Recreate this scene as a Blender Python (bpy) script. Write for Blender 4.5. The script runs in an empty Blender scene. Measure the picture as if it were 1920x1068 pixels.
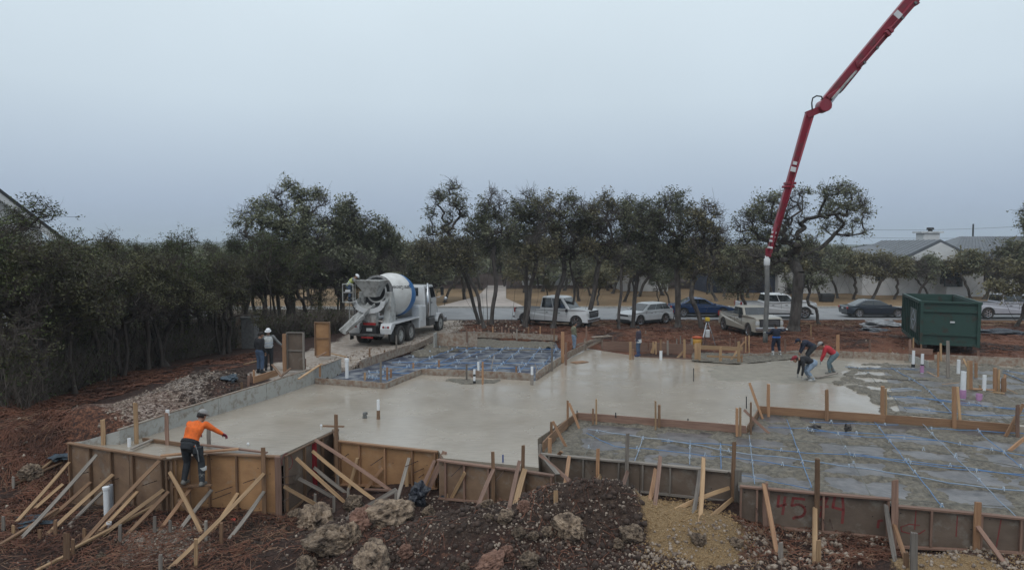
import bpy, bmesh, math, random
import numpy as np
from mathutils import Vector, Matrix, noise as mnoise
R = math.radians
rnd = random.Random(7)
S = bpy.context.scene
COL = S.collection
# ---------------------------------------------------------------- camera, sky, sun, exposure
F_PX, W_PX, H_PX, HORIZON = 1280.0, 1920.0, 1068.0, 462.0      # measured on the photograph
CAM_H = 5.4
PITCH = math.atan((H_PX / 2 - HORIZON) / F_PX)
cd = bpy.data.cameras.new('camera'); cam = bpy.data.objects.new('camera', cd); COL.objects.link(cam)
cam.location = (0, 0, CAM_H); cam.rotation_euler = (math.pi / 2 - PITCH, 0, 0)
cd.sensor_width = 36; cd.lens = 36 * F_PX / W_PX; cd.clip_start = 0.1; cd.clip_end = 6000
S.camera = cam
wd = bpy.data.worlds.new('World'); S.world = wd; wd.use_nodes = True
nt = wd.node_tree; N = nt.nodes; L = nt.links; N.clear()
wo = N.new('ShaderNodeOutputWorld'); bg = N.new('ShaderNodeBackground'); bg.inputs[1].default_value = 0.1
sky = N.new('ShaderNodeTexSky'); sky.sky_type = 'NISHITA'; sky.sun_disc = False
sky.sun_elevation = R(52); sky.sun_rotation = R(200); sky.air_density = 1.6; sky.dust_density = 4
tc = N.new('ShaderNodeTexCoord'); sp = N.new('ShaderNodeSeparateXYZ'); rp = N.new('ShaderNodeValToRGB')
L.new(tc.outputs['Generated'], sp.inputs[0]); L.new(sp.outputs['Z'], rp.inputs[0])
cr = rp.color_ramp                                              # overcast: grey deck, brighter overhead
cr.elements[0].position = 0.0; cr.elements[0].color = (2.5, 3.1, 4.0, 1)
cr.elements[1].position = 1.0; cr.elements[1].color = (7.2, 8.0, 8.8, 1)
for p, c in ((0.06, (3.1, 3.8, 4.85)), (0.2, (4.75, 5.55, 6.25)), (0.36, (5.6, 6.45, 7.0)), (0.6, (6.4, 7.2, 7.8))):
    e = cr.elements.new(p); e.color = (*c, 1)
nz = N.new('ShaderNodeTexNoise'); nz.inputs['Scale'].default_value = 2.2; nz.inputs['Detail'].default_value = 4
L.new(tc.outputs['Generated'], nz.inputs['Vector'])
mr = N.new('ShaderNodeMapRange'); mr.inputs['To Min'].default_value = 0.91; mr.inputs['To Max'].default_value = 1.09
L.new(nz.outputs['Fac'], mr.inputs['Value'])
mu = N.new('ShaderNodeVectorMath'); mu.operation = 'SCALE'
L.new(rp.outputs['Color'], mu.inputs[0]); L.new(mr.outputs[0], mu.inputs['Scale'])
mx = N.new('ShaderNodeMixRGB'); mx.inputs[0].default_value = 0.97
L.new(sky.outputs[0], mx.inputs[1]); L.new(mu.outputs[0], mx.inputs[2])
L.new(mx.outputs[0], bg.inputs[0]); L.new(bg.outputs[0], wo.inputs[0])
sd = bpy.data.lights.new('sun', 'SUN'); sd.energy = 0.5; sd.angle = R(35); sd.color = (1, 0.97, 0.93)
sun = bpy.data.objects.new('sun', sd); COL.objects.link(sun)
sun.rotation_euler = (R(38), 0, R(-20))
S.view_settings.view_transform = 'Standard'; S.view_settings.look = 'None'
S.view_settings.exposure = 0.36; S.view_settings.gamma = 1.0
S.cycles.use_denoising = True
S.cycles.max_bounces = 6; S.cycles.diffuse_bounces = 3; S.cycles.glossy_bounces = 2
S.cycles.transparent_max_bounces = 6; S.cycles.volume_bounces = 1

def W(u, v, z=None, y=None):
    """world point seen at photograph pixel (u, v), on the level z or at the distance y"""
    dx = (u - W_PX / 2) / F_PX; dy = -(v - H_PX / 2) / F_PX
    d = Vector((dx, math.cos(PITCH) + dy * math.sin(PITCH), -math.sin(PITCH) + dy * math.cos(PITCH)))
    t = (z - CAM_H) / d.z if z is not None else y / d.y
    return Vector((0, 0, CAM_H)) + d * t

# ---------------------------------------------------------------- helpers
def tag(o, label=None, cat=None, group=None, kind=None):
    if label: o['label'] = label
    if cat: o['category'] = cat
    if group: o['group'] = group
    if kind: o['kind'] = kind
    return o
def empty(name, loc=(0, 0, 0), rz=0, parent=None):
    o = bpy.data.objects.new(name, None); COL.objects.link(o); o.location = loc; o.rotation_euler = (0, 0, rz)
    o.empty_display_size = 0.1
    if parent: o.parent = parent
    return o
def link(name, me, parent=None, mat=None, smooth=False):
    o = bpy.data.objects.new(name, me); COL.objects.link(o)
    if parent: o.parent = parent
    if mat is not None:
        me.materials.clear(); me.materials.append(mat)
    if smooth and len(me.polygons):
        me.polygons.foreach_set('use_smooth', [True] * len(me.polygons))
    return o
def frame(d):
    d = Vector(d).normalized(); a = Vector((0, 0, 1)) if abs(d.z) < 0.95 else Vector((0, 1, 0))
    s = d.cross(a).normalized(); return s, s.cross(d).normalized()
class MB:
    def __init__(s): s.v = []; s.f = []
    def add(s, vs, fs):
        b = len(s.v); s.v += [tuple(x) for x in vs]; s.f += [tuple(i + b for i in f) for f in fs]; return s
    def box(s, c, d, m=None):
        x, y, z = (k / 2 for k in d)
        vs = [Vector(p) for p in ((-x, -y, -z), (x, -y, -z), (x, y, -z), (-x, y, -z), (-x, -y, z), (x, -y, z), (x, y, z), (-x, y, z))]
        if m is not None: vs = [m @ p for p in vs]
        c = Vector(c)
        return s.add([p + c for p in vs], [(0, 3, 2, 1), (4, 5, 6, 7), (0, 1, 5, 4), (1, 2, 6, 5), (2, 3, 7, 6), (3, 0, 4, 7)])
    def box2(s, a, b):
        return s.box([(a[i] + b[i]) / 2 for i in range(3)], [abs(b[i] - a[i]) for i in range(3)])
    def tube(s, pts, rs, n=8, cap=True):
        pts = [Vector(p) for p in pts]
        if not hasattr(rs, '__len__'): rs = [rs] * len(pts)
        b = len(s.v); u = None
        for i, p in enumerate(pts):
            d = (pts[min(i + 1, len(pts) - 1)] - pts[max(i - 1, 0)])
            d = d.normalized() if d.length > 1e-9 else Vector((0, 0, 1))
            if u is None: u, w = frame(d)
            else:
                u = (u - d * u.dot(d)); u = u.normalized() if u.length > 1e-6 else frame(d)[0]; w = u.cross(d)
            for k in range(n):
                a = 2 * math.pi * k / n
                s.v.append(tuple(p + (u * math.cos(a) + w * math.sin(a)) * rs[i]))
        for i in range(len(pts) - 1):
            for k in range(n):
                s.f.append((b + i * n + k, b + i * n + (k + 1) % n, b + (i + 1) * n + (k + 1) % n, b + (i + 1) * n + k))
        if cap:
            s.f.append(tuple(b + k for k in range(n))[::-1]); e = b + (len(pts) - 1) * n; s.f.append(tuple(e + k for k in range(n)))
        return s
    def beam(s, p, q, w, t, up=None):
        """rectangular bar p->q, w across, t deep"""
        p, q = Vector(p), Vector(q); d = (q - p).normalized()
        u, v = frame(d)
        if up is not None:
            v = Vector(up); v = (v - d * v.dot(d)).normalized(); u = d.cross(v)
        vs = [a + u * (i * w / 2) + v * (j * t / 2) for a in (p, q) for i, j in ((-1, -1), (1, -1), (1, 1), (-1, 1))]
        return s.add(vs, [(0, 1, 2, 3), (7, 6, 5, 4), (0, 4, 5, 1), (1, 5, 6, 2), (2, 6, 7, 3), (3, 7, 4, 0)])
    def prism(s, poly, y0, y1):
        """polygon in x,z pushed along y"""
        n = len(poly)
        return s.add([(x, y0, z) for x, z in poly] + [(x, y1, z) for x, z in poly],
                     [tuple(range(n)), tuple(range(2 * n - 1, n - 1, -1))] + [(i, i + n, (i + 1) % n + n, (i + 1) % n) for i in range(n)])
    def prismz(s, poly, z0, z1):
        n = len(poly)
        return s.add([(x, y, z0) for x, y in poly] + [(x, y, z1) for x, y in poly],
                     [tuple(range(n))[::-1], tuple(range(n, 2 * n))] + [(i, (i + 1) % n, (i + 1) % n + n, i + n) for i in range(n)])
    def loft(s, rings, cap=True, closed=True):
        b = len(s.v); n = len(rings[0])
        for r in rings: s.v += [tuple(p) for p in r]
        for i in range(len(rings) - 1):
            for k in range(n if closed else n - 1):
                s.f.append((b + i * n + k, b + i * n + (k + 1) % n, b + (i + 1) * n + (k + 1) % n, b + (i + 1) * n + k))
        if cap:
            s.f.append(tuple(b + k for k in range(n))[::-1]); e = b + (len(rings) - 1) * n; s.f.append(tuple(e + k for k in range(n)))
        return s
    def lathe(s, c, ax, prof, n=24, cap=True):
        """prof: (distance along axis, radius)"""
        c = Vector(c); ax = Vector(ax).normalized(); u, w = frame(ax)
        return s.loft([[c + ax * t + (u * math.cos(2 * math.pi * k / n) + w * math.sin(2 * math.pi * k / n)) * r for k in range(n)] for t, r in prof], cap)
    def me(s, name='m', recalc=True):
        m = bpy.data.meshes.new(name); m.from_pydata(s.v, [], s.f)
        if recalc:
            bm = bmesh.new(); bm.from_mesh(m); bmesh.ops.recalc_face_normals(bm, faces=bm.faces); bm.to_mesh(m); bm.free()
        m.update(); return m
    def obj(s, name, mat, parent=None, smooth=False, bevel=0, seg=2):
        o = link(name, s.me(name), parent, mat, smooth)
        if bevel:
            b = o.modifiers.new('bevel', 'BEVEL'); b.width = bevel; b.segments = seg; b.limit_method = 'ANGLE'; b.angle_limit = R(35)
            if smooth: b.harden_normals = False
        return o
def npmesh(name, v, f, mat=None, parent=None, smooth=False, link_it=True):
    """numpy verts (n,3) and equal-sided faces (m,k)"""
    me = bpy.data.meshes.new(name); v = np.asarray(v, dtype=np.float32); f = np.asarray(f, dtype=np.int32)
    me.vertices.add(len(v)); me.vertices.foreach_set('co', v.ravel())
    m, k = f.shape
    me.loops.add(m * k); me.loops.foreach_set('vertex_index', f.ravel())
    me.polygons.add(m); me.polygons.foreach_set('loop_start', np.arange(0, m * k, k, dtype=np.int32))
    me.polygons.foreach_set('loop_total', np.full(m, k, dtype=np.int32))
    me.update(calc_edges=True); me.validate()
    if mat: me.materials.append(mat)
    if smooth: me.polygons.foreach_set('use_smooth', np.ones(m, dtype=bool))
    return link(name, me, parent) if link_it else me
def copy_tree(o, parent=None):
    c = o.copy(); COL.objects.link(c)
    if parent is not None: c.parent = parent
    for ch in list(o.children): copy_tree(ch, c)
    return c
def inpoly(x, y, poly):
    x = np.asarray(x, float); y = np.asarray(y, float); r = np.zeros(x.shape, bool); n = len(poly); j = n - 1
    for i in range(n):
        xi, yi = poly[i]; xj, yj = poly[j]
        c = ((yi > y) != (yj > y)) & (x < (xj - xi) * (y - yi) / ((yj - yi) or 1e-9) + xi)
        r ^= c; j = i
    return r
def edgedist(x, y, poly, closed=True):
    d = np.full(np.asarray(x).shape, 1e9)
    for i in range(len(poly) if closed else len(poly) - 1):
        a = np.array(poly[i]); b = np.array(poly[(i + 1) % len(poly)]); ab = b - a
        t = np.clip(((x - a[0]) * ab[0] + (y - a[1]) * ab[1]) / max(ab @ ab, 1e-9), 0, 1)
        d = np.minimum(d, np.hypot(x - a[0] - t * ab[0], y - a[1] - t * ab[1]))
    return d
def fnoise(x, y, s, seed=0, oct=3):
    """cheap smooth value noise, vectorised"""
    x = np.asarray(x, float); y = np.asarray(y, float); out = np.zeros(x.shape); amp = 1; tot = 0
    for o in range(oct):
        X = x * s * 2 ** o + seed * 17.3 + 1000; Y = y * s * 2 ** o + seed * 9.1 + 1000
        i = np.floor(X); j = np.floor(Y); fx = X - i; fy = Y - j
        fx = fx * fx * (3 - 2 * fx); fy = fy * fy * (3 - 2 * fy)
        h = lambda a, b: np.modf(np.abs(np.sin(a * 127.1 + b * 311.7 + o * 71.7 + seed) * 43758.5453))[0]
        out += amp * ((h(i, j) * (1 - fx) + h(i + 1, j) * fx) * (1 - fy) + (h(i, j + 1) * (1 - fx) + h(i + 1, j + 1) * fx) * fy)
        tot += amp; amp *= 0.5
    return out / tot

# ---------------------------------------------------------------- materials
MATS = {}
def mat(name, col, rough=0.6, metal=0.0, var=0.15, scale=3.0, bump=0.0, bscale=40.0, col2=None, stretch=None, coat=0.0, spec=0.5, rand=0.0, detail=5.0, trans=0.0, thr=None, dist=0.02):
    """one procedural surface: two tones blended by noise, optional bump and per-object tint"""
    m = bpy.data.materials.new(name); m.use_nodes = True; nt = m.node_tree; N = nt.nodes; L = nt.links
    b = N['Principled BSDF']; b.inputs['Roughness'].default_value = rough; b.inputs['Metallic'].default_value = metal
    b.inputs['Specular IOR Level'].default_value = spec; b.inputs['Coat Weight'].default_value = coat
    if trans: b.inputs['Transmission Weight'].default_value = trans
    tc = N.new('ShaderNodeTexCoord'); mp = N.new('ShaderNodeMapping'); L.new(tc.outputs['Object'], mp.inputs[0])
    oi = N.new('ShaderNodeObjectInfo')
    if stretch: mp.inputs['Scale'].default_value = stretch
    ad = N.new('ShaderNodeVectorMath'); ad.operation = 'ADD'; L.new(mp.outputs[0], ad.inputs[0])
    sc = N.new('ShaderNodeMath'); sc.operation = 'MULTIPLY'; sc.inputs[1].default_value = 37.0; L.new(oi.outputs['Random'], sc.inputs[0]); L.new(sc.outputs[0], ad.inputs[1])
    n1 = N.new('ShaderNodeTexNoise'); n1.inputs['Scale'].default_value = scale; n1.inputs['Detail'].default_value = detail; n1.inputs['Roughness'].default_value = 0.65
    L.new(ad.outputs[0], n1.inputs['Vector'])
    c2 = col2 or tuple(c * (1 - var * 2) for c in col)
    c1 = col if col2 else tuple(min(1, c * (1 + var)) for c in col)
    rp = N.new('ShaderNodeValToRGB'); lo, hi = thr or (0.32, 0.68)
    rp.color_ramp.elements[0].position = lo; rp.color_ramp.elements[1].position = hi
    rp.color_ramp.elements[0].color = (*c2, 1); rp.color_ramp.elements[1].color = (*c1, 1)
    L.new(n1.outputs['Fac'], rp.inputs[0]); out = rp.outputs[0]
    if rand:
        hv = N.new('ShaderNodeHueSaturation'); mr = N.new('ShaderNodeMapRange'); mr.inputs['To Min'].default_value = 1 - rand; mr.inputs['To Max'].default_value = 1 + rand
        L.new(oi.outputs['Random'], mr.inputs['Value']); L.new(mr.outputs[0], hv.inputs['Value']); L.new(out, hv.inputs['Color']); out = hv.outputs[0]
    L.new(out, b.inputs['Base Color'])
    if bump:
        n2 = N.new('ShaderNodeTexNoise'); n2.inputs['Scale'].default_value = bscale; n2.inputs['Detail'].default_value = 6; L.new(ad.outputs[0], n2.inputs['Vector'])
        bp = N.new('ShaderNodeBump'); bp.inputs['Strength'].default_value = bump; bp.inputs['Distance'].default_value = dist
        L.new(n2.outputs['Fac'], bp.inputs['Height']); L.new(bp.outputs[0], b.inputs['Normal'])
    MATS[name] = m; return m
# lumber: grain runs along each board's own x axis
GR = (0.35, 7, 7)
M_YEL = mat('pine_yellow', (0.44, 0.285, 0.155), 0.75, col2=(0.25, 0.15, 0.08), scale=4, stretch=GR, bump=0.3, bscale=9, rand=0.28)
M_ORG = mat('pine_orange', (0.38, 0.215, 0.115), 0.75, col2=(0.23, 0.12, 0.065), scale=4, stretch=GR, bump=0.3, bscale=9, rand=0.28)
M_RED = mat('pine_weathered_red', (0.27, 0.165, 0.12), 0.8, col2=(0.15, 0.085, 0.062), scale=4, stretch=GR, bump=0.3, bscale=9, rand=0.25)
M_GRY = mat('pine_weathered_grey', (0.27, 0.235, 0.20), 0.85, col2=(0.13, 0.11, 0.095), scale=4, stretch=GR, bump=0.3, bscale=9, rand=0.3)
M_BRN = mat('pine_brown', (0.23, 0.135, 0.075), 0.8, col2=(0.115, 0.064, 0.038), scale=4, stretch=GR, bump=0.3, bscale=9, rand=0.3)
WOOD = dict(y=M_YEL, o=M_ORG, r=M_RED, g=M_GRY, b=M_BRN)
WORD = dict(y='yellow', o='orange', r='reddish', g='grey weathered', b='brown')
def plymat(name, c1, c2, stain, amt):
    m = mat(name, c1, 0.75, col2=c2, scale=2.0, stretch=(0.7, 4, 1.0), bump=0.15, bscale=30, rand=0.12, detail=8)
    nt = m.node_tree; N = nt.nodes; L = nt.links; b = N['Principled BSDF']; src = b.inputs['Base Color'].links[0].from_socket
    tc = N.new('ShaderNodeTexCoord')
    n = N.new('ShaderNodeTexNoise'); n.inputs['Scale'].default_value = 1.3; n.inputs['Detail'].default_value = 9; n.inputs['Roughness'].default_value = 0.7
    L.new(tc.outputs['Object'], n.inputs['Vector'])
    r = N.new('ShaderNodeValToRGB'); r.color_ramp.elements[0].position = 0.55 - amt; r.color_ramp.elements[1].position = 0.66 - amt * 0.3
    L.new(n.outputs['Fac'], r.inputs[0])
    v = N.new('ShaderNodeTexVoronoi'); v.inputs['Scale'].default_value = 4.5; L.new(tc.outputs['Object'], v.inputs['Vector'])
    r2 = N.new('ShaderNodeValToRGB'); r2.color_ramp.elements[0].position = 0.045; r2.color_ramp.elements[0].color = (1, 1, 1, 1); r2.color_ramp.elements[1].position = 0.09; r2.color_ramp.elements[1].color = (0, 0, 0, 1)
    L.new(v.outputs['Distance'], r2.inputs[0])
    a = N.new('ShaderNodeMixRGB'); a.inputs[2].default_value = (*stain, 1); L.new(r.outputs[0], a.inputs[0]); L.new(src, a.inputs[1])
    a2 = N.new('ShaderNodeMixRGB'); a2.inputs[2].default_value = (0.03, 0.022, 0.02, 1); L.new(r2.outputs[0], a2.inputs[0]); L.new(a.outputs[0], a2.inputs[1])
    L.new(a2.outputs[0], b.inputs['Base Color']); return m
M_PLY = plymat('plywood', (0.26, 0.165, 0.10), (0.16, 0.095, 0.06), (0.26, 0.215, 0.175), 0.03)
M_PLYO = plymat('plywood_orange', (0.42, 0.235, 0.11), (0.27, 0.14, 0.065), (0.34, 0.24, 0.16), 0.0)
M_PLYG = plymat('plywood_cement_stained', (0.17, 0.125, 0.095), (0.105, 0.075, 0.055), (0.22, 0.195, 0.165), 0.03)
M_SPLASH = mat('cement_splashed_board', (0.34, 0.335, 0.31), 0.8, col2=(0.20, 0.165, 0.13), scale=5, bump=0.4, bscale=18, rand=0.1, thr=(0.3, 0.5))
M_SPL2 = mat('cement_splashed_wood', (0.30, 0.26, 0.215), 0.8, col2=(0.20, 0.125, 0.085), scale=6, bump=0.4, bscale=18, rand=0.15, thr=(0.38, 0.6))
M_PVC = mat('white_pvc', (0.72, 0.73, 0.74), 0.4, var=0.05)
M_PINK = mat('purple_primer', (0.42, 0.22, 0.38), 0.6)
M_BLACK = mat('black_rubber', (0.018, 0.018, 0.02), 0.65)
M_REBAR = mat('rusty_rebar', (0.07, 0.04, 0.03), 0.8, bump=0.3)
M_BLUE = mat('blue_cable_sheath', (0.045, 0.15, 0.38), 0.45, var=0.25, scale=2, col2=(0.13, 0.24, 0.38))
M_CABG = mat('cement_coated_cable', (0.16, 0.155, 0.135), 0.7)
M_CABW = mat('pale_dusty_cable', (0.34, 0.38, 0.42), 0.5, col2=(0.12, 0.20, 0.32), scale=1.2)
M_CHAIR = mat('white_plastic_chair', (0.42, 0.48, 0.55), 0.5)
M_LIME = mat('limestone', (0.39, 0.285, 0.20), 0.95, col2=(0.055, 0.036, 0.026), scale=1.7, bump=1.0, bscale=9, rand=0.22, thr=(0.38, 0.60), detail=12, dist=0.10)
M_LIMW = mat('limestone_white', (0.55, 0.50, 0.44), 0.95, col2=(0.24, 0.18, 0.14), scale=3.2, bump=0.7, bscale=8, rand=0.18, thr=(0.30, 0.55), dist=0.05)
M_BARK = mat('oak_bark', (0.12, 0.105, 0.095), 0.95, col2=(0.035, 0.028, 0.025), scale=5, stretch=(1, 1, 0.25), bump=0.8, bscale=12, rand=0.2)
M_BARKJ = mat('juniper_bark', (0.085, 0.068, 0.058), 0.95, col2=(0.03, 0.022, 0.018), scale=5, stretch=(1, 1, 0.2), bump=0.8, bscale=14, rand=0.2)
def leafmat(name, c1, c2, rand=0.2):
    m = mat(name, c1, 0.6, col2=c2, scale=0.9, rand=rand, thr=(0.35, 0.65), spec=0.3, detail=8)
    nt = m.node_tree; N = nt.nodes; L = nt.links; b = N['Principled BSDF']; out = N['Material Output']
    src = b.inputs['Base Color'].links[0].from_socket
    t = N.new('ShaderNodeBsdfTranslucent'); L.new(src, t.inputs[0]); ms = N.new('ShaderNodeMixShader'); ms.inputs[0].default_value = 0.25
    L.new(b.outputs[0], ms.inputs[1]); L.new(t.outputs[0], ms.inputs[2]); L.new(ms.outputs[0], out.inputs[0]); return m
M_OAK = leafmat('oak_leaves', (0.20, 0.205, 0.125), (0.10, 0.108, 0.068))
M_OAKB = leafmat('oak_leaves_olive', (0.22, 0.195, 0.11), (0.115, 0.108, 0.06))
M_JUN = leafmat('juniper_needles', (0.115, 0.13, 0.048), (0.042, 0.052, 0.024))
M_JUNB = leafmat('juniper_needles_brown', (0.13, 0.125, 0.058), (0.055, 0.052, 0.028))
def paint(name, c, rough=0.35, dirt=(0.25, 0.21, 0.17), amt=0.0):
    return mat(name, c, rough, var=0.04, scale=1.5, coat=0.3, col2=None if not amt else tuple(c[i] * (1 - amt) + dirt[i] * amt for i in range(3)), detail=8)
M_WHITE = paint('white_paint', (0.62, 0.63, 0.64), amt=0.25)
M_GLASS = mat('dark_glass', (0.02, 0.024, 0.028), 0.06, var=0.3, spec=0.9)
M_CHROME = mat('chrome', (0.55, 0.56, 0.58), 0.25, metal=0.9, var=0.1)
M_TYRE = mat('tyre_rubber', (0.028, 0.027, 0.028), 0.85, col2=(0.055, 0.048, 0.042), scale=4)
M_REDL = mat('red_lens', (0.32, 0.02, 0.02), 0.3)
M_LENS = mat('clear_lens', (0.55, 0.56, 0.56), 0.15)
M_STEEL = mat('dull_steel', (0.20, 0.20, 0.20), 0.5, metal=0.6, col2=(0.10, 0.095, 0.09), scale=6)
M_DIRTYW = mat('cement_caked_steel', (0.42, 0.42, 0.405), 0.7, col2=(0.20, 0.19, 0.175), scale=3, bump=0.3, bscale=12, thr=(0.35, 0.55))
# ---------------------------------------------------------------- ground
E1 = Vector((0.955, -0.296, 0)); E2 = Vector((0.296, 0.955, 0))        # the foundation's own axes
def XY(u, v, z=0.0):
    p = W(u, v, z=z); return (p.x, p.y)
OUTER_PX = [(133, 829), (312, 858), (330, 857), (403, 848), (525, 853), (632, 802), (636, 823), (822, 843), (832, 857), (1034, 880), (1012, 850),
            (1377, 881), (1387, 908), (1667, 932), (1679, 944), (1920, 967), (2400, 1010), (2400, 705), (1754, 675), (1704, 674), (1502, 668), (1387, 679), (1325, 673), (1200, 667),
            (1128, 657), (1095, 652), (1062, 640), (1045, 636), (865, 628), (815, 635), (766, 658), (640, 690), (589, 717), (500, 747), (410, 774), (310, 805)]
OUTER = [XY(*p) for p in OUTER_PX]
CTRL = [(133, 941, -1.63), (312, 962, -1.4), (525, 970, -1.5), (636, 905, -1.2), (822, 914, -.98), (1040, 945, -.72), (1377, 938, -.7), (1387, 985, -.86), (1667, 1004, -.85),
        (1920, 1034, -.68), (0, 1060, -1.6), (300, 1060, -1.5), (550, 1060, -1.4), (700, 1060, -1.2), (1000, 1060, -1.05), (1250, 1060, -1.0), (1450, 1060, -1.0), (1700, 1060, -.9),
        (1900, 1066, -.75), (0, 940, -1.45), (0, 870, -.9), (60, 820, -.5), (100, 790, -.15), (0, 760, -.05), (180, 770, .15), (250, 760, .25), (400, 720, .25), (500, 690, .15), (600, 660, .0),
        (100, 700, 0), (-300, 800, -.3), (-500, 1000, -1.3), (-300, 1060, -1.6), (2200, 1060, -.6), (2500, 1100, -.5)]
CW = np.array([(*XY(u, v, z), z) for u, v, z in CTRL] + [(x, y, 0) for x in (-30, -20, -10, 0, 10, 20, 30) for y in (31, 36, 42)] + [(-30, 24, 0), (-22, 26, 0), (28, 26, 0)]
              + [(x, y, -1.2) for x in (-14, -8, -2, 4, 10, 16) for y in (4, 9)])
MOUNDS = [(1075, 14.95, 0.84, 1.0, 0.55), (1165, 14.8, 0.40, 0.55, 0.5), (850, 14.7, 0.52, 1.15, 0.55), (1290, 14.6, 0.46, 1.0, 0.85), (650, 15.3, 0.42, 0.9, 0.5),
          (1790, 12.7, 0.30, 0.75, 0.45), (1640, 12.9, 0.10, 0.8, 0.5), (960, 13.9, 0.25, 1.2, 0.5), (760, 14.0, 0.2, 0.8, 0.45),
          (40, 20.5, 0.45, 1.6, 1.0), (385, 25.2, 0.45, 1.1, 0.9), (345, 23.6, 0.2, 1.3, 0.7), (910, 44.5, 0.25, 2.0, 1.0), (1170, 41.0, 0.25, 3.0, 1.6), (1560, 38.5, 0.3, 3.0, 1.6), (1860, 39, 0.25, 2.5, 1.5)]
def gz(x, y):
    x = np.atleast_1d(np.asarray(x, float)); y = np.atleast_1d(np.asarray(y, float)); sh = x.shape; x = x.ravel(); y = y.ravel()
    z = np.zeros(len(x))
    for i in range(0, len(x), 40000):
        xs = x[i:i + 40000, None]; ys = y[i:i + 40000, None]
        d2 = (xs - CW[None, :, 0]) ** 2 + (ys - CW[None, :, 1]) ** 2 + 0.02
        w = 1 / d2 ** 1.7; zz = (w * CW[None, :, 2]).sum(1) / w.sum(1)
        z[i:i + 40000] = zz
    far = np.clip((y - 33) / 6, 0, 1); z = z * (1 - far)
    for u, D, h, sx, sy in MOUNDS:
        cx = (u - 960) / F_PX * D; z = z + h * np.exp(-((x - cx) / sx) ** 2 / 2 - ((y - D) / sy) ** 2 / 2)
    near = np.clip((26 - y) / 10, 0, 1)
    z += (fnoise(x, y, 1.3, 3) - 0.5) * (0.10 + 0.10 * near) + (fnoise(x, y, 5.0, 5) - 0.5) * 0.09 * (0.35 + near)
    z += np.where((y > 46) & (y < 90), -0.05, 0) * np.clip((y - 46) / 3, 0, 1)
    z = np.where(y > 47.5, z * np.clip(1 - (y - 47.5) / 2, 0, 1) - 0.03 * np.clip((y - 47.5) / 2, 0, 1), z)
    return z.reshape(sh)
def gzs(x, y): return float(gz(x, y)[0])
def G(u, v, lift=0.0):
    """where the ray through a pixel meets the ground"""
    z = -0.8 if v > 860 else 0.0
    ys = np.linspace(60 if v < 700 else 32, 11, 160); p = [W(u, v, y=t) for t in ys]
    h = gz([q.x for q in p], [q.y for q in p]); best = None
    for k in range(len(p) - 1, 0, -1):
        if p[k].z > h[k] and p[k - 1].z <= h[k - 1]: best = p[k]; break
    if best is None: best = W(u, v, z=z)
    return Vector((best.x, best.y, gzs(best.x, best.y) + lift))
def dense(a, b, step, lo, hi):
    c = list(np.arange(a, b, step)); s = step; v = c[-1]
    while v < hi: s *= 1.16; v += s; c.append(v)
    s = step; v = c[0]
    while v > lo: s *= 1.16; v -= s; c.insert(0, v)
    return np.array(c)
gx = dense(-19, 17, 0.105, -1900, 1900); gy = dense(10.5, 36, 0.105, -200, 1900)
GX, GY = np.meshgrid(gx, gy); GZ = gz(GX, GY)
ins = inpoly(GX, GY, OUTER); ed = edgedist(GX.ravel(), GY.ravel(), OUTER).reshape(GX.shape) if GX.size < 3e5 else None
GZ = np.where(ins & (ed > 0.12), np.minimum(GZ, -0.75), GZ)
nx, ny = len(gx), len(gy); idx = np.arange(nx * ny).reshape(ny, nx)
quads = np.stack([idx[:-1, :-1], idx[:-1, 1:], idx[1:, 1:], idx[1:, :-1]], -1).reshape(-1, 4)
ground = npmesh('ground', np.stack([GX.ravel(), GY.ravel(), GZ.ravel()], 1), quads, smooth=True); tag(ground, kind='structure')
def zone(polys_px, soft, seed, z=0.0, world=False):
    m = np.zeros(GX.size)
    for pp in polys_px:
        P = pp if world else [XY(u, v, z) for u, v in pp]
        i = inpoly(GX.ravel(), GY.ravel(), P); d = edgedist(GX.ravel(), GY.ravel(), P); sd = np.where(i, d, -d)
        m = np.maximum(m, np.clip(0.5 + sd / soft + (fnoise(GX.ravel(), GY.ravel(), 0.9, seed) - 0.5) * 1.6, 0, 1) * (sd > -soft * 1.2))
    return m
z_lime = zone([[(470, 708), (500, 690), (600, 650), (650, 628), (760, 600), (840, 592), (900, 592), (975, 592), (960, 604), (905, 606), (830, 633), (700, 668), (640, 692), (590, 712), (520, 715)],
               ], 0.8, 11)
z_lime = np.maximum(z_lime, 0.44 * zone([[(140, 775), (250, 735), (420, 705), (470, 705), (330, 775), (230, 790)]], 0.8, 12, 0.2))
z_lime = np.maximum(z_lime, 0.55 * zone([[(225, 1010), (300, 995), (370, 985), (400, 1000), (385, 1040), (250, 1055), (215, 1040)]], 0.35, 13, -1.45))
z_grass = zone([[(-400, 60.5), (400, 60.5), (400, 86), (-400, 86)]], 0.4, 14, world=True)
z_grass = np.maximum(z_grass, 0.7 * zone([[(2, 46.5), (60, 46.5), (60, 50), (2, 50)]], 1.5, 15, world=True))
z_sand = np.zeros(GX.size)
for u, D, sx, sy in ((1300, 14.4, 1.15, 1.25), (1250, 15.3, 0.9, 0.6), (1800, 12.6, 1.0, 0.5)):
    cx = (u - 960) / F_PX * D; q = ((GX.ravel() - cx) / sx) ** 2 + ((GY.ravel() - D) / sy) ** 2
    z_sand = np.maximum(z_sand, np.clip((1.3 - q) * 1.6 + (fnoise(GX.ravel(), GY.ravel(), 2.5, 8) - 0.5) * 1.2, 0, 1))
yy = GY.ravel(); xx = GX.ravel()
z_red = np.clip((yy - 30) / 3, 0, 1) * np.clip((fnoise(xx, yy, 0.5, 21) - 0.2) * 3, 0, 1) * np.clip((xx + 4.5) / 2, 0, 1)
z_red *= (yy < 50)
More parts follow.
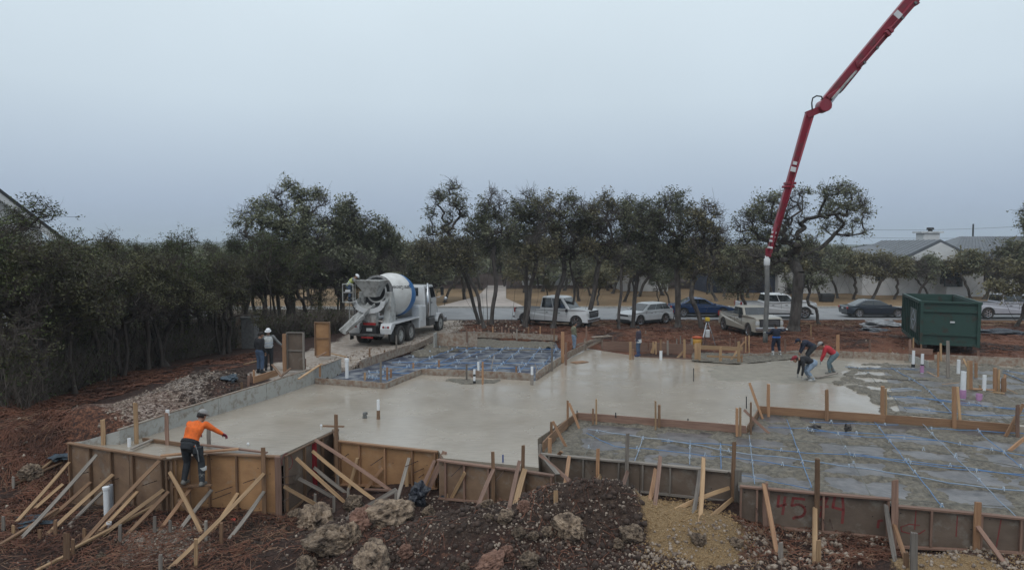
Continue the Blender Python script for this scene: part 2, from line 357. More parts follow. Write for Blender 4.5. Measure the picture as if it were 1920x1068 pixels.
z_red = np.maximum(z_red, 0.3 * np.clip((fnoise(xx, yy, 0.7, 22) - 0.40) * 6, 0, 1) * (yy < 30))
z_red = np.maximum(z_red, 0.5 * np.clip((22 - np.hypot(xx + 12.5, yy - 21) * 6) / 8, 0, 1))
dark = np.zeros(GX.size)
for u, D, sx, sy in ((1085, 14.7, 1.5, 1.0), (860, 14.8, 1.6, 1.0), (385, 25.2, 1.5, 1.1), (470, 16.0, 1.6, 0.9), (180, 17.5, 1.6, 0.9)):
    cx = (u - 960) / F_PX * D; dark = np.maximum(dark, np.clip(1.4 - ((xx - cx) / sx) ** 2 - ((yy - D) / sy) ** 2, 0, 1))
for nm, a, b_, c in (('zone', z_lime, z_grass, z_sand), ('zone_b', z_red, dark, np.zeros(GX.size))):
    ca = ground.data.color_attributes.new(nm, 'FLOAT_COLOR', 'POINT')
    ca.data.foreach_set('color', np.stack([a, b_, c, np.ones(GX.size)], 1).astype(np.float32).ravel())
def ground_material():
    m = bpy.data.materials.new('ground'); m.use_nodes = True; nt = m.node_tree; N = nt.nodes; L = nt.links; b = N['Principled BSDF']
    b.inputs['Roughness'].default_value = 0.9; b.inputs['Specular IOR Level'].default_value = 0.25
    tc = N.new('ShaderNodeTexCoord')
    def nz(scale, det=6, rough=0.65, vec=None):
        n = N.new('ShaderNodeTexNoise'); n.inputs['Scale'].default_value = scale; n.inputs['Detail'].default_value = det; n.inputs['Roughness'].default_value = rough
        L.new(vec or tc.outputs['Object'], n.inputs['Vector']); return n.outputs['Fac']
    def ramp(f, *st):
        r = N.new('ShaderNodeValToRGB'); r.color_ramp.elements[0].position = st[0][0]; r.color_ramp.elements[0].color = (*st[0][1], 1)
        r.color_ramp.elements[1].position = st[-1][0]; r.color_ramp.elements[1].color = (*st[-1][1], 1)
        for p, c in st[1:-1]: e = r.color_ramp.elements.new(p); e.color = (*c, 1)
        L.new(f, r.inputs[0]); return r.outputs[0]
    def mix(f, a, c):
        x = N.new('ShaderNodeMixRGB'); L.new(f, x.inputs[0]); L.new(a, x.inputs[1]); L.new(c, x.inputs[2]); return x.outputs[0]
    fine = nz(9, 9, 0.75); mid = nz(2.2, 7); grit = nz(38, 4, 0.8)
    soil = ramp(fine, (0.3, (0.020, 0.012, 0.010)), (0.5, (0.048, 0.027, 0.021)), (0.7, (0.105, 0.058, 0.043)))
    red = ramp(fine, (0.3, (0.055, 0.021, 0.013)), (0.5, (0.165, 0.066, 0.037)), (0.7, (0.27, 0.13, 0.078)))
    darkc = ramp(fine, (0.32, (0.020, 0.013, 0.011)), (0.52, (0.058, 0.037, 0.028)), (0.70, (0.14, 0.098, 0.072)))
    lime = ramp(mid, (0.3, (0.26, 0.205, 0.16)), (0.5, (0.44, 0.375, 0.32)), (0.7, (0.58, 0.52, 0.46)))
    lime = mix(ramp(grit, (0.4, (0.4, 0.4, 0.4)), (0.62, (0, 0, 0))), lime, ramp(fine, (0.3, (0.10, 0.07, 0.05)), (0.7, (0.36, 0.30, 0.24))))
    grass = ramp(fine, (0.3, (0.16, 0.095, 0.048)), (0.5, (0.25, 0.165, 0.09)), (0.7, (0.33, 0.24, 0.145)))
    sand = ramp(grit, (0.35, (0.14, 0.085, 0.04)), (0.5, (0.25, 0.165, 0.085)), (0.65, (0.38, 0.27, 0.155)))
    za = N.new('ShaderNodeAttribute'); za.attribute_name = 'zone'; zb = N.new('ShaderNodeAttribute'); zb.attribute_name = 'zone_b'
    sa = N.new('ShaderNodeSeparateColor'); sb = N.new('ShaderNodeSeparateColor'); L.new(za.outputs['Color'], sa.inputs[0]); L.new(zb.outputs['Color'], sb.inputs[0])
    def brk(sock, w=0.35):
        a = N.new('ShaderNodeMath'); a.operation = 'ADD'; L.new(sock, a.inputs[0])
        s = N.new('ShaderNodeMapRange'); s.inputs['From Min'].default_value = 0.3; s.inputs['From Max'].default_value = 0.7; s.inputs['To Min'].default_value = -w; s.inputs['To Max'].default_value = w; L.new(fine, s.inputs['Value'])
        L.new(s.outputs[0], a.inputs[1]); r = N.new('ShaderNodeMapRange'); r.inputs['From Min'].default_value = 0.35; r.inputs['From Max'].default_value = 0.65; L.new(a.outputs[0], r.inputs['Value']); return r.outputs[0]
    c = mix(brk(sb.outputs[0]), soil, red); c = mix(brk(sb.outputs[1]), c, darkc); c = mix(brk(sa.outputs[1]), c, grass); c = mix(brk(sa.outputs[0]), c, lime); c = mix(brk(sa.outputs[2], 0.25), c, sand)
    big = nz(0.35, 3)
    c2 = N.new('ShaderNodeMixRGB'); c2.blend_type = 'MULTIPLY'; c2.inputs[0].default_value = 0.5; L.new(c, c2.inputs[1]); L.new(ramp(big, (0.3, (0.6, 0.6, 0.62)), (0.7, (1, 1, 1))), c2.inputs[2])
    L.new(c2.outputs[0], b.inputs['Base Color'])
    bp = N.new('ShaderNodeBump'); bp.inputs['Strength'].default_value = 0.9; bp.inputs['Distance'].default_value = 0.06; L.new(nz(14, 8, 0.7), bp.inputs['Height']); L.new(bp.outputs[0], b.inputs['Normal'])
    return m
ground.data.materials.append(ground_material())

# street, kerbs, drive across the street
M_ASPH = mat('street_concrete', (0.27, 0.27, 0.27), 0.8, col2=(0.19, 0.19, 0.195), scale=1.0, bump=0.2)
M_KERB = mat('kerb_concrete', (0.36, 0.34, 0.31), 0.85, var=0.15, bump=0.2)
M_PATH = mat('drive_concrete', (0.42, 0.36, 0.32), 0.85, var=0.12, scale=1)
tag(MB().box2((-150, 50.2, -0.05), (150, 59.6, 0.03)).obj('street', M_ASPH), kind='structure')
tag(MB().box2((-150, 59.6, -0.05), (150, 59.9, 0.16)).obj('kerb', M_KERB), kind='structure')
tag(MB().prismz([(-6.5, 59.9), (1.0, 59.9), (-0.6, 69), (-0.8, 92), (-3.2, 92), (-3.6, 72)], -0.05, 0.17).obj('driveway', M_PATH), kind='structure')
# distant hills
ang = np.radians(np.linspace(-60, 60, 240)); rr = np.array([420, 520, 640, 800, 1000, 1250, 1500, 1800])
hb = np.array([0, 1, 3, 5, 8, 12, 16, 14.0])
AA, RR = np.meshgrid(ang, rr); HX = np.sin(AA) * RR; HY = np.cos(AA) * RR
HZ = hb[:, None] * (0.35 + 0.9 * fnoise(HX, HY, 0.0022, 4)) + (fnoise(HX, HY, 0.03, 6) - 0.5) * 5 * (hb[:, None] > 0) - 1
i2 = np.arange(HX.size).reshape(HX.shape); q2 = np.stack([i2[:-1, :-1], i2[:-1, 1:], i2[1:, 1:], i2[1:, :-1]], -1).reshape(-1, 4)
M_HILL = mat('wooded_hill', (0.055, 0.065, 0.04), 0.95, col2=(0.03, 0.036, 0.026), scale=0.08, bump=1, bscale=0.2, dist=3)
tag(npmesh('hills', np.stack([HX.ravel(), HY.ravel(), HZ.ravel()], 1), q2, M_HILL, smooth=True), kind='structure')

# ---------------------------------------------------------------- slab and rough pours
def wetmat():
    m = mat('wet_concrete', (0.35, 0.30, 0.242), 0.3, col2=(0.305, 0.262, 0.212), scale=0.5, detail=6, spec=0.5)
    nt = m.node_tree; N = nt.nodes; L = nt.links; b = N['Principled BSDF']
    tc = N.new('ShaderNodeTexCoord'); mp = N.new('ShaderNodeMapping'); mp.inputs['Rotation'].default_value = (0, 0, R(17)); mp.inputs['Scale'].default_value = (0.5, 2.6, 1); L.new(tc.outputs['Object'], mp.inputs[0])
    n = N.new('ShaderNodeTexNoise'); n.inputs['Scale'].default_value = 2.2; n.inputs['Detail'].default_value = 6; L.new(mp.outputs[0], n.inputs['Vector'])
    bp = N.new('ShaderNodeBump'); bp.inputs['Strength'].default_value = 0.3; bp.inputs['Distance'].default_value = 0.015; L.new(n.outputs['Fac'], bp.inputs['Height']); L.new(bp.outputs[0], b.inputs['Normal'])
    n2 = N.new('ShaderNodeTexNoise'); n2.inputs['Scale'].default_value = 0.7; n2.inputs['Detail'].default_value = 5; L.new(tc.outputs['Object'], n2.inputs['Vector'])
    mr = N.new('ShaderNodeMapRange'); mr.inputs['From Min'].default_value = 0.35; mr.inputs['From Max'].default_value = 0.65; mr.inputs['To Min'].default_value = 0.16; mr.inputs['To Max'].default_value = 0.30; L.new(n2.outputs['Fac'], mr.inputs['Value']); L.new(mr.outputs[0], b.inputs['Roughness'])
    src = b.inputs['Base Color'].links[0].from_socket
    n3 = N.new('ShaderNodeTexNoise'); n3.inputs['Scale'].default_value = 5; n3.inputs['Detail'].default_value = 8; L.new(mp.outputs[0], n3.inputs['Vector'])
    r3 = N.new('ShaderNodeMapRange'); r3.inputs['From Min'].default_value = 0.3; r3.inputs['From Max'].default_value = 0.7; r3.inputs['To Min'].default_value = 0.88; r3.inputs['To Max'].default_value = 1.08; L.new(n3.outputs['Fac'], r3.inputs['Value'])
    vm = N.new('ShaderNodeVectorMath'); vm.operation = 'SCALE'; L.new(src, vm.inputs[0]); L.new(r3.outputs[0], vm.inputs['Scale']); L.new(vm.outputs[0], b.inputs['Base Color'])
    return m
M_WET = wetmat()
M_ROUGH = mat('rough_fresh_concrete', (0.195, 0.168, 0.128), 0.7, col2=(0.06, 0.052, 0.04), scale=8, detail=10, bump=1.0, bscale=14, dist=0.06, thr=(0.34, 0.64))
M_ROUGH2 = mat('screeded_concrete', (0.28, 0.245, 0.195), 0.6, col2=(0.19, 0.168, 0.135), scale=2.5, detail=9, bump=0.6, bscale=12, dist=0.03)
M_POLY = mat('dusty_plastic_sheet', (0.155, 0.142, 0.14), 0.32, col2=(0.05, 0.047, 0.048), scale=2.2, detail=9, bump=0.5, bscale=5, dist=0.05, thr=(0.3, 0.6))
M_POLYB = mat('blue_black_plastic_sheet', (0.19, 0.195, 0.205), 0.5, col2=(0.028, 0.036, 0.065), scale=1.6, detail=8, bump=0.6, bscale=4, dist=0.06, thr=(0.45, 0.58))
def polyface(name, pts, mt, z=0.0, thick=0.0):
    from mathutils.geometry import tessellate_polygon
    tr = tessellate_polygon([[Vector((x, y, 0)) for x, y in pts]]); n = len(pts); v = [(x, y, z) for x, y in pts]; f = [tuple(t) for t in tr]
    if thick:
        v += [(x, y, z - thick) for x, y in pts]; f += [tuple(k + n for k in t)[::-1] for t in tr] + [(k, (k + 1) % n, (k + 1) % n + n, k + n) for k in range(n)]
    me = bpy.data.meshes.new(name); me.from_pydata(v, [], f); me.update()
    bm = bmesh.new(); bm.from_mesh(me); bmesh.ops.recalc_face_normals(bm, faces=bm.faces)
    if not thick and bm.faces and sum(q.normal.z for q in bm.faces) < 0: bmesh.ops.reverse_faces(bm, faces=bm.faces)
    bm.to_mesh(me); bm.free(); return link(name, me, None, mt)
SLAB_PX = [(133, 829), (312, 859), (330, 858), (403, 848), (525, 853), (634, 802), (636, 824), (822, 844), (832, 858), (1010, 876), (1008, 822), (1062, 786), (1083, 776), (1400, 801), (1426, 764),
           (1898, 798), (2400, 836), (2400, 705), (1754, 675), (1704, 674), (1502, 668), (1387, 679), (1325, 674), (1200, 668), (1128, 657), (1095, 652), (1062, 675), (1005, 714),
           (790, 702), (723, 729), (589, 719), (500, 749), (410, 776), (310, 807)]
tag(polyface('concrete_slab', [XY(*p) for p in SLAB_PX], M_WET, 0.0, 0.3), 'smooth grey slab of freshly poured wet concrete inside the timber forms', 'concrete slab')
def roughsheet(name, poly, mt, z, amp, step, holes=None, seed=0, frq=3.0, feather=None, lab=None, cat='fresh concrete', lump=1.0):
    P = np.array(poly); a = math.radians(-17.2); ca, sa = math.cos(a), math.sin(a)
    U = P[:, 0] * ca + P[:, 1] * sa; V = -P[:, 0] * sa + P[:, 1] * ca
    us = np.arange(U.min(), U.max(), step); vs = np.arange(V.min(), V.max(), step); UU, VV = np.meshgrid(us, vs)
    X = UU * ca - VV * sa; Y = UU * sa + VV * ca
    Z = z + (fnoise(X, Y, frq, seed) - 0.5) * amp + (fnoise(X, Y, frq * 3.5, seed + 1) - 0.5) * amp * 0.6 * lump
    keep = inpoly(X, Y, poly)
    if feather:
        d = edgedist(X.ravel(), Y.ravel(), poly).reshape(X.shape); dd = d + (fnoise(X, Y, 1.6, seed + 2, 4) - 0.5) * feather * 2.4 - feather * 0.5
        Z -= np.clip(1 - np.clip(dd, 0, 9) / (feather * .6), 0, 1) * (amp * 1.2 + 0.06)
    if holes is not None: Z -= holes(UU, VV, X, Y)
    c = np.arange(X.size).reshape(X.shape); fk = keep[:-1, :-1] & keep[1:, :-1] & keep[1:, 1:] & keep[:-1, 1:]
    q = np.stack([c[:-1, :-1], c[:-1, 1:], c[1:, 1:], c[1:, :-1]], -1)[fk]
    used, inv = np.unique(q, return_inverse=True)
    o = npmesh(name, np.stack([X.ravel(), Y.ravel(), Z.ravel()], 1)[used], inv.reshape(-1, 4), mt, smooth=True)
    return tag(o, lab, cat)
# the sunken bay in front
BAY_PX = [(1012, 824), (1064, 789), (1083, 778), (1400, 803), (1426, 766), (1898, 800), (2400, 838), (2400, 1006), (1920, 964), (1679, 941), (1667, 929), (1385, 905), (1379, 879), (1019, 846)]
BAY = [XY(u, v, -0.05) for u, v in BAY_PX]
o = polyface('plastic_sheet', BAY, M_POLY, -0.235, 0); tag(o, 'dusty grey plastic sheeting showing between the poured strips of the front bay', 'plastic sheet')
def dip(U, V, X, Y, pu, pv, ou, ov, hu, hv, seed, depth=0.13):
    cu = np.abs(np.modf(np.abs((U + ou) / pu))[0] - 0.5); cvv = np.abs(np.modf(np.abs((V + ov) / pv))[0] - 0.5)
    m = np.minimum((hu - cu) * pu, (hv - cvv) * pv) + (fnoise(X, Y, 1.5, seed, 4) - 0.50) * 0.9 + (fnoise(X, Y, 6, seed + 3, 2) - 0.5) * 0.12
    return np.clip(m / 0.28, 0, 1) * depth
def bayholes(U, V, X, Y): return dip(U, V, X, Y, 2.15, 1.62, 30, 30.4, .40, .38, 31)
roughsheet('rough_concrete', BAY, M_ROUGH, -0.185, 0.085, 0.05, bayholes, 41, 2.5, None, 'rough unfinished concrete heaped in strips across the front right bay')
# the rough pour behind the middle board, being spread by the crouching workers
o = roughsheet('rough_concrete', [XY(u, v) for u, v in [(1585, 682), (1700, 677), (1756, 678), (2400, 708), (2400, 834), (1900, 797), (1640, 779), (1600, 740), (1540, 715)]], M_ROUGH, 0.05, 0.12, 0.06,
               lambda U, V, X, Y: dip(U, V, X, Y, 2.2, 1.7, 30.2, 30, .36, .32, 33) * np.clip((X - 7.6) * 2, 0, 1),
               51, 2.5, 0.35, 'lumpy grey concrete spread over the cables behind the middle board')
o = polyface('plastic_sheet', [XY(u, v) for u, v in [(1655, 690), (1760, 684), (2390, 712), (2390, 828), (1880, 792), (1690, 777)]], M_POLY, 0.012, 0); tag(o, 'dusty grey plastic sheeting around the white pipes behind the middle board', 'plastic sheet')
roughsheet('rough_concrete', [XY(u, v) for u, v in [(1300, 678), (1390, 679), (1500, 668), (1610, 673), (1640, 735), (1560, 728), (1440, 722), (1340, 718), (1290, 700)]], M_ROUGH2, 0.02, 0.035, 0.08, None, 61, 1.6, 0.7,
           'matt screeded concrete around the crouching workers at the back of the slab')
roughsheet('rough_concrete', [XY(u, v) for u, v in [(835, 708), (945, 712), (925, 721), (860, 722), (830, 714)]], M_ROUGH, 0.02, 0.06, 0.06, None, 71, 3, 0.15, 'small rough ring of concrete around the striped pipes')
roughsheet('rough_concrete', [XY(u, v) for u, v in [(1296, 662), (1400, 664), (1505, 658), (1506, 672), (1387, 684), (1296, 678)]], M_ROUGH, 0.04, 0.10, 0.07, None, 91, 2.5, None, 'rough grey concrete under the timber clutter below the tripod')
# the walled bay at the back left (blue sheet, cables)
GAR_PX = [(588, 717), (640, 690), (678, 682), (766, 658), (815, 636), (865, 630), (1042, 637), (1060, 671), (1003, 711), (790, 700), (722, 726)]
GARP = [XY(u, v) for u, v in GAR_PX]
o = polyface('plastic_sheet', GARP, M_POLYB, -0.16, 0.1); tag(o, 'blue black plastic sheeting laid in the walled back bay under white cable clips', 'plastic sheet')
roughsheet('rough_concrete', [XY(u, v) for u, v in [(765, 658), (815, 638), (865, 632), (1042, 639), (1050, 648), (1000, 652), (870, 650), (830, 660), (780, 668)]], M_ROUGH, 0.0, 0.10, 0.08, None, 81, 2, 0.4,
           'heaped wet concrete along the far side of the walled back bay')

# ---------------------------------------------------------------- formwork
def rootline(name, A, B, label, cat, group=None):
    A = Vector((A[0], A[1], 0)); B = Vector((B[0], B[1], 0)); d = B - A
    r = empty(name, A, math.atan2(d.y, d.x)); tag(r, label, cat, group); return r, d.length
def board(name, p, q, w, t, mt, parent=None, up=None, chip=True):
    """a length of lumber; its own x axis is the grain"""
    p, q = Vector(p), Vector(q); d = q - p; Lg = d.length; d.normalize()
    v = Vector(up) if up is not None else frame(d)[1]
    v = (v - d * v.dot(d)).normalized(); u = v.cross(d)
    n = max(2, int(Lg / 0.5)); m = MB(); rings = []; r = random.Random(int(Lg * 1000) + int(abs(p.x) * 77))
    bow = r.uniform(-0.012, 0.012) * Lg
    for i in range(n + 1):
        s = i / n; x = s * Lg; off = bow * 4 * s * (1 - s); e = (1 - 0.08 * (i in (0, n)))
        rings.append([(x + (0.01 * k if i in (0, n) else 0) * r.uniform(-1, 1), a * w / 2 * e + off, b * t / 2 * e) for k, (a, b) in enumerate(((-1, -1), (1, -1), (1, 1), (-1, 1)))])
    m.loft(rings); o = m.obj(name, mt, None)
    M = Matrix((d, u, v)).transposed().to_4x4(); M.translation = p
    if parent: o.parent = parent
    o.matrix_basis = M; return o
FORMG = 'form panels around the slab'
def form_panel(A, B, zt, zA, zB, studs, label, ply=None, fr=M_RED, th=0.12, end=None, plate=True, tp=None, over=0.0):
    """A left, B right as seen from outside; studs on the outside (local -y)"""
    dA = Vector((B[0] - A[0], B[1] - A[1])).normalized() * 0.032; A = (A[0] + dA.y, A[1] - dA.x); B = (B[0] + dA.y, B[1] - dA.x)
    r, Lg = rootline('formwork_section', A, B, label, 'form panel', FORMG)
    zb = lambda x: zA + (zB - zA) * x / Lg
    m = MB().prism([(0, zA), (Lg, zB), (Lg, zt - 0.04), (0, zt - 0.04)], 0, 0.018); m.obj('plywood', ply or M_PLY, r)
    def loc(o): o.parent = r; return o
    if plate:
        board('top_plate', (-0.01, -th / 2 + 0.02, zt - 0.02), (Lg + 0.01, -th / 2 + 0.02, zt - 0.02), 0.12 if not tp else tp, 0.04, fr, r, (0, 0, 1))
        board('bottom_plate', (0.003, -th / 2 - 0.003, zA + 0.03), (Lg - 0.003, -th / 2 - 0.003, zB + 0.03), 0.09, 0.04, fr, r, (0, 0, 1))
    for s in studs:
        x = s * Lg; board('stud', (x, -0.045, zb(x) + 0.052), (x, -0.045, zt - 0.042), 0.045, 0.085, fr, r, (0, 1, 0))
    return r
def low_board(A, B, zt, h, key, label, t=0.04, wood=None, cat='form board', name='edging_formwork', group='low boards edging the pour'):
    r, Lg = rootline(name, A, B, label, cat, group)
    board('plank', (0, 0, zt - h / 2), (Lg, 0, zt - h / 2), t, h, wood or WOOD[key], r, (0, 0, 1))
    return r
P = lambda u, v, z=0.05: XY(u, v, z)
form_panel(P(133, 827), P(243, 845), 0.05, -1.65, -1.55, (0.02, 0.38, 0.74), 'tall brown form panel at the far left corner of the slab', M_PLY, M_BRN)
form_panel(P(244, 845), P(312, 856), 0.05, -1.55, -1.42, (0.15, 0.95), 'narrow brown form panel left of the worker in orange', M_PLY, M_BRN, tp=0.14)
form_panel(P(322, 857), P(388, 849), 0.05, -1.42, -1.4, (0.1, 0.5), 'shadowed form panel directly behind the worker in orange', M_PLYO, M_BRN, tp=0.10)
form_panel(P(390, 847), P(525, 852), 0.05, -1.45, -1.5, (0.03, 0.42, 0.96), 'orange brown form panel right of the worker in orange', M_PLYO, M_BRN)
pn = form_panel(P(530, 853), P(630, 803), 0.05, -1.5, -1.25, (0.02, 0.33, 0.66, 0.98), 'form panel running back from the front corner with a red painted stud', M_PLYG, M_BRN, tp=0.06)
form_panel(P(636, 822), P(822, 842), 0.03, -1.25, -1.0, (0.02, 0.23, 0.49, 0.76, 0.98), 'warm brown form panel behind the long crossing braces', M_PLYO, M_ORG)
form_panel(P(824, 857), P(930, 871), 0.03, -1.0, -0.9, (0.14, 0.48, 0.9), 'stained form panel behind the left dirt pile', M_PLY, M_RED)
form_panel(P(931, 871), P(1040, 886), 0.03, -0.9, -0.78, (0.5, 0.97), 'stained form panel ending at the notch in the front', M_PLY, M_RED)
form_panel(P(1040, 886), P(1012, 850), 0.03, -0.78, -0.7, (0.5,), 'short form panel turning back at the notch', M_PLYG, M_GRY)
form_panel(P(1013, 847), P(1200, 864), 0.05, -0.75, -0.72, (0.1, 0.45, 0.8), 'grey stained form panel left of the sand pile top', M_PLYG, M_GRY)
form_panel(P(1201, 864), P(1377, 881), 0.05, -0.72, -0.72, (0.03, 0.33, 0.62), 'grey stained form panel ending at the thick grey post', M_PLYG, M_GRY)
pnA = form_panel(P(1387, 907), P(1667, 931), 0.05, -0.86, -0.84, (0.01, 0.12, 0.2, 0.57, 0.99), 'form panel spray painted with large red numbers', M_PLYG, M_RED)
pnB = form_panel(P(1678, 944), P(1925, 968), 0.05, -0.85, -0.68, (0.01, 0.28, 0.66, 0.95), 'form panel with looping red scrawl at the front right', M_PLYG, M_RED)
form_panel(P(1926, 968), P(2260, 1000), 0.05, -0.68, -0.6, (0.1, 0.5, 0.9), 'form panel continuing the front edge past the red scrawl', M_PLYG, M_RED)
form_panel(P(629, 802), P(637, 823), 0.03, -1.3, -1.3, (0.5,), 'narrow form panel closing the step behind the tall post', M_PLYO, M_BRN, tp=0.06)
form_panel(P(311, 857), P(324, 858), 0.04, -1.5, -1.5, (0.5,), 'narrow corner board between left panel and orange brown panel', M_PLY, M_BRN, tp=0.06)
# spray paint on the panels, thin strokes lying on the plywood
M_SPRAY = mat('red_spray_paint', (0.22, 0.03, 0.03), 0.8, col2=(0.15, 0.05, 0.042), scale=6)
def strokes(parent, paths, w, name='painted_marks', y=-0.003):
    m = MB()
    for p in paths:
        for a, b in zip(p[:-1], p[1:]):
            a = Vector((a[0], y, a[1])); b = Vector((b[0], y, b[1])); m.beam(a - (b - a).normalized() * w * 0.3, b + (b - a).normalized() * w * 0.3, w, 0.004, up=(0, 1, 0))
    return m.obj(name, M_SPRAY, parent)
def panel_xz(A, B, u, v):
    """pixel on a panel face -> its local x, z"""
    A = Vector((*A, 0)); B = Vector((*B, 0)); d = (B - A); Lg = d.length; d.normalize(); n = Vector((d.y, -d.x, 0))
    c = Vector((0, 0, CAM_H)); q = W(u, v, y=10) - c; t = (A - c).dot(n) / q.dot(n); h = c + q * t
    return (h - A).dot(d), h.z
A_, B_ = P(1387, 907), P(1667, 931)
def cv(path, A=A_, B=B_): return [panel_xz(A, B, u, v) for u, v in path]
def z6(x, y): return (1380 + x / 6.0, 900 + y / 6.0)
def arc(cx, cy, rx, ry, a0, a1, n=10): return [(cx + rx * math.cos(R(a0 + (a1 - a0) * i / n)), cy + ry * math.sin(R(a0 + (a1 - a0) * i / n))) for i in range(n + 1)]
nums = [[(480, 165), (468, 285), (560, 262)], [(550, 180), (522, 370)],                                    # 4
        [(765, 205), (640, 190), (625, 275)], [(625, 275), *arc(690, 335, 85, 72, -100, 110)], [(690, 405), (640, 420)],  # 5
        [(935, 205), (1025, 190), (985, 290), (940, 400)], [(950, 295), (1030, 285)],                             # 7
        [(1110, 175), (1085, 295), (1205, 325)], [(1195, 175), (1205, 325), (1190, 470)]]                  # 4
for ds in (nums[:2], nums[2:5], nums[5:7], nums[7:]): strokes(pnA, [cv([z6(*q) for q in p]) for p in ds], 0.055, 'painted_digit')
strokes(pnA, [cv([z6(*q) for q in p]) for p in [[(1590, 520), (1600, 450), (1640, 440)]]], 0.05)
A2, B2 = P(1678, 944), P(1925, 968)
z7 = lambda x, y: (1600 + x / 6.0, 920 + y / 6.0)
for q_, pp_ in enumerate([[[(700, 215), (685, 420)], [(740, 375), (620, 365), (530, 395), (540, 445), (640, 470), (740, 470), (800, 430)],
        ], [[(1165, 270), (1150, 500)]], [[(1655, 310), (1625, 480), (1600, 620)]]]): strokes(pnB, [cv([z7(*q) for q in p], A2, B2) for p in pp_], 0.022)
A3, B3 = P(530, 853), P(630, 803)
strokes(pn, [cv([(450 + x / 2.902, 700 + y / 2.902) for x, y in arc(250, 478, 30, 45, -200, 110)], A3, B3)], 0.03)
x0, _ = panel_xz(A3, B3, 585, 850)
board('red_stud', (x0, -0.05, -1.2), (x0, -0.05, 0.0), 0.09, 0.1, mat('red_paint_wood', (0.25, 0.012, 0.02), 0.6), pn, (0, 1, 0))

# left wall: cement-splashed boards standing above the slab
wl = [(225, 833), (310, 807), (410, 776), (500, 749), (589, 719)]
tops = [0.42, 0.5, 0.55, 0.6, 0.62]
nm = ['first board of the left wall, nearest the corner post', 'grey splashed left wall board beside the capped post', 'grey splashed left wall board before the mud mound',
      'tall grey splashed left wall board below the standing panel frame']
for k in range(4):
    A, B = XY(*wl[k]), XY(*wl[k + 1]); r, Lg = rootline('formwork_wall', A, B, nm[k], 'form wall', 'left wall boards')
    MB().prism([(0, -0.15), (Lg - 0.012, -0.15), (Lg - 0.012, tops[k + 1] - 0.04 if k else 0.44), (0, tops[k] - 0.04)], 0.0, 0.04).obj('face_board', M_SPLASH, r)
    board('top_plate', (0.01, 0.05, tops[k] - 0.018), (Lg - 0.02, 0.05, (tops[k + 1] if k else 0.48) - 0.018), 0.1, 0.038, M_SPL2, r, (0, 0, 1))
A, B = XY(140, 829, 0.05), XY(225, 833); r, Lg = rootline('formwork_wall', A, B, 'splashed corner board of the left wall behind the tall front panel', 'form wall', 'left wall boards')
MB().prism([(0, -0.2), (Lg - 0.012, -0.2), (Lg - 0.012, 0.38), (0, 0.02)], 0.0, 0.04).obj('face_board', M_SPLASH, r)
A, B = XY(589, 719), XY(640, 693); r, Lg = rootline('formwork_wall', A, B, 'high grey splashed board behind the white vent pipe', 'form wall', 'left wall boards')
MB().prism([(0, -0.15), (Lg, -0.15), (Lg, 0.5), (0, 0.6)], 0.0, 0.04).obj('face_board', M_SPLASH, r); board('top_plate', (0, 0.05, 0.6), (Lg, 0.05, 0.5), 0.1, 0.038, M_SPL2, r, (0, 0, 1))
# boards round the walled back bay
for (a, b, zt, h, lab) in [((589, 718), (723, 728), 0.22, 0.36, 'splashed low board at the near left of the walled bay'), ((723, 728), (790, 701), 0.22, 0.36, 'splashed low board turning back at the walled bay corner'),
        ((790, 701), (1000, 711), 0.25, 0.4, 'long splashed low board behind the striped pipes'), ((1005, 712), (1062, 674), 0.3, 0.42, 'splashed plank on the right side of the walled bay'),
        ((1062, 674), (1128, 640), 0.35, 0.3, 'rough plank running back to the timber bench'), ((675, 690), (766, 659), 0.36, 0.4, 'pinkish grey board on the drive side of the walled bay'),
        ((766, 659), (815, 636), 0.25, 0.3, 'splashed board by the low box form near the drive'), ((868, 630), (960, 633), 0.3, 0.34, 'weathered board at the far edge of the walled bay, left half'),
        ((962, 633), (1045, 637), 0.3, 0.34, 'weathered board at the far edge of the walled bay, right half'), ((812, 637), (868, 630), 0.3, 0.3, 'weathered board at the far left corner of the walled bay')]:
    low_board(XY(*a), XY(*b), zt, h, None, lab, wood=M_SPL2)
# back edge boards
for (a, b, zt, h, w, lab) in [((1130, 657), (1215, 660), 0.5, 0.5, M_RED, 'reddish back board left of the person in the purple top'), ((1217, 660), (1300, 664), 0.5, 0.5, M_RED, 'reddish back board behind the person in the purple top'),
        ((1200, 669), (1325, 675), 0.05, 0.12, M_RED, 'thin plank edging the slab by the person in the purple top'), ((1300, 665), (1392, 669), 0.5, 0.2, M_YEL, 'pale back rail of the timber box below the tripod'),
        ((1325, 677), (1392, 680), 0.3, 0.1, M_YEL, 'thin front rail of the timber box below the tripod'), ((1395, 668), (1500, 663), 0.1, 0.25, M_SPL2, 'low board behind the person holding the hose'),
        ((1502, 667), (1600, 671), 0.33, 0.45, M_SPL2, 'grey back board left of the dumpster behind the red shirt'), ((1600, 671), (1704, 676), 0.33, 0.45, M_SPL2, 'grey back board in front of the dumpster corner'),
        ((1704, 676), (1740, 690), 0.33, 0.4, M_SPLASH, 'pale return board beside the two short white pipes'), ((1703, 668), (1748, 671), 0.45, 0.3, M_RED, 'short reddish board below the dumpster'),
        ((1752, 679), (1925, 687), 0.38, 0.4, M_SPL2, 'long grey back board at the right edge of the slab')]:
    low_board(XY(*a), XY(*b), zt, h, None, lab, wood=w)
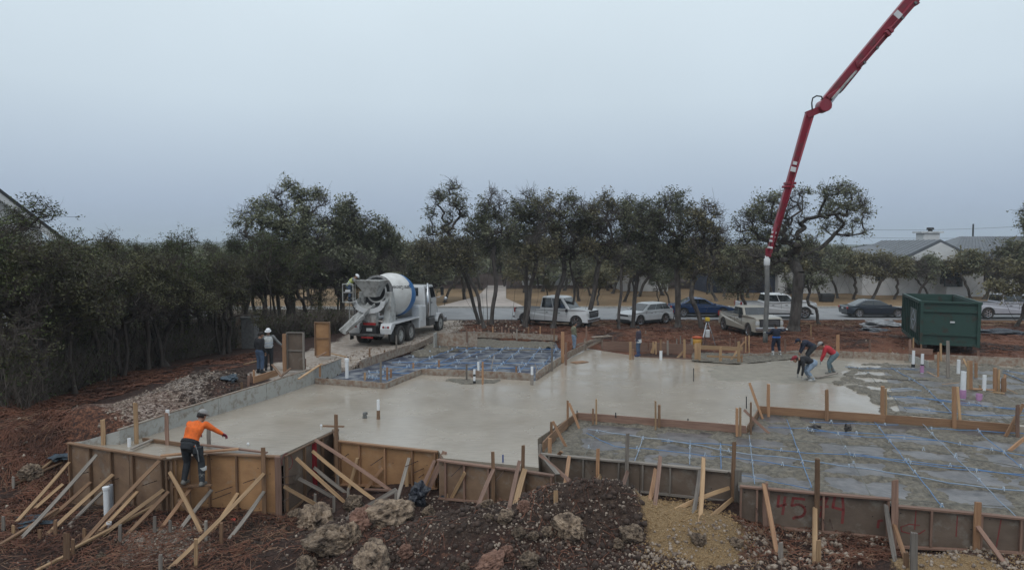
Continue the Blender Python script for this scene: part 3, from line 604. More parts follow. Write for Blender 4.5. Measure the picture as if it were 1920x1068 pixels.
# middle boards between slab and front bay
for (a, b, zt, h, key, lab) in [((1018, 833), (1064, 789), 0.08, 0.3, 'b', 'short brown board down the left side of the front bay'), ((1083, 776), (1400, 801), 0.06, 0.24, 'r', 'long reddish board between the smooth slab and the front bay'),
        ((1402, 800), (1424, 765), 0.06, 0.24, 'b', 'short brown board at the step in the middle edge'), ((1424, 764), (1660, 781), 0.07, 0.26, 'o', 'orange board behind the front bay, left length'),
        ((1661, 781), (1905, 799), 0.07, 0.26, 'o', 'orange board behind the front bay, right length'), ((1064, 789), (1083, 776), 0.06, 0.24, 'b', 'corner piece joining the middle boards')]:
    low_board(XY(*a), XY(*b), zt, h, key, lab)
# two standing panel frames by the left wall
def upright(u, v, w, h, z0, rz, mt, ply, label):
    p = W(u, v, z=z0); r = empty('upright_formwork', p, rz); tag(r, label, 'form panel', 'panels standing on end')
    MB().box2((-w / 2, 0.03, 0.02), (w / 2, 0.045, h - 0.02)).obj('plywood', ply, r)
    for x in (-w / 2 + 0.02, w / 2 - 0.02): board('side_rail', (x, 0, 0), (x, 0, h), 0.045, 0.14, mt, r, (0, 1, 0))
    for z in (0.02, h * 0.52, h - 0.02): board('cross_rail', (-w / 2 + 0.044, 0, z), (w / 2 - 0.044, 0, z), 0.12 if z != h * 0.52 else 0.06, 0.045, mt, r, (0, 0, 1))
    return r
upright(555, 694, 0.74, 1.60, 0.25, R(-6), M_GRY, M_PLYG, 'grey cement coated panel frame standing on end beside two people')
upright(605, 667, 0.74, 1.62, 0.2, R(-4), M_BRN, M_PLYO, 'orange brown panel frame standing on end on the far wall corner')
p = W(534, 697, z=0.2); tag(board('timber_post', p, p + Vector((0, 0, 1.6)), 0.16, 0.05, M_ORG, None, (0, 1, 0)), 'wide orange board standing left of the grey upright panel', 'board')
# ---------------------------------------------------------------- loose lumber: braces, stakes, posts, planks
ORDW = ['leftmost', 'second from the left', 'third from the left', 'fourth from the left', 'fifth from the left', 'sixth from the left', 'seventh from the left', 'eighth from the left',
        'ninth from the left', 'tenth from the left', 'eleventh from the left', 'twelfth from the left']
LUM = []         # (object, screen x, family key)
def fam(o, u, key): LUM.append((o, u, key)); return o
def plane_hit(u, v, A, B, off):
    A = Vector((*A, 0)); B = Vector((*B, 0)); d = (B - A).normalized(); n = Vector((d.y, -d.x, 0)); A = A + n * off
    c = Vector((0, 0, CAM_H)); q = W(u, v, y=10) - c; t = (A - c).dot(n) / q.dot(n); return c + q * t
PL = {'A': (P(133, 827), P(312, 856)), 'C': (P(322, 857), P(403, 848)), 'D': (P(390, 847), P(525, 852)), 'E': (P(530, 853), P(630, 803)), 'F': (P(636, 822), P(822, 842)), 'H': (P(824, 857), P(1040, 886)),
      'J': (P(1013, 847), P(1377, 881)), 'L': (P(1387, 907), P(1667, 931)), 'M': (P(1678, 944), P(1925, 968))}
def brace(u0, v0, u1, v1, k, pl, w=0.09, t=0.04, off=0.16, sink=0.03, key=None, name='brace'):
    p = plane_hit(u0, v0, *PL[pl], off) if pl in PL else (W(u0, v0, y=pl) if isinstance(pl, (int, float)) else W(u0, v0, z=0))
    q = G(u1, v1, -sink)
    d = (q - p).normalized(); toward = Vector((0, -1, 0.25)); face = d.cross(toward).normalized()
    o = board(name, p, q, w, t, WOOD[k], None, d.cross(face)); tag(o, None, 'brace' if name == 'brace' else name)
    return fam(o, (u0 + u1) / 2, key or (k, 'brace', pl))
def stake(u, v0, v1, k, w=0.055, t=0.04, u0=None, key='front', base=None, name='stake', z=None):
    q = G(u, v1, -0.05) if base is None else W(u, v1, z=base)
    p = W(u0 if u0 is not None else u, v0, y=q.y)
    o = board(name, q, p, w, t, WOOD[k], None, (0, 1, 0)); tag(o, None, name)
    return fam(o, u, (k, name, key))
# against the tall left panel
for a in [(130, 866, 11, 995, 'y'), (181, 852, 29, 1009, 'g'), (118, 907, 58, 952, 'y'), (170, 903, 74, 983, 'b'), (212, 889, 82, 1001, 'y'), (193, 921, 114, 996, 'g'), (299, 863, 145, 1022, 'b'),
          (258, 921, 160, 1016, 'y'), (307, 917, 167, 1013, 'y'), (316, 921, 233, 1001, 'b')]: brace(*a, 'A')
brace(319, 893, 276, 927, 'b', 'A'); LUM[-1][0]
for a in [(318, 884, 380, 996, 'y', 'C'), (495, 887, 314, 1065, 'y', 'D'), (495, 921, 424, 1013, 'g', 'D'), (446, 924, 394, 998, 'y', 'D'), (361, 909, 298, 990, 'o', 'C'), (397, 918, 328, 996, 'g', 'D'),
          (335, 936, 386, 982, 'b', 'C'), (410, 960, 394, 976, 'b', 'D')]: brace(*a, off=0.2)
for a in [(555, 858, 648, 939, 'y', 'E'), (591, 824, 739, 920, 'r', 'E'), (586, 845, 702, 931, 'y', 'E'), (532, 911, 619, 957, 'y', 'E'), (589, 876, 650, 920, 'g', 'E'), (560, 896, 626, 929, 'g', 'E')]: brace(*a)
brace(743, 917, 641, 974, 'g', 15.6, key=('g', 'brace', 'mid'), w=0.11)
for a in [(717, 877, 683, 914, 'o', 'F'), (767, 858, 743, 938, 'g', 'F'), (834, 846, 796, 927, 'r', 'F', 0.14), (815, 862, 777, 938, 'r', 'F'), (670, 858, 653, 914, 'y', 'F'),
          (872, 885, 845, 934, 'y', 'H'), (925, 879, 891, 957, 'r', 'H'), (974, 864, 948, 976, 'r', 'H'), (984, 879, 957, 976, 'y', 'H', 0.13)]: brace(*a)
for a in [(1012, 852, 1102, 920, 'r', 'J'), (1053, 846, 1009, 886, 'o', 'J'), (1067, 855, 1055, 929, 'o', 'J'), (1126, 891, 1110, 924, 'y', 'J'), (1177, 883, 1157, 933, 'r', 'J'), (1238, 855, 1227, 948, 'r', 'J'),
          (1229, 879, 1217, 938, 'o', 'J'), (1319, 858, 1312, 970, 'y', 'J'), (1313, 882, 1300, 958, 'g', 'J'), (1367, 914, 1265, 950, 'y', 'J'), (1374, 934, 1319, 969, 'y', 'J'), (1369, 884, 1324, 914, 'g', 'J'),
          (1374, 970, 1320, 972, 'r', 'J')]: brace(*a)
for a in [(1432, 906, 1458, 1038, 'o', 'L'), (1528, 951, 1528, 1050, 'y', 'L', 0.10), (1661, 946, 1679, 1049, 'g', 'L'), (1677, 983, 1704, 1053, 'o', 'M'), (1832, 985, 1890, 1060, 'r', 'M')]: brace(*a)
# kickers and loose planks lying on the ground
def plank(a, b, k, w=0.09, t=0.04, label=None, la=0.05, lb=0.05, name='plank', za=None, zb=None, up=None):
    p = G(*a, la) if za is None else W(*a, z=za); q = G(*b, lb) if zb is None else W(*b, z=zb)
    o = board(name, p, q, w, t, WOOD[k], None, up); tag(o, label, 'plank'); return o
plank((304, 958), (131, 1039), 'y', label='long pale kicker board crossing low in front of the tall left panel', la=0.3, lb=0.12)
plank((131, 1039), (69, 1066), 'y', label='short kicker board running out of the bottom left of the picture')
plank((109, 967), (0, 1020), 'b', label='brown kicker board low at the far left edge', la=0.2)
plank((117, 867), (20, 906), 'b', label='thin brown board lying on mulch beside a pale rock', la=0.15)
plank((75, 878), (98, 866), 'y', label='short pale board half buried by the pale rock at the left')
plank((301, 854), (447, 841), 'o', label='orange board laid flat under the worker in orange', za=0.16, zb=0.13, w=0.14, up=(0, 0, 1))
plank((374, 833), (500, 848), 'r', label='long thin board lying on the form edge by the worker in orange', za=0.06, zb=0.09)
plank((246, 841), (286, 823), 'g', label='grey board bridging the corner of the left form', za=0.08, zb=0.10)
plank((268, 823), (375, 838), 'b', label='brown board crossing inside the left corner bay', za=0.06, zb=0.06, w=0.05, t=0.1)
plank((605, 798), (645, 799), 'b', label='short board nailed across a tall post at the step', za=0.2, zb=0.2)
plank((683, 922), (735, 922), 'r', label='short kicker board low in front of the warm brown panel', la=0.1, lb=0.1)
plank((560, 710), (603, 682), 'y', label='long pale board leaning over the left wall by the grey upright panel', za=0.66, zb=0.72)
plank((594, 669), (612, 660), 'o', label='short orange board at the foot of the orange upright panel', za=0.7, zb=0.72)
plank((620, 662), (650, 669), 'y', label='pale board lying over rubble right of the orange upright panel', za=0.55, zb=0.4)
plank((510, 683), (527, 705), 'b', label='brown board leaning against the wall, closest to the white vest person', za=0.8, zb=0.66)
plank((528, 704), (545, 690), 'b', label='short brown board forming a vee below the grey upright panel', za=0.66, zb=0.8)
plank((475, 712), (520, 698), 'o', label='orange board flat behind the left wall by the two standing people', za=0.5, zb=0.5, w=0.05, t=0.25)
plank((458, 684), (482, 676), 'y', label='short pale plank on mulch behind the person in the black jacket')
plank((1003, 681), (1010, 707), 'g', label='thin grey stick propped in the walled back bay, right one', za=0.5, zb=0.0, w=0.04, t=0.03)
plank((927, 664), (921, 692), 'g', label='thin grey stick propped in the walled back bay, left one', za=0.5, zb=0.0, w=0.04, t=0.03)
plank((1766, 720), (1798, 717), 'y', label='thin pale lath lying on rough concrete left of the tall white pipe', za=0.14, zb=0.2, w=0.035, t=0.02)
plank((1738, 696), (1757, 706), 'y', label='short pale lath by the pair of short white pipes', za=0.12, zb=0.1, w=0.035, t=0.02)
plank((1885, 727), (1908, 738), 'y', label='pale lath lying right of the timber box', za=0.12, zb=0.1, w=0.035, t=0.02)
plank((1075, 680), (1098, 677), 'o', label='orange wet board floating on the slab by the standing person', za=0.02, zb=0.02, w=0.45, t=0.03, up=(0, 0, 1))
# posts standing in front of, or on, the forms
for (u, a, b, k, w) in [(496, 838, 969, 'b', 0.11), (523, 856, 970, 'r', 0.16), (632, 777, 915, 'b', 0.10), (634, 881, 926, 'g', 0.08), (763, 881, 931, 'y', 0.09), (924, 846, 926, 'b', 0.09), (981, 834, 938, 'b', 0.09),
                        (1121, 840, 895, 'o', 0.09), (1176, 812, 920, 'g', 0.09), (1374, 827, 978, 'b', 0.09), (1382, 880, 984, 'g', 0.17), (1319, 858, 900, 'r', 0.08), (1529, 860, 1004, 'b', 0.10),
                        (1675, 899, 1000, 'r', 0.13), (1831, 940, 1016, 'o', 0.13), (1434, 904, 984, 'r', 0.10), (1012, 832, 862, 'g', 0.07)]:
    pl = 'A' if u < 320 else 'D' if u < 530 else 'F' if u < 823 else 'H' if u < 1000 else 'J' if u < 1384 else 'L' if u < 1673 else 'M'
    q = plane_hit(u, b, *PL[pl], 0.155); q.z = min(q.z, gzs(q.x, q.y)) - 0.02; p = W(u, a, y=q.y); p.x = q.x
    fam(tag(board('timber_post', q, p, w, 0.045, WOOD[k], None, (0, 1, 0)), None, 'post'), u, (k, 'post', pl))
# short stakes driven in the ground in front
for (u, a, b, k) in [(6, 967, 996, 'g'), (25, 984, 1003, 'y'), (74, 992, 1008, 'b'), (104, 974, 999, 'b'), (158, 990, 1009, 'b'), (137, 1010, 1034, 'b'), (225, 983, 1012, 'g'), (290, 967, 995, 'g'),
                     (319, 975, 1000, 'g'), (301, 1039, 1070, 'g'), (415, 980, 1015, 'b'), (386, 976, 1014, 'g'), (367, 1010, 1058, 'y'), (25, 893, 912, 'g')]: stake(u, a, b, k, 0.07)
stake(125, 998, 1052, 'b', 0.14)
for (u, a, b, k) in [(591, 926, 943, 'g'), (626, 929, 955, 'g'), (653, 914, 932, 'g'), (742, 922, 940, 'g'), (788, 915, 930, 'r'), (838, 926, 936, 'y')]: stake(u, a, b, k, 0.07, key='step')
for (u, a, b, k, w) in [(1042, 918, 934, 'y', 0.1), (1464, 1016, 1044, 'g', 0.09), (1535, 1012, 1049, 'y', 0.09), (1714, 998, 1068, 'g', 0.13), (1699, 1035, 1058, 'b', 0.09)]: stake(u, a, b, k, w, key='right')
# posts inside the left corner bay
for (u, a, b, k, w) in [(194, 786, 835, 'y', 0.11), (256, 755, 833, 'y', 0.11), (314, 774, 835, 'r', 0.10), (392, 803, 836, 'g', 0.10)]:
    q = W(u, b, z=-0.02); p = W(u, a, y=q.y); p.x = q.x; fam(tag(board('timber_post', q, p, w, 0.045, WOOD[k], None, (0, 1, 0)), None, 'post'), u, (k, 'post', 'corner'))
# stakes and braces along the middle boards: (u, top, bottom, colour, family)
for (u, a, b, k, w) in [(1064.5, 750, 799, 'o', 0.07), (1034, 790, 828, 'b', 0.08), (1031, 821, 858, 'o', 0.1), (1118, 748, 795, 'y', 0.05), (1112, 765, 795, 'b', 0.06), (1229, 752, 807, 'y', 0.05), (1236, 759, 803, 'b', 0.08),
                        (1382, 765, 818, 'o', 0.08), (1388, 764, 817, 'y', 0.06), (1408, 754, 814, 'b', 0.05), (1441, 720, 781, 'o', 0.1), (1550, 730, 788, 'o', 0.11), (1655, 724, 792, 'o', 0.12), (1661, 728, 792, 'y', 0.05),
                        (1789, 724, 803, 'o', 0.13), (1908, 758, 820, 'r', 0.1)]: stake(u, a, b, k, w, key='middle', base=-0.2)
def ibrace(u0, v0, u1, v1, z1, k, w=0.08, key='middle'):
    q = W(u1, v1, z=z1); p = W(u0, v0, y=q.y + 0.25); d = (p - q).normalized()
    o = board('brace', q, p, w, 0.04, WOOD[k], None, (0, 1, 0)); tag(o, None, 'brace'); return fam(o, (u0 + u1) / 2, (k, 'brace', key))
for a in [(1067, 755, 1086, 803, -0.2, 'o'), (1037, 790, 1062, 838, -0.2, 'o'), (1405, 717, 1430, 785, -0.2, 'o'), (1395, 768, 1442, 812, -0.2, 'r'), (1795, 725, 1801, 803, -0.2, 'y'), (1919, 757, 1885, 818, -0.2, 'o', 0.1), (1925, 818, 1892, 845, -0.2, 'o', 0.1)]: ibrace(*a)
# stakes round the walled back bay and the back edge
for (u, a, b, k) in [(743, 628, 660, 'g'), (714, 670, 725, 'g'), (905, 678, 720, 'o'), (1035, 652, 696, 'g'), (875, 682, 712, 'g'), (726, 688, 712, 'o'), (733, 692, 708, 'o'), (684, 698, 712, 'y'),
                     (693, 653, 676, 'b'), (721, 656, 668, 'b'), (775, 680, 690, 'o'), (823, 675, 688, 'o'), (968, 686, 700, 'o')]: stake(u, a, b, k, 0.08, key='bay', base=0.0)
for (u, a, b, k) in [(896, 609, 628, 'r'), (902, 616, 628, 'r'), (924, 612, 628, 'o'), (941, 612, 629, 'r'), (947, 618, 629, 'r'), (954, 615, 630, 'r'), (969, 616, 637, 'g'), (991, 613, 631, 'o'), (1013, 612, 631, 'o'),
                     (1034, 617, 633, 'r'), (1039, 618, 640, 'b'), (889, 620, 634, 'g'), (865, 622, 640, 'r')]: stake(u, a, b, k, 0.09, key='far', base=0.0)
stake(1055, 622, 680, 'o', 0.16, key='far', base=0.0); stake(1061, 642, 684, 'r', 0.1, key='far', base=0.0); stake(1099.5, 612, 646, 'r', 0.1, key='far', base=0.0)
for (u, a, b, k, w) in [(1149, 630, 655, 'r', .1), (1182, 640, 674, 'y', .13), (1187, 654, 674, 'b', .07), (1225, 640, 662, 'y', .1), (1230, 640, 664, 'y', .07), (1239, 636, 674, 'b', .1), (1252, 638, 665, 'g', .1), (1269, 634, 660, 'g', .06),
                     (1276, 629, 662, 'g', .06), (1283, 635, 672, 'y', .12), (1297, 634, 663, 'g', .1), (1306, 643, 675, 'y', .2), (1312, 643, 676, 'y', .1), (1351, 650, 678, 'y', .13), (1385, 640, 680, 'y', .14), (1369, 635, 655, 'r', .07),
                     (1379, 634, 655, 'r', .07), (1393, 633, 662, 'r', .09), (1398, 631, 660, 'y', .07), (1404.5, 628, 662, 'y', .05), (1391, 664, 680, 'o', .05)]: stake(u, a, b, k, w, key='box', base=0.0)
for a in [(1228, 645, 1222, 662, 0, 'y', .16), (1283, 656, 1269, 672, 0, 'y', .1), (1396, 640, 1376, 664, 0, 'o', .09), (1385, 655, 1370, 675, 0, 'y', .07)]: ibrace(*a, key='box')
for (u, a, b, k, w) in [(1520.5, 608, 640, 'y', .07), (1571, 627, 670, 'o', .16), (1631, 636, 664, 'r', .1), (1669, 655, 672, 'o', .13), (1706, 636, 668, 'r', .12), (1712.5, 633, 662, 'y', .07), (1727, 645, 664, 'b', .07), (1759, 660, 706, 'o', .07),
                     (1764, 643, 680, 'y', .09), (1777, 638, 708, 'g', .13), (1834, 657, 668, 'r', .12), (1502, 645, 664, 'r', .1), (1472, 636, 664, 'r', .1)]: stake(u, a, b, k, w, key='back right', base=0.0)
for (u, a, b, k, w) in [(1815, 676, 733, 'y', .08), (1820, 676, 733, 'o', .13), (1830, 680, 708, 'o', .11), (1866, 690, 735, 'o', .15), (1873, 692, 735, 'y', .07), (1882, 708, 736, 'o', .18), (1837, 722, 733, 'y', .05), (1910, 666, 676, 'r', .1)]: stake(u, a, b, k, w, key='timber box', base=0.0)
plank((1824, 728), (1866, 731), 'o', label='thin orange board joining the two post clusters of the timber box', za=0.12, zb=0.12)
plank((1804, 728), (1884, 737), 'y', label='pale board along the bottom of the timber box', za=0.05, zb=0.05)
ibrace(1885, 702, 1878, 735, 0.0, 'o', .08, 'timber box'); ibrace(1806, 672, 1820, 700, 0.0, 'y', .07, 'timber box')
for (u, a, b) in [(430, 690, 718), (449, 724, 746)]: pass
for (u, a, b, k) in [(430, 738, 755, 'b'), (466, 704, 726, 'r'), (470, 700, 722, 'r'), (476, 694, 716, 'o'), (453, 716, 734, 'b'), (572, 672, 692, 'r'), (600, 683, 706, 'o')]: stake(u, a, b, k, 0.08, key='left wall', base=0.25)
PLACE = {'A': 'on the tall left panel', 'C': 'around the worker in orange', 'D': 'right of the worker in orange', 'E': 'beside the red stud', 'F': 'on the warm brown panel',
         'H': 'behind the left dirt pile', 'J': 'on the grey stained front panels', 'L': 'on the panel with red numbers', 'M': 'on the panel with red scrawl', 'mid': 'lying across the pale boulders', 'front': 'in the mulch at the front left',
         'step': 'by the step in the front', 'right': 'in the soil at the front right', 'corner': 'in the left corner bay', 'middle': 'along the middle boards', 'bay': 'round the walled back bay', 'far': 'on the far edge of the walled bay',
         'box': 'in the clutter below the tripod', 'back right': 'on the back edge near the dumpster', 'timber box': 'at the timber box with white pipes', 'left wall': 'behind the left wall'}
fams = {}
for o, u, key in LUM: fams.setdefault(key, []).append((u, o))
GRPN = {'brace': 'braces propping the forms', 'stake': 'stakes driven beside the forms', 'post': 'posts at the forms'}
for (k, kind, pl), l in fams.items():
    l.sort(key=lambda t: t[0]); nn = len(l); base = f'{WORD[k]} {kind} {PLACE[pl]}'
    for i, (u, o) in enumerate(l):
        o['group'] = GRPN[kind if kind in GRPN else 'stake']
        o['label'] = base if nn == 1 else (f'{ORDW[i]} of the {nn} {WORD[k]} {kind}s {PLACE[pl]}'.replace(' from the left of the', ' from left of') if nn < 13 and i < 12 else base)
# ---------------------------------------------------------------- the pale timber bench / chute at the end of the plank
p = W(1112, 655, z=0.0); r = empty('timber_bench', p, R(25)); tag(r, 'rickety timber bench of pale boards behind the standing person', 'bench')
for x in (-0.5, 0.55): board('leg', (x, 0, 0), (x, 0, 0.62), 0.09, 0.04, M_SPL2, r, (0, 1, 0))
board('rail', (-1.3, -0.05, 0.25), (0.9, -0.05, 0.72), 0.09, 0.04, M_SPL2, r, (0, 1, 0)); board('seat', (-0.1, 0, 0.66), (1.1, 0, 0.66), 0.3, 0.04, M_SPL2, r, (0, 0, 1)); board('stretcher', (-0.4, 0.06, 0.1), (0.6, 0.06, 0.45), 0.09, 0.04, M_SPL2, r, (0, 1, 0))
# box form near the truck
p = W(848, 652, z=0.0); r = empty('box_formwork', p, R(-8)); tag(r, 'splashed timber box form with a pink stain beside the truck wheels', 'form box')
MB().box2((-0.9, 0.3, 0.05), (1.3, 0.34, 0.75)).obj('back_board', M_SPL2, r); MB().box2((-0.95, -0.3, 0.0), (-0.9, 0.34, 0.8)).obj('end_board', M_SPLASH, r)
for x in (-0.1, 0.85): board('post', (x, -0.3, -0.1), (x, -0.3, 0.35), 0.09, 0.05, M_SPL2, r, (0, 1, 0))
board('rail', (-0.1, -0.35, 0.2), (0.9, -0.35, 0.17), 0.08, 0.04, M_SPL2, r, (0, 0, 1)); board('pink_stake', (0.75, 0.25, 0.0), (0.75, 0.25, 0.95), 0.09, 0.04, M_RED, r, (0, 1, 0))
# ---------------------------------------------------------------- pipes
def pipe(u, v0, v1, z, r, label, mt=M_PVC, cap=None, foot=None, band=None, name='vent_pipe', zt=None):
    q = W(u, v1, z=z); p = W(u, v0, y=q.y); e = empty(name, q); tag(e, label, 'pipe', 'pipes standing in the pour'); h = p.z - q.z
    n = 14; m = MB().lathe((0, 0, 0), (0, 0, 1), [(-0.05, r), (h, r), (h, r * 0.8), (h - 0.03, r * 0.78)], n); m.obj('tube', mt, e, smooth=False)
    if cap: MB().lathe((0, 0, h - cap), (0, 0, 1), [(0, r * 1.25), (cap, r * 1.25), (cap + 0.01, r * 0.9)], n).obj('collar', mt, e)
    if foot: MB().lathe((0, 0, 0), (0, 0, 1), [(0, r * 1.25), (foot[0], r * 1.2)], n).obj('foot', foot[1], e)
    if band: MB().lathe((0, 0, band[0]), (0, 0, 1), [(0, r * 1.08), (band[1], r * 1.08)], n).obj('band', M_BLACK, e)
    return e
pipe(709.5, 749, 785, 0, 0.045, 'white pipe with dark lower half standing alone in smooth concrete', foot=(0.28, M_BRN))
pipe(650.5, 672, 706, 0.2, 0.07, 'thick white pipe with wide collar at the left wall corner', cap=0.12)
pipe(889.5, 692, 719, 0, 0.045, 'nearer of two striped pipes by the long low board', band=(0.3, 0.08), foot=(0.12, M_BLACK)); pipe(897, 678, 704, 0.02, 0.05, 'taller of two striped pipes by the long low board', foot=(0.06, M_BLACK))
pipe(997.5, 687, 721, 0, 0.05, 'white pipe with cement coated foot at the bay corner', foot=(0.4, M_GRY))
pipe(1239, 657, 674, 0, 0.07, 'short white pipe in the timber clutter behind the slab'); pipe(1712, 657, 688, 0.05, 0.06, 'left of two short white pipes below the dumpster', foot=(0.14, M_BLACK))
pipe(1728.6, 663, 698, 0.05, 0.06, 'right of two short white pipes below the dumpster, pink foot', foot=(0.3, M_PINK), band=(0.3, 0.06)); pipe(1796.7, 674, 701, 0.05, 0.065, 'white pipe just left of the timber box posts')
pipe(1805, 696, 746, 0.05, 0.085, 'tallest white pipe with purple primer at its foot', foot=(0.3, M_PINK)); pipe(1845, 703, 733, 0.05, 0.065, 'white pipe standing inside the timber box'); pipe(1835.6, 738, 748, 0.04, 0.1, 'low capped purple stub near the tallest white pipe', M_PINK)
pipe(242.6, 821, 840, -0.05, 0.045, 'short white pipe inside the left corner bay'); pipe(200.5, 912, 968, -1.45, 0.068, 'white pipe standing outside the tall left panel', cap=0.06)
pipe(209, 908, 964, -1.5, 0.06, 'grey pipe just behind the white one at the tall left panel', mat('grey_pipe', (0.28, 0.29, 0.31), 0.5)); pipe(205, 978, 1000, -1.55, 0.06, 'muddy white pipe stub at the foot of the left braces')
pipe(314, 768, 775, 0.72, 0.05, 'white cap on the wooden post in the corner bay'); pipe(943, 852, 866, 0.0, 0.018, 'thin blue marker stub at the slab front edge', mat('blue_stub', (0.02, 0.06, 0.22), 0.5), name='marker_stub')
for u, a, b, lab in [(1300.5, 690, 714, 'black steel rod upright in the middle of the smooth slab'), (1399.5, 743, 765, 'black steel rod at the step of the middle boards'), (1082, 769, 776, 'tiny rod at the slab edge, left'), (1154.5, 773, 782, 'tiny rod at the slab edge, middle'), (1290, 784, 790, 'tiny rod at the slab edge, right')]:
    q = W(u, b, z=0); p = W(u, a, y=q.y); tag(MB().tube([q, p], 0.018, 6).obj('steel_rod', M_BLACK), lab, 'rod')
p = W(684, 783, z=0); m = MB()
m.lathe(p, (0, 0, 1), [(-0.02, 0.075), (0.06, 0.07), (0.09, 0.055), (0.12, 0.07), (0.17, 0.06), (0.19, 0.02)], 10); m.box(p + Vector((0.03, 0, 0.15)), (0.1, 0.07, 0.07), Matrix.Rotation(0.5, 3, 'Z'))
tag(m.obj('wrapped_stub', mat('grey_cloth', (0.13, 0.13, 0.125), 0.9, bump=0.5), None, True), 'dark stub wrapped in a cement soaked rag in the slab', 'pipe stub')
for u, v, lab in [(602, 797, 'white round cap on the top corner of the step'), (465, 831, 'tiny white nail cap near the front edge of the slab')]:
    p = W(u, v, z=0.12 if u > 500 else 0.06); tag(MB().lathe(p, (0, 0, 1), [(-0.12, 0.012), (-0.02, 0.012), (-0.02, 0.035), (0.02, 0.03), (0.03, 0.01)], 10).obj('pin_head', M_PVC), lab, 'cap')
# rebar ends poking through panels, one thing per panel
def rebars(pl, lst, label):
    ms = []
    for (u0, v0, u1, v1) in lst:
        a = plane_hit(u0, v0, *PL[pl], 0.01); b = plane_hit(u1, v1, *PL[pl], 0.5); o = MB().tube([a, b], 0.011, 5).obj('rebar_end', M_REBAR); tag(o, label, 'rebar', 'rebar ends ' + PLACE[pl].replace('leaning ', ''))
rebars('F', [(654, 850, 642, 858), (717, 857, 695, 872), (785, 863, 760, 874), (795, 877, 775, 886), (795, 888, 785, 895)], 'thin rusty bar end poking out of the warm brown panel')
rebars('H', [(866, 873, 846, 892), (948, 880, 930, 900)], 'thin rusty bar end poking out behind the left pile')
rebars('A', [(170, 883, 152, 888), (225, 895, 180, 910), (295, 900, 266, 910)], 'thin rusty bar end poking out of the tall left panel')
rebars('D', [(437, 911, 403, 923), (434, 922, 398, 936), (478, 897, 456, 905)], 'thin rusty bar end poking out right of the orange worker')
rebars('E', [(556, 890, 530, 894), (552, 906, 530, 908), (560, 920, 532, 940)], 'thin rusty bar end poking out beside the red stud')
rebars('L', [(1418, 948, 1422, 966), (1543, 969, 1548, 988), (1556, 972, 1561, 990)], 'thin rusty bar end below the red numbers')

# ---------------------------------------------------------------- cables with plastic chairs
def chair_mesh():
    m = MB(); 
    for a in (0.7, 2.4, 3.9, 5.5): m.beam((0.0, 0, 0.055), (math.cos(a) * 0.055, math.sin(a) * 0.055, -0.03), 0.018, 0.012)
    m.box((0, 0, 0.05), (0.05, 0.035, 0.045)); return m.me('chair')
CH_ME = chair_mesh(); CH_ME.materials.append(M_CHAIR)
NCAB = [0]
def cable(px, z, mt, label, r=0.013, clips=(), sag=0.012, sc=1.0, parent_grp='cables in the front bay'):
    pts = []
    for (a, b) in zip(px[:-1], px[1:]):
        A = W(*a, z=z); B = W(*b, z=z); n = max(2, int((B - A).length / 0.35))
        for i in range(n): pts.append(A.lerp(B, i / n))
    pts.append(W(*px[-1], z=z)); NCAB[0] += 1
    o0 = pts[0].copy(); e = empty('tension_cable', o0); tag(e, label, 'cable', parent_grp)
    wob = [Vector((0, 0, 0.012 * math.sin(i * 0.9 + NCAB[0]) + 0.01 * math.sin(i * 2.3))) + Vector((0, 0.012 * math.sin(i * 1.3 + NCAB[0] * 2), 0)) for i in range(len(pts))]
    MB().tube([p - o0 + w for p, w in zip(pts, wob)], r * .8, 6).obj('sheath', mt, e, smooth=True)
    Lt = len(pts) - 1
    for s in clips:
        i = min(Lt - 1, int(s * Lt)); q = pts[i].lerp(pts[i + 1], s * Lt - i) - o0
        c = bpy.data.objects.new('cable_chair', CH_ME); COL.objects.link(c); c.parent = e; c.location = q; c.rotation_euler = (0, 0, rnd.uniform(0, 3)); c.scale = (sc * .8,) * 3
    return e
ZC = -0.12
cable([(1102, 805), (1240, 823), (1400, 850), (1514, 863), (1604, 875), (1780, 904), (1990, 930)], ZC, M_CABW, 'pale thick cable running the whole front bay nearest the front panels', 0.019, (0.36, 0.62, 0.9))
cable([(1100, 812), (1153, 836), (1240, 844), (1370, 857), (1520, 877)], ZC, M_BLUE, 'blue cable through the left end of the front bay', 0.013, (0.32, 0.6, 0.9))
cable([(1240, 826), (1350, 832), (1514, 848), (1620, 855), (1800, 880), (1990, 893)], ZC, M_BLUE, 'long blue cable below the pink smeared sheeting', 0.013, (0.02, 0.2, 0.33, 0.5, 0.64, 0.8))
cable([(1514, 806), (1600, 811), (1722, 818), (1920, 853), (1990, 862)], ZC, M_BLUE, 'blue cable beside the two dark rags', 0.014, (0.02, 0.2, 0.62, 0.75, 0.9))
cable([(1440, 800), (1514, 803), (1600, 816), (1760, 826)], ZC, M_BLUE, 'thin blue cable ending near the orange board', 0.012, (0.25, 0.8))
cable([(1440, 822), (1560, 831), (1734, 842), (1920, 877)], ZC, M_CABG, 'cement coated cable half buried across the front bay', 0.014, (0.62, 0.75))
cable([(1585, 850), (1693, 862), (1800, 874), (1990, 905)], ZC, M_BLUE, 'blue cable on the right with three white chairs', 0.013, (0.02, 0.3, 0.5))
cable([(1741, 803), (1830, 806), (1990, 818)], ZC, M_BLUE, 'blue cable directly below the right end of the orange board', 0.014, (0.02, 0.35))
cable([(1518, 791), (1600, 793), (1685, 797)], ZC, M_BLUE, 'short blue cable directly below the left end of the orange board', 0.012, (0.05, 0.85))
cable([(1538, 932), (1700, 938), (1990, 955)], ZC, M_CABG, 'dull cable close behind the panel with red scrawl', 0.011)
cable([(1300, 875), (1400, 893), (1520, 915)], ZC, M_BLUE, 'faint blue cable close behind the panel with red numbers', 0.010, (0.5,))
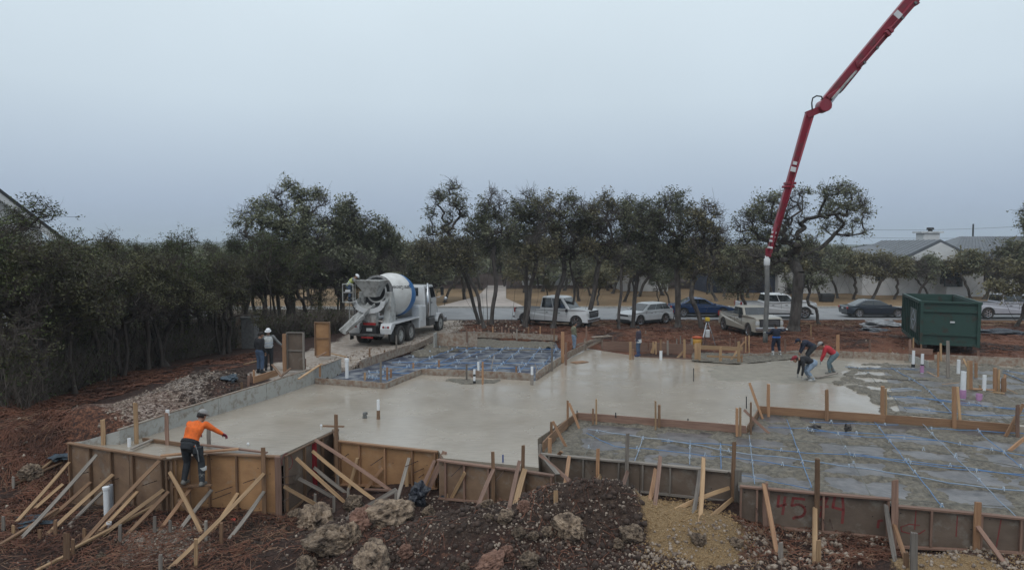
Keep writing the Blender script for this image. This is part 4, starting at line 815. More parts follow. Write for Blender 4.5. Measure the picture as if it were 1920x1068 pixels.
for i, (a, b, c, mt) in enumerate([((1122, 804), (1095, 855), (0.1, 0.7), M_CABG), ((1207, 817), (1189, 867), (0.1, 0.55), M_CABW), ((1294, 825), (1293, 871), (0.3, 0.7), M_CABW), ((1351, 830), (1352, 880), (0.2, 0.5), M_BLUE),
                        ((1405, 815), (1415, 908), (0.25, 0.6), M_CABW), ((1475, 785), (1522, 914), (0.25, 0.55, 0.7), M_BLUE), ((1557, 787), (1634, 930), (0.03, 0.25, 0.45, 0.65), M_CABG), ((1640, 791), (1768, 950), (0.1, 0.3, 0.55, 0.68, 0.99), M_BLUE),
                        ((1730, 795), (1905, 968), (0.15, 0.45, 0.7), M_CABW), ((1831, 805), (1990, 937), (0.05, 0.4, 0.6), M_BLUE)]):
    cable([a, b], ZC + 0.03, mt, f'cable running front to back, {ORDW[i]} in the front bay', 0.013, c)
ZB = 0.09; g2 = 'cables behind the middle board'
for px, mt, c, lab in [([(1585, 687), (1620, 690), (1720, 692)], M_BLUE, (0.05, 0.3, 0.75), 'blue cable starting behind the red shirt worker'), ([(1651, 709), (1741, 713)], M_BLACK, (0.6,), 'dark short cable behind the middle board'), ([(1667, 742), (1790, 752), (1930, 772)], M_BLUE, (0.2, 0.6), 'blue cable left of the tall pipe foot'),
                       ([(1700, 742), (1810, 758), (1930, 768)], M_BLUE, (), 'long blue cable below the tallest white pipe'), ([(1695, 764), (1830, 778), (1930, 779)], M_BLUE, (0.2,), 'blue cable directly behind the middle board on the right'),
                       ([(1671, 689), (1730, 722), (1785, 773)], M_BLUE, (0.1, 0.35, 0.6, 0.85), 'blue diagonal cable behind the middle board with four white chairs'), ([(1606, 688), (1630, 700), (1642, 716)], M_CABG, (0.1, 0.4), 'short dull diagonal cable near the red shirt worker'), ([(1660, 732), (1700, 768)], M_CABG, (0.5,), 'dull diagonal cable ending at the middle board'),
                       ([(1828, 752), (1912, 800)], M_CABG, (0.1,), 'pale diagonal cable at the far right behind the middle board'), ([(1880, 694), (1990, 712)], M_BLUE, (0.1, 0.35), 'blue cable at the right edge beyond the timber box'), ([(1880, 698), (1990, 740)], M_BLUE, (0.2,), 'blue diagonal cable at the right edge beyond the timber box')]:
    cable(px, ZB, mt, lab, 0.015, c, parent_grp=g2)
cable([(1668, 731), (1700, 727), (1728, 732)], 0.13, M_CABW, 'curved white offcut of cable lying behind the middle board', 0.022, parent_grp=g2)
# walled bay grid
g3 = 'cables in the walled back bay'
for i, (a, b) in enumerate([((818, 652), (1052, 654)), ((790, 660), (1048, 660)), ((765, 669), (1040, 672)), ((735, 679), (1032, 681)), ((712, 688), (1020, 690)), ((690, 698), (790, 699)), ((690, 706), (745, 714))]):
    cable([a, b], -0.04, M_BLACK if i in (1, 2) else M_BLUE, f'cable across the walled bay, {["farthest", "second farthest", "third farthest", "fourth farthest", "fifth farthest", "sixth farthest", "nearest"][i]} one', 0.022, [0.04 + 0.135 * k + rnd.uniform(-.03, .03) for k in range(8 if i < 5 else 3)], sc=1.6, parent_grp=g3)
for i, (a, b) in enumerate([((700, 712), (860, 650)), ((745, 714), (890, 650)), ((800, 700), (920, 650)), ((860, 703), (950, 650)), ((915, 705), (980, 650)), ((965, 707), (1015, 650)), ((1003, 705), (1045, 652))]):
    cable([a, b], -0.02, M_BLUE, f'cable running back in the walled bay, {ORDW[i]}', 0.018, [0.12 + 0.25 * k + rnd.uniform(-.05, .05) for k in range(4)], sc=1.5, parent_grp=g3)
# rags, scraps
def crumple(name, c, s, mt, label, cat, seed, sub=3, parent=None, flat=0.6):
    bm = bmesh.new(); bmesh.ops.create_icosphere(bm, subdivisions=sub, radius=1)
    for v in bm.verts:
        n = mnoise.noise(v.co * 1.6 + Vector((seed * 3.1, 0, 0))) * 0.7 + abs(mnoise.noise(v.co * 3.6 + Vector((0, seed, 0)))) * 0.5
        v.co = Vector((v.co.x * s[0], v.co.y * s[1], v.co.z * s[2])) * (0.75 + n)
    me = bpy.data.meshes.new(name); bm.to_mesh(me); bm.free(); o = link(name, me, parent, mt); o.location = c
    if label: tag(o, label, cat)
    return o
M_RAG = mat('muddy_rag', (0.10, 0.085, 0.075), 0.9, col2=(0.025, 0.022, 0.022), scale=6, bump=0.6, bscale=20); M_TARP = mat('black_tarp', (0.035, 0.04, 0.055), 0.45, col2=(0.015, 0.016, 0.02), scale=3, bump=1, bscale=5, dist=0.1)
M_TARPW = mat('grey_tarp', (0.32, 0.32, 0.33), 0.6, col2=(0.14, 0.14, 0.145), scale=3, bump=1, bscale=5, dist=0.1); M_TARPB = mat('blue_grey_tarp', (0.05, 0.075, 0.10), 0.5, col2=(0.02, 0.028, 0.035), scale=3, bump=1, bscale=6, dist=0.1)
crumple('rag', W(1590, 801, z=-0.06), (0.13, 0.1, 0.14), M_RAG, 'dark peaked rag on the cables, right of the pair', 'rag', 3); crumple('rag', W(1530, 799, z=-0.12), (0.17, 0.12, 0.06), M_RAG, 'flat dark rag on the cables, left of the pair', 'rag', 5)
crumple('tarp', W(785, 925, z=-0.7), (0.25, 0.2, 0.3), M_TARP, 'dark blue bundle slumped behind the leaning reddish braces', 'tarp', 6); crumple('tarp', G(850, 927, 0.0), (0.35, 0.12, 0.1), M_TARP, 'dark cloth lying against the front panel left of the pile', 'tarp', 7)
crumple('tarp', G(112, 858, 0.05), (0.3, 0.3, 0.1), M_TARPB, 'blue grey tarp beside the tall left panel corner', 'tarp', 8); crumple('tarp', G(60, 972, 0.0), (0.55, 0.4, 0.06), M_TARPB, 'dark blue sheet under the left braces', 'tarp', 9)
crumple('tarp', G(432, 712, 0.05), (0.3, 0.3, 0.14), M_TARPB, 'small blue bag on the mud mound behind the left wall', 'bag', 10)
crumple('tarp', G(1655, 610, 0.1), (1.6, 1.0, 0.22), M_TARPW, 'crumpled grey tarp left of the green dumpster', 'tarp', 11, 4); crumple('tarp', G(1885, 627, 0.1), (2.4, 1.2, 0.22), M_TARP, 'black tarp spread on red mulch right of the dumpster', 'tarp', 12, 4)
crumple('tarp', G(1640, 619, 0.05), (1.0, 0.7, 0.16), M_TARP, 'black tarp end peeking from under the grey tarp', 'tarp', 13, 4); crumple('litter', G(437, 974, 0.02), (0.06, 0.05, 0.035), mat('red_scrap', (0.45, 0.05, 0.03), 0.6), 'small red scrap on dark soil right of the braces', 'litter', 14, 2)
# bottle
b = G(904, 1060, 0.05); e = empty('water_bottle', b, R(25)); tag(e, 'crushed blue and clear plastic bottle on soil at the bottom edge', 'bottle')
MB().lathe((0, 0, 0), (1, 0, 0), [(0, .02), (.01, .034), (.06, .03), (.12, .034), (.17, .034), (.2, .015), (.215, .015)], 12).obj('body', mat('bottle_plastic', (0.35, 0.5, 0.6), 0.2), e, True)
MB().lathe((0.07, 0, 0), (1, 0, 0), [(0, .036), (.06, .036)], 12).obj('label_band', mat('bottle_label', (0.03, 0.2, 0.5), 0.5), e, True); MB().lathe((.215, 0, 0), (1, 0, 0), [(0, .018), (.02, .018)], 10).obj('cap', M_PVC, e)
# ---------------------------------------------------------------- vehicles
WH = {}
def wheel_meshes(r, w, spokes, rimmat, key):
    if key in WH: return WH[key]
    t = MB().lathe((0, -w / 2, 0), (0, 1, 0), [(0.0, r * .66), (0.0, r * .93), (w * .12, r), (w * .88, r), (w, r * .93), (w, r * .66), (w * .5, r * .62), (0.0, r * .66)], 28, cap=False).me('tyre'); t.materials.append(M_TYRE)
    m = MB().lathe((0, -w * .44, 0), (0, 1, 0), [(0, r * .64), (w * .1, r * .64), (w * .12, r * .57), (w * .88, r * .57), (w * .9, r * .64), (w * .92, r * .64)], 28, cap=False)
    m.lathe((0, -w * .2, 0), (0, 1, 0), [(0, .001), (0, r * .2), (w * .4, r * .2), (w * .4, .001)], 12, cap=False)
    for s in (-1, 1):
        for k in range(spokes):
            a = 2 * math.pi * k / spokes; m.beam((math.cos(a) * r * .15, s * w * .36, math.sin(a) * r * .15), (math.cos(a) * r * .6, s * w * .36, math.sin(a) * r * .6), r * .22 if spokes < 8 else r * .13, w * .1, up=(0, 1, 0))
    m = m.me('rim'); m.materials.append(rimmat)
    d = MB().lathe((0, -w * .2, 0), (0, 1, 0), [(0, r * .58), (w * .4, r * .58)], 20).me('disc'); d.materials.append(M_BLACK)
    WH[key] = (t, m, d); return WH[key]
def wheel(parent, x, y, r, w, spokes=5, rim=None, key=None):
    t, m, d = wheel_meshes(r, w, spokes, rim or M_CHROME, key or (r, w, spokes))
    e = bpy.data.objects.new('wheel', None); COL.objects.link(e); e.parent = parent; e.location = (x, y, r)
    for nme, me in (('tyre', t), ('rim', m), ('brake_disc', d)):
        o = bpy.data.objects.new(nme, me); COL.objects.link(o); o.parent = e
    return e
def arch(x, r, n=9): return [(x + r * math.cos(a), 0.32 + r * math.sin(a)) for a in [math.pi * i / (n - 1) for i in range(n)]]
def quadpatch(m, P00, P10, P11, P01, s0, s1, t0, t1, off, rk=(0, 0)):
    P00, P10, P11, P01 = map(Vector, (P00, P10, P11, P01)); nrm = (P10 - P00).cross(P01 - P00).normalized() * off
    f = lambda s, t: P00.lerp(P10, s).lerp(P01.lerp(P11, s), t) + nrm
    vs = [f(s0, t0), f(s1, t0), f(s1 + rk[1], t1), f(s0 + rk[0], t1)]; m.add(vs, [(0, 1, 2, 3)]); m.add([v - nrm * 0.8 for v in vs], [(3, 2, 1, 0)]); return m
def car(name, label, loc, rz, pm, kind, L=4.6, Wd=1.82, H=1.5, scale=1.0, rim=None, cat='car', belt=None, lamp=True, group='vehicles parked beyond the pour'):
    r = empty(name, loc, rz); r.scale = (scale,) * 3; tag(r, label, cat, group)
    wr = 0.34 if kind == 'sedan' else 0.39 if kind == 'suv' else 0.43; fx, rx = L / 2 - 0.93, -L / 2 + 0.95; zb = 0.24 if kind != 'pickup' else 0.38
    bz = belt or {'sedan': 0.92, 'suv': 1.05, 'pickup': 1.16}[kind]; ar = wr + 0.07; F = L / 2; Bk = -L / 2
    def A(x): return [(px, pz - 0.32 + wr) for px, pz in arch(x, ar)]
    if kind == 'sedan': top = [(F - .02, .62), (F - .10, .70), (F - .5, .80), (F - 1.25, bz), (-.6, bz + .03), (Bk + .75, bz + .05), (Bk + .08, bz), (Bk, .8)]
    elif kind == 'suv': top = [(F - .02, .75), (F - .08, .86), (F - .35, .97), (F - 1.1, bz + .02), (0, bz + .06), (Bk + .25, bz + .15), (Bk + .05, bz + .1), (Bk, .9)]
    else: top = [(F - .02, 1.05), (F - .06, 1.22), (F - .3, 1.29), (F - 1.40, bz + .19), (F - 3.2, bz + .06), (F - 3.22, bz + .08), (Bk + .02, bz + .08), (Bk, bz)]
    poly = [(F, zb + .25), (F - .05, zb + .02)] + A(fx) + A(rx) + [(Bk + .06, zb + .05), (Bk, zb + .3)] + top[::-1]
    poly = [(F - .05, zb + .02)] + [p for p in A(fx)] + [p for p in A(rx)] + [(Bk + .06, zb + .05), (Bk, zb + .3)] + top[::-1] + [(F, zb + .25)]
    for i, p in enumerate(poly):
        if p[1] < zb + .02: poly[i] = (p[0], zb + .02)
    m = MB().prism(poly, -Wd / 2, Wd / 2); me = m.me('body')
    for v in me.vertices:                                                  # tumblehome and tapered nose and tail, seen from above
        c = v.co; k = 1 - 0.10 * max(0, (abs(c.x) - L / 2 + .55) / .55) ** 2 - 0.05 * max(0, (c.z - .75) / .5); c.y *= k
    o = link('body', me, r, pm, False); b = o.modifiers.new('bevel', 'BEVEL'); b.width = .045; b.segments = 3; b.limit_method = 'ANGLE'; b.angle_limit = R(30)
    MB().box2((Bk + .25, -Wd / 2 + .12, zb - .06), (F - .25, Wd / 2 - .12, zb + .5)).obj('underbody', M_BLACK, r)
    if kind in ('suv',):
        for s in (-1, 1): MB().prism([(fx - ar, zb), (rx + ar, zb), (rx + ar, zb + .13), (fx - ar, zb + .13)], s * Wd / 2 - .01 * s, s * Wd / 2 + .008 * s).obj('sill_trim', M_BLACK, r)
    # greenhouse
    if kind == 'sedan': g = dict(b0=F - 1.3, b1=Bk + .55, t0=F - 2.3, t1=Bk + 1.55); splits = [(.10, .49), (.51, .90)]
    elif kind == 'suv': g = dict(b0=F - 1.15, b1=Bk + .16, t0=F - 2.05, t1=Bk + .75); splits = [(.08, .40), (.415, .70), (.715, .96)]
    elif kind == 'crew': pass
    else: g = dict(b0=F - 1.5, b1=F - 3.35, t0=F - 2.05, t1=F - 3.2); splits = [(.10, .52), (.55, .94)]
    if kind == 'pickup' and L > 5.6: g = dict(b0=F - 1.35, b1=F - 3.95, t0=F - 2.15, t1=F - 3.8)
    wb, wt = Wd / 2 * .93, Wd / 2 * .78; z0, z1 = bz - .03, H
    lo = [(g['b0'], -wb, z0), (g['b0'], wb, z0), (g['b1'], wb, z0 + .03), (g['b1'], -wb, z0 + .03)]; hi = [(g['t0'], -wt, z1 - .05), (g['t0'], wt, z1 - .05), (g['t1'], wt, z1 - .03), (g['t1'], -wt, z1 - .03)]
    o = MB().loft([lo, hi]).obj('cabin', pm, r); b = o.modifiers.new('bevel', 'BEVEL'); b.width = .11; b.segments = 4
    MB().loft([[(g['t0'] - .12, -wt + .1, z1 - .06), (g['t0'] - .12, wt - .1, z1 - .06), (g['t1'] + .1, wt - .1, z1 - .05), (g['t1'] + .1, -wt + .1, z1 - .05)], [(g['t0'] - .3, -wt + .25, z1), (g['t0'] - .3, wt - .25, z1), (g['t1'] + .25, wt - .25, z1), (g['t1'] + .25, -wt + .25, z1)]]).obj('roof', pm, r)
    quadpatch(MB(), lo[0], lo[1], hi[1], hi[0], .06, .94, .14, .93, .012).obj('windshield', M_GLASS, r)
    quadpatch(MB(), lo[2], lo[3], hi[3], hi[2], .08, .92, .25, .9, .012).obj('rear_window', M_GLASS, r)
    for s, (a, b_, c, d) in ((-1, (lo[3], lo[0], hi[0], hi[3])), (1, (lo[1], lo[2], hi[2], hi[1]))):
        for (u0, u1) in splits:
            q = (1 - u1, 1 - u0) if s < 0 else (u0, u1); quadpatch(MB(), a, b_, c, d, q[0], q[1], .22, .9, .012).obj('side_window', M_GLASS, r)
    for s in (-1, 1):
        wheel(r, fx, s * (Wd / 2 - .12), wr, .24, 6, rim); wheel(r, rx, s * (Wd / 2 - .12), wr, .24, 6, rim)
        hz = {'sedan': .66, 'suv': .80, 'pickup': .97}[kind]
        MB().box((F - .07, s * (Wd / 2 - .27), hz), (.14, .36, .15 if kind != 'pickup' else .24)).obj('headlight', M_LENS, r, bevel=.02)
        MB().box((Bk + .03, s * (Wd / 2 - .16), hz + .12), (.1, .2, .17 if kind != 'pickup' else .34)).obj('taillight', M_REDL, r, bevel=.02)
        mo = MB().box((g['b0'] - .28, s * (Wd / 2 + .10), bz + .08), (.12, .2, .16 if kind != 'pickup' else .24)).obj('mirror', pm if kind != 'pickup' else M_BLACK, r, bevel=.03)
        for dx in (-.15, .95 if kind != 'pickup' else .85): MB().box((g['b0'] - 1.25 - dx + .15, s * (Wd / 2 * .975), bz - .13), (.17, .03, .035)).obj('door_handle', M_CHROME if kind != 'pickup' else M_BLACK, r)
        for dx in (0.35, 1.35): MB().box((g['b0'] - dx, s * (Wd / 2 * .985), (zb + bz) / 2 + .1), (.012, .012, bz - zb - .25)).obj('door_seam', M_BLACK, r)
    if kind == 'pickup':
        MB().box((F - .02, 0, .98), (.1, Wd - .62, .46)).obj('grille', M_BLACK, r)
        for z in (.9, 1.0, 1.09): MB().box((F + .025, 0, z), (.02, Wd - .78, .025)).obj('grille_bar', M_CHROME, r)
        MB().box((F + .03, 0, .62), (.14, Wd - .1, .2)).obj('bumper', M_CHROME, r, bevel=.04); MB().box((Bk - .05, 0, .6), (.14, Wd - .12, .18)).obj('bumper', M_CHROME, r, bevel=.03)
        x1 = g['b1'] - .1; MB().box2((Bk + .08, -Wd / 2 + .14, bz - .2), (x1, Wd / 2 - .14, bz + .087)).obj('bed_opening', M_BLACK, r)
    else:
        MB().box((F - .03, 0, hz - .02), (.08, Wd - .85, .12)).obj('grille', M_BLACK, r); MB().box((F - .06, 0, zb + .17), (.12, Wd - .5, .16)).obj('bumper_intake', M_BLACK, r)
        if kind == 'suv': MB().box((F - .03, 0, zb + .09), (.14, Wd - .15, .2)).obj('bumper', M_BLACK, r, bevel=.04); MB().box((Bk + .02, 0, zb + .14), (.12, Wd - .15, .24)).obj('bumper', M_BLACK, r, bevel=.04)
    MB().box((Bk - .02, 0, {'sedan': .72, 'suv': .95, 'pickup': .8}[kind]), (.02, .3, .15)).obj('number_plate', M_WHITE, r)
    return r
def at(u, D, z=None):
    x = (u - 960) / F_PX * D * (math.cos(PITCH) + 0.06); x = (u - 960) / F_PX * D
    return (x, D, gzs(x, D) if z is None else z)
M_BLUEP = paint('blue_paint', (0.012, 0.04, 0.115), 0.25); M_BLKP = paint('black_paint', (0.02, 0.028, 0.04), 0.2); M_BEIGE = paint('beige_paint', (0.34, 0.31, 0.26), 0.35, amt=.15); M_SILV = paint('silver_paint', (0.42, 0.42, 0.46), 0.3)
car('pickup_truck', 'large white pickup parked behind the slim oak trunks', at(1043, 47.0), R(-31), M_WHITE, 'pickup', 6.1, 2.08, 2.2, .93, cat='pickup truck')
car('suv_car', 'white compact SUV with dented front door on the red mulch', at(1211, 48.0), R(180 + 33), M_WHITE, 'suv', 4.55, 1.84, 1.68, .90)
car('sedan_car', 'blue sedan half hidden by an oak trunk on the street', at(1315, 52.6, .03), R(-3), M_BLUEP, 'sedan', 4.85, 1.84, 1.46)
car('pickup_truck', 'beige pickup facing the slab behind the person with the hose', (14.75, 42.3, gzs(14.7, 42)), R(-83), M_BEIGE, 'pickup', 5.5, 1.95, 1.86, .95, cat='pickup truck')
car('pickup_truck', 'white pickup on the street behind the thick leaning oak', at(1455, 51.6, .03), R(-3), M_WHITE, 'pickup', 5.7, 1.95, 1.9, .98, cat='pickup truck')
car('sedan_car', 'black sedan on the street left of the green dumpster', at(1640, 52.2, .03), R(-3), M_BLKP, 'sedan', 4.9, 1.86, 1.44, .94)
car('pickup_truck', 'silver pickup on the street right of the green dumpster', at(1892, 51.2, .03), R(-3), M_SILV, 'pickup', 5.9, 1.98, 1.92, .98, cat='pickup truck')

# concrete mixer truck
def mixer():
    r = empty('mixer_truck', (-7.35, 38.0, -0.03), math.atan2(6.3, 1.75)); tag(r, 'white concrete mixer truck with blue banded drum backed up to the slab', 'mixer truck')
    for x in (0, 1.4):
        for s in (-1, 1): wheel(r, x, s * 0.98, .53, .56, 10, M_DIRTYW, 'rear')
    for s in (-1, 1): wheel(r, 6.2, s * 1.0, .53, .32, 10, M_DIRTYW, 'front')
    MB().box2((-1.2, -.42, .72), (7.3, .42, 1.02)).obj('chassis', M_BLACK, r)
    # drum
    c0 = Vector((-1.0, 0, 3.02)); ax = Vector((4.9, 0, -.72)).normalized()
    M_DRUM = mat('drum_paint', (0.70, 0.69, 0.66), 0.45, col2=(0.52, 0.50, 0.47), scale=1.2, detail=8, thr=(.3, .6)); M_DB = mat('drum_blue', (0.02, 0.15, 0.40), 0.4, col2=(0.03, 0.14, 0.34), scale=2)
    e = MB().lathe(c0, ax, [(0.55, .52), (.6, .78), (.72, .86), (1.5, 1.07), (2.1, 1.22), (2.5, 1.25)], 48, cap=False).obj('drum', M_DRUM, r, True)
    MB().lathe(c0, ax, [(2.5, 1.25), (2.85, 1.25), (3.2, 1.19), (3.6, 1.03), (3.95, .84)], 48, cap=False).obj('blue_band', M_DB, e, True)
    MB().lathe(c0, ax, [(3.95, .84), (4.5, .5), (4.65, .1)], 48).obj('drum_nose', M_DIRTYW, e, True)
    MB().lathe(c0, ax, [(.52, .80), (.52, .93), (.68, .93), (.68, .80)], 48, cap=False).obj('drum_ring', M_STEEL, e, True)
    MB().lathe(c0, ax, [(.56, .05), (.57, .80)], 32, cap=False).obj('drum_mouth', M_BLACK, e)
    # lettering on the drum, upside down as the drum has turned
    sidev = Vector((0, -1, 0)); upv = ax.cross(sidev).normalized(); upv = upv if upv.z > 0 else -upv
    def rad(t):
        pr = [(.72, .86), (1.5, 1.07), (2.1, 1.22), (2.5, 1.25), (2.85, 1.25), (3.2, 1.19)]
        for (a, ra), (b, rb) in zip(pr[:-1], pr[1:]):
            if a <= t <= b: return ra + (rb - ra) * (t - a) / (b - a)
        return 1.1
    fc = bpy.data.curves.new('lettering', 'FONT'); fc.body = 'Lauren Concrete'; fc.size = .36; fc.extrude = .0; fc.align_x = 'CENTER'; fc.resolution_u = 3; fc.offset = 0.006
    fo = bpy.data.objects.new('tmp', fc); COL.objects.link(fo); bpy.context.view_layer.update()
    me = bpy.data.meshes.new_from_object(fo.evaluated_get(bpy.context.evaluated_depsgraph_get())); bpy.data.objects.remove(fo)
    bm = bmesh.new(); bm.from_mesh(me); bmesh.ops.subdivide_edges(bm, edges=[e_ for e_ in bm.edges if e_.calc_length() > .08], cuts=1); bm.to_mesh(me); bm.free()
    th0 = R(24)
    for v in me.vertices:
        t = 1.60 - v.co.x * .66; th = th0 - v.co.y / 1.2; rr_ = rad(t) + .006
        v.co = c0 + ax * t + (sidev * math.cos(th) + upv * math.sin(th)) * rr_
    link('lettering', me, e, M_BLACK)
    m = MB()
    for k in range(9):                                                     # small round emblem beside the words
        a = R(40 * k); t = 2.42 + .07 * math.cos(a); th = th0 + .0 + .07 * math.sin(a); p = c0 + ax * t + (sidev * math.cos(th) + upv * math.sin(th)) * (rad(t) + .012); m.box(p, (.05, .03, .05))
    m.obj('emblem', M_DB, e)
    # pedestals, hopper, chute
    MB().prism([(-1.05, 1.0), (-.15, 1.0), (-.05, 2.2), (-.35, 2.95), (-.62, 2.95), (-.75, 2.2)], -.98, -.62).obj('rear_pedestal', M_DIRTYW, r, bevel=.03); MB().prism([(-1.05, 1.0), (-.15, 1.0), (-.05, 2.2), (-.35, 2.95), (-.62, 2.95), (-.75, 2.2)], .62, .98).obj('rear_pedestal', M_DIRTYW, r, bevel=.03)
    MB().prism([(3.9, 1.0), (4.15, 1.0), (4.15, 2.1), (3.95, 2.1)], -.8, .8).obj('front_pedestal', M_WHITE, r)
    hop = []
    for z, hw, x0, x1 in ((3.62, .78, -1.6, -.55), (3.1, .45, -1.3, -.6), (2.72, .3, -1.15, -.7)): hop.append([(x0, -hw, z), (x1, -hw, z), (x1, hw, z), (x0, hw, z)])
    h = MB().loft(hop, cap=False).obj('hopper', M_DIRTYW, r); s = h.modifiers.new('thick', 'SOLIDIFY'); s.thickness = .03
    # collector: a wide U under the hopper
    col = []
    for i in range(13):
        a = math.pi * i / 12; y = -math.cos(a) * .88; z = 2.62 - .55 * math.sin(a) ** .8; col.append((y, z))
    m = MB(); rings = []
    for x, sc, dz in ((-.72, 1, .0), (-1.0, 1.0, -.05), (-1.35, .95, -.12)): rings.append([(x, y * sc, z + dz) for y, z in col])
    o = m.loft(rings, cap=False, closed=False).obj('collector', M_DIRTYW, r, True); s = o.modifiers.new('thick', 'SOLIDIFY'); s.thickness = .04
    m = MB()
    for i in range(12): m.beam((-1.38, col[i][0] * .95, col[i][1] - .12), (-1.38, col[i + 1][0] * .95, col[i + 1][1] - .12), .26, .05, up=(1, 0, 0))
    m.obj('collector_lip', M_WHITE, r)
    # chute: half pipe running down to the rear left
    def chute(a, b, w, d, name, par):
        a, b = Vector(a), Vector(b); dr = (b - a).normalized(); sd_ = dr.cross(Vector((0, 0, 1))).normalized(); up = sd_.cross(dr); rg = []
        for p in (a, b): rg.append([p + sd_ * (-math.cos(math.pi * i / 10)) * w + up * (-math.sin(math.pi * i / 10)) * d for i in range(11)])
        o = MB().loft(rg, cap=False, closed=False).obj(name, M_DIRTYW, par, True); s = o.modifiers.new('thick', 'SOLIDIFY'); s.thickness = .03
        for sg in (-1, 1): MB().tube([a + sd_ * w * sg, b + sd_ * w * sg], .03, 6).obj('chute_rim', M_DIRTYW, o)
        return o
    chute((-1.0, .05, 2.35), (-2.55, .95, 1.0), .33, .26, 'chute', r); chute((-1.6, .38, 1.78), (-2.25, .80, 1.25), .36, .3, 'chute_sleeve', r)
    MB().tube([(-.95, 0.0, 1.15), (-1.75, .45, 1.6)], .05, 8).obj('chute_ram', M_STEEL, r)
    MB().box2((-1.25, -.35, 1.0), (-.95, .35, 2.1)).obj('chute_post', M_DIRTYW, r)
    # rear: fenders, bumper, lamps, plate
    for s in (-1, 1):
        y0, y1 = sorted((s * .62, s * 1.26))
        MB().prism([(-1.35, 1.0), (-1.2, 1.28), (-.8, 1.30), (2.6, 1.30), (2.6, 1.24), (-.75, 1.2), (-1.0, .95), (-1.3, .72)], y0, y1).obj('fender', M_WHITE, r, bevel=.02)
        for k, (dy, mt) in enumerate(((.50, M_REDL), (.36, M_LENS), (.22, M_REDL))): MB().lathe((-1.33, s * (.70 + dy - .1), 1.10), (-1, 0, 0), [(0, .065), (.03, .055), (.035, .01)], 12).obj('taillight', mt, r)
        MB().box2((-1.25, s * 1.2 - .02, .35), (-.9, s * 1.2 + .02, .95)).obj('mud_flap', M_BLACK, r)
    MB().box2((-1.5, -.9, .62), (-1.38, 1.1, .74)).obj('bumper', M_STEEL, r); MB().box2((-1.35, -.4, .72), (-1.1, .45, 1.15)).obj('rear_housing', M_BLACK, r); MB().box2((-1.372, -.17, .87), (-1.355, .17, 1.03)).obj('number_plate', M_LENS, r)
    MB().box2((-1.38, -.35, 1.2), (-1.2, .35, 1.32)).obj('red_lamp_bar', M_REDL, r); MB().box2((-1.52, -.3, .5), (-1.5, .4, .58)).obj('reflector_strip', M_REDL, r)
    # side tank, boxes, deck
    MB().lathe((3.0, -.95, 1.0), (0, 0, 1), [(0, .01), (0, .3), (.95, .3), (.95, .01)], 20, cap=False).obj('water_tank', M_WHITE, r, bevel=.03)
    MB().box2((2.65, -1.2, .62), (3.7, -.68, 1.9)).obj('side_box', M_WHITE, r, bevel=.05); MB().box2((4.25, -1.2, .55), (5.1, -.7, 1.05)).obj('step_tank', M_STEEL, r, bevel=.04)
    MB().box2((2.65, .68, .62), (3.7, 1.2, 1.9)).obj('side_box', M_WHITE, r, bevel=.05)
    # cab and hood
    cab = MB().loft([[(3.85, -1.05, 1.1), (5.75, -1.05, 1.1), (5.75, 1.05, 1.1), (3.85, 1.05, 1.1)], [(3.85, -1.05, 2.15), (5.8, -1.05, 2.15), (5.8, 1.05, 2.15), (3.85, 1.05, 2.15)], [(3.95, -.97, 3.05), (5.35, -.97, 3.05), (5.35, .97, 3.05), (3.95, .97, 3.05)]]).obj('cab', M_WHITE, r, bevel=.07)
    quadpatch(MB(), (3.85, 1.05, 2.15), (3.85, -1.05, 2.15), (3.95, -.97, 3.05), (3.95, .97, 3.05), .2, .8, .3, .85, .015).obj('rear_window', M_GLASS, cab)
    for s, q in ((-1, ((3.85, -1.05, 2.15), (5.8, -1.05, 2.15), (5.35, -.97, 3.05), (3.95, -.97, 3.05))), (1, ((5.8, 1.05, 2.15), (3.85, 1.05, 2.15), (3.95, .97, 3.05), (5.35, .97, 3.05)))):
        u = ((.12, .42), (.52, .92)) if s < 0 else ((.58, .88), (.08, .48))
        quadpatch(MB(), *q, u[0][0], u[0][1], .35, .8, .015).obj('side_window', M_GLASS, cab); quadpatch(MB(), *q, u[1][0], u[1][1], .12, .85, .015).obj('side_window', M_GLASS, cab)
        MB().box((4.75, s * 1.06, 1.7), (.03, .02, 1.1)).obj('door_seam', M_BLACK, cab); MB().box((4.9, s * 1.07, 1.95), (.16, .03, .05)).obj('door_handle', M_BLACK, cab)
        MB().tube([(5.7, s * 1.1, 2.2), (5.95, s * 1.35, 2.3), (5.95, s * 1.35, 2.9)], .025, 6).obj('mirror_arm', M_CHROME, cab); MB().box((5.95, s * 1.36, 2.6), (.08, .2, .5)).obj('mirror', M_BLACK, cab, bevel=.02)
        MB().lathe((7.0, s * 1.2, 2.05), (-1, 0, 0), [(0, .02), (.02, .13), (.08, .11), (.12, .02)], 14).obj('hood_mirror', M_CHROME, cab); MB().tube([(6.9, s * 1.15, 1.6), (6.9, s * 1.2, 2.0)], .02, 6).obj('hood_mirror_arm', M_BLACK, cab)
        MB().lathe((4.0, s * 1.18, 1.15), (0, 0, 1), [(0, .09), (1.5, .09), (1.52, .06), (2.05, .06)], 12).obj('exhaust_stack', M_CHROME, cab, True) if s < 0 else None
    quadpatch(MB(), (5.8, -1.05, 2.15), (5.8, 1.05, 2.15), (5.35, .97, 3.05), (5.35, -.97, 3.05), .06, .94, .1, .9, .015).obj('windshield', M_GLASS, cab)
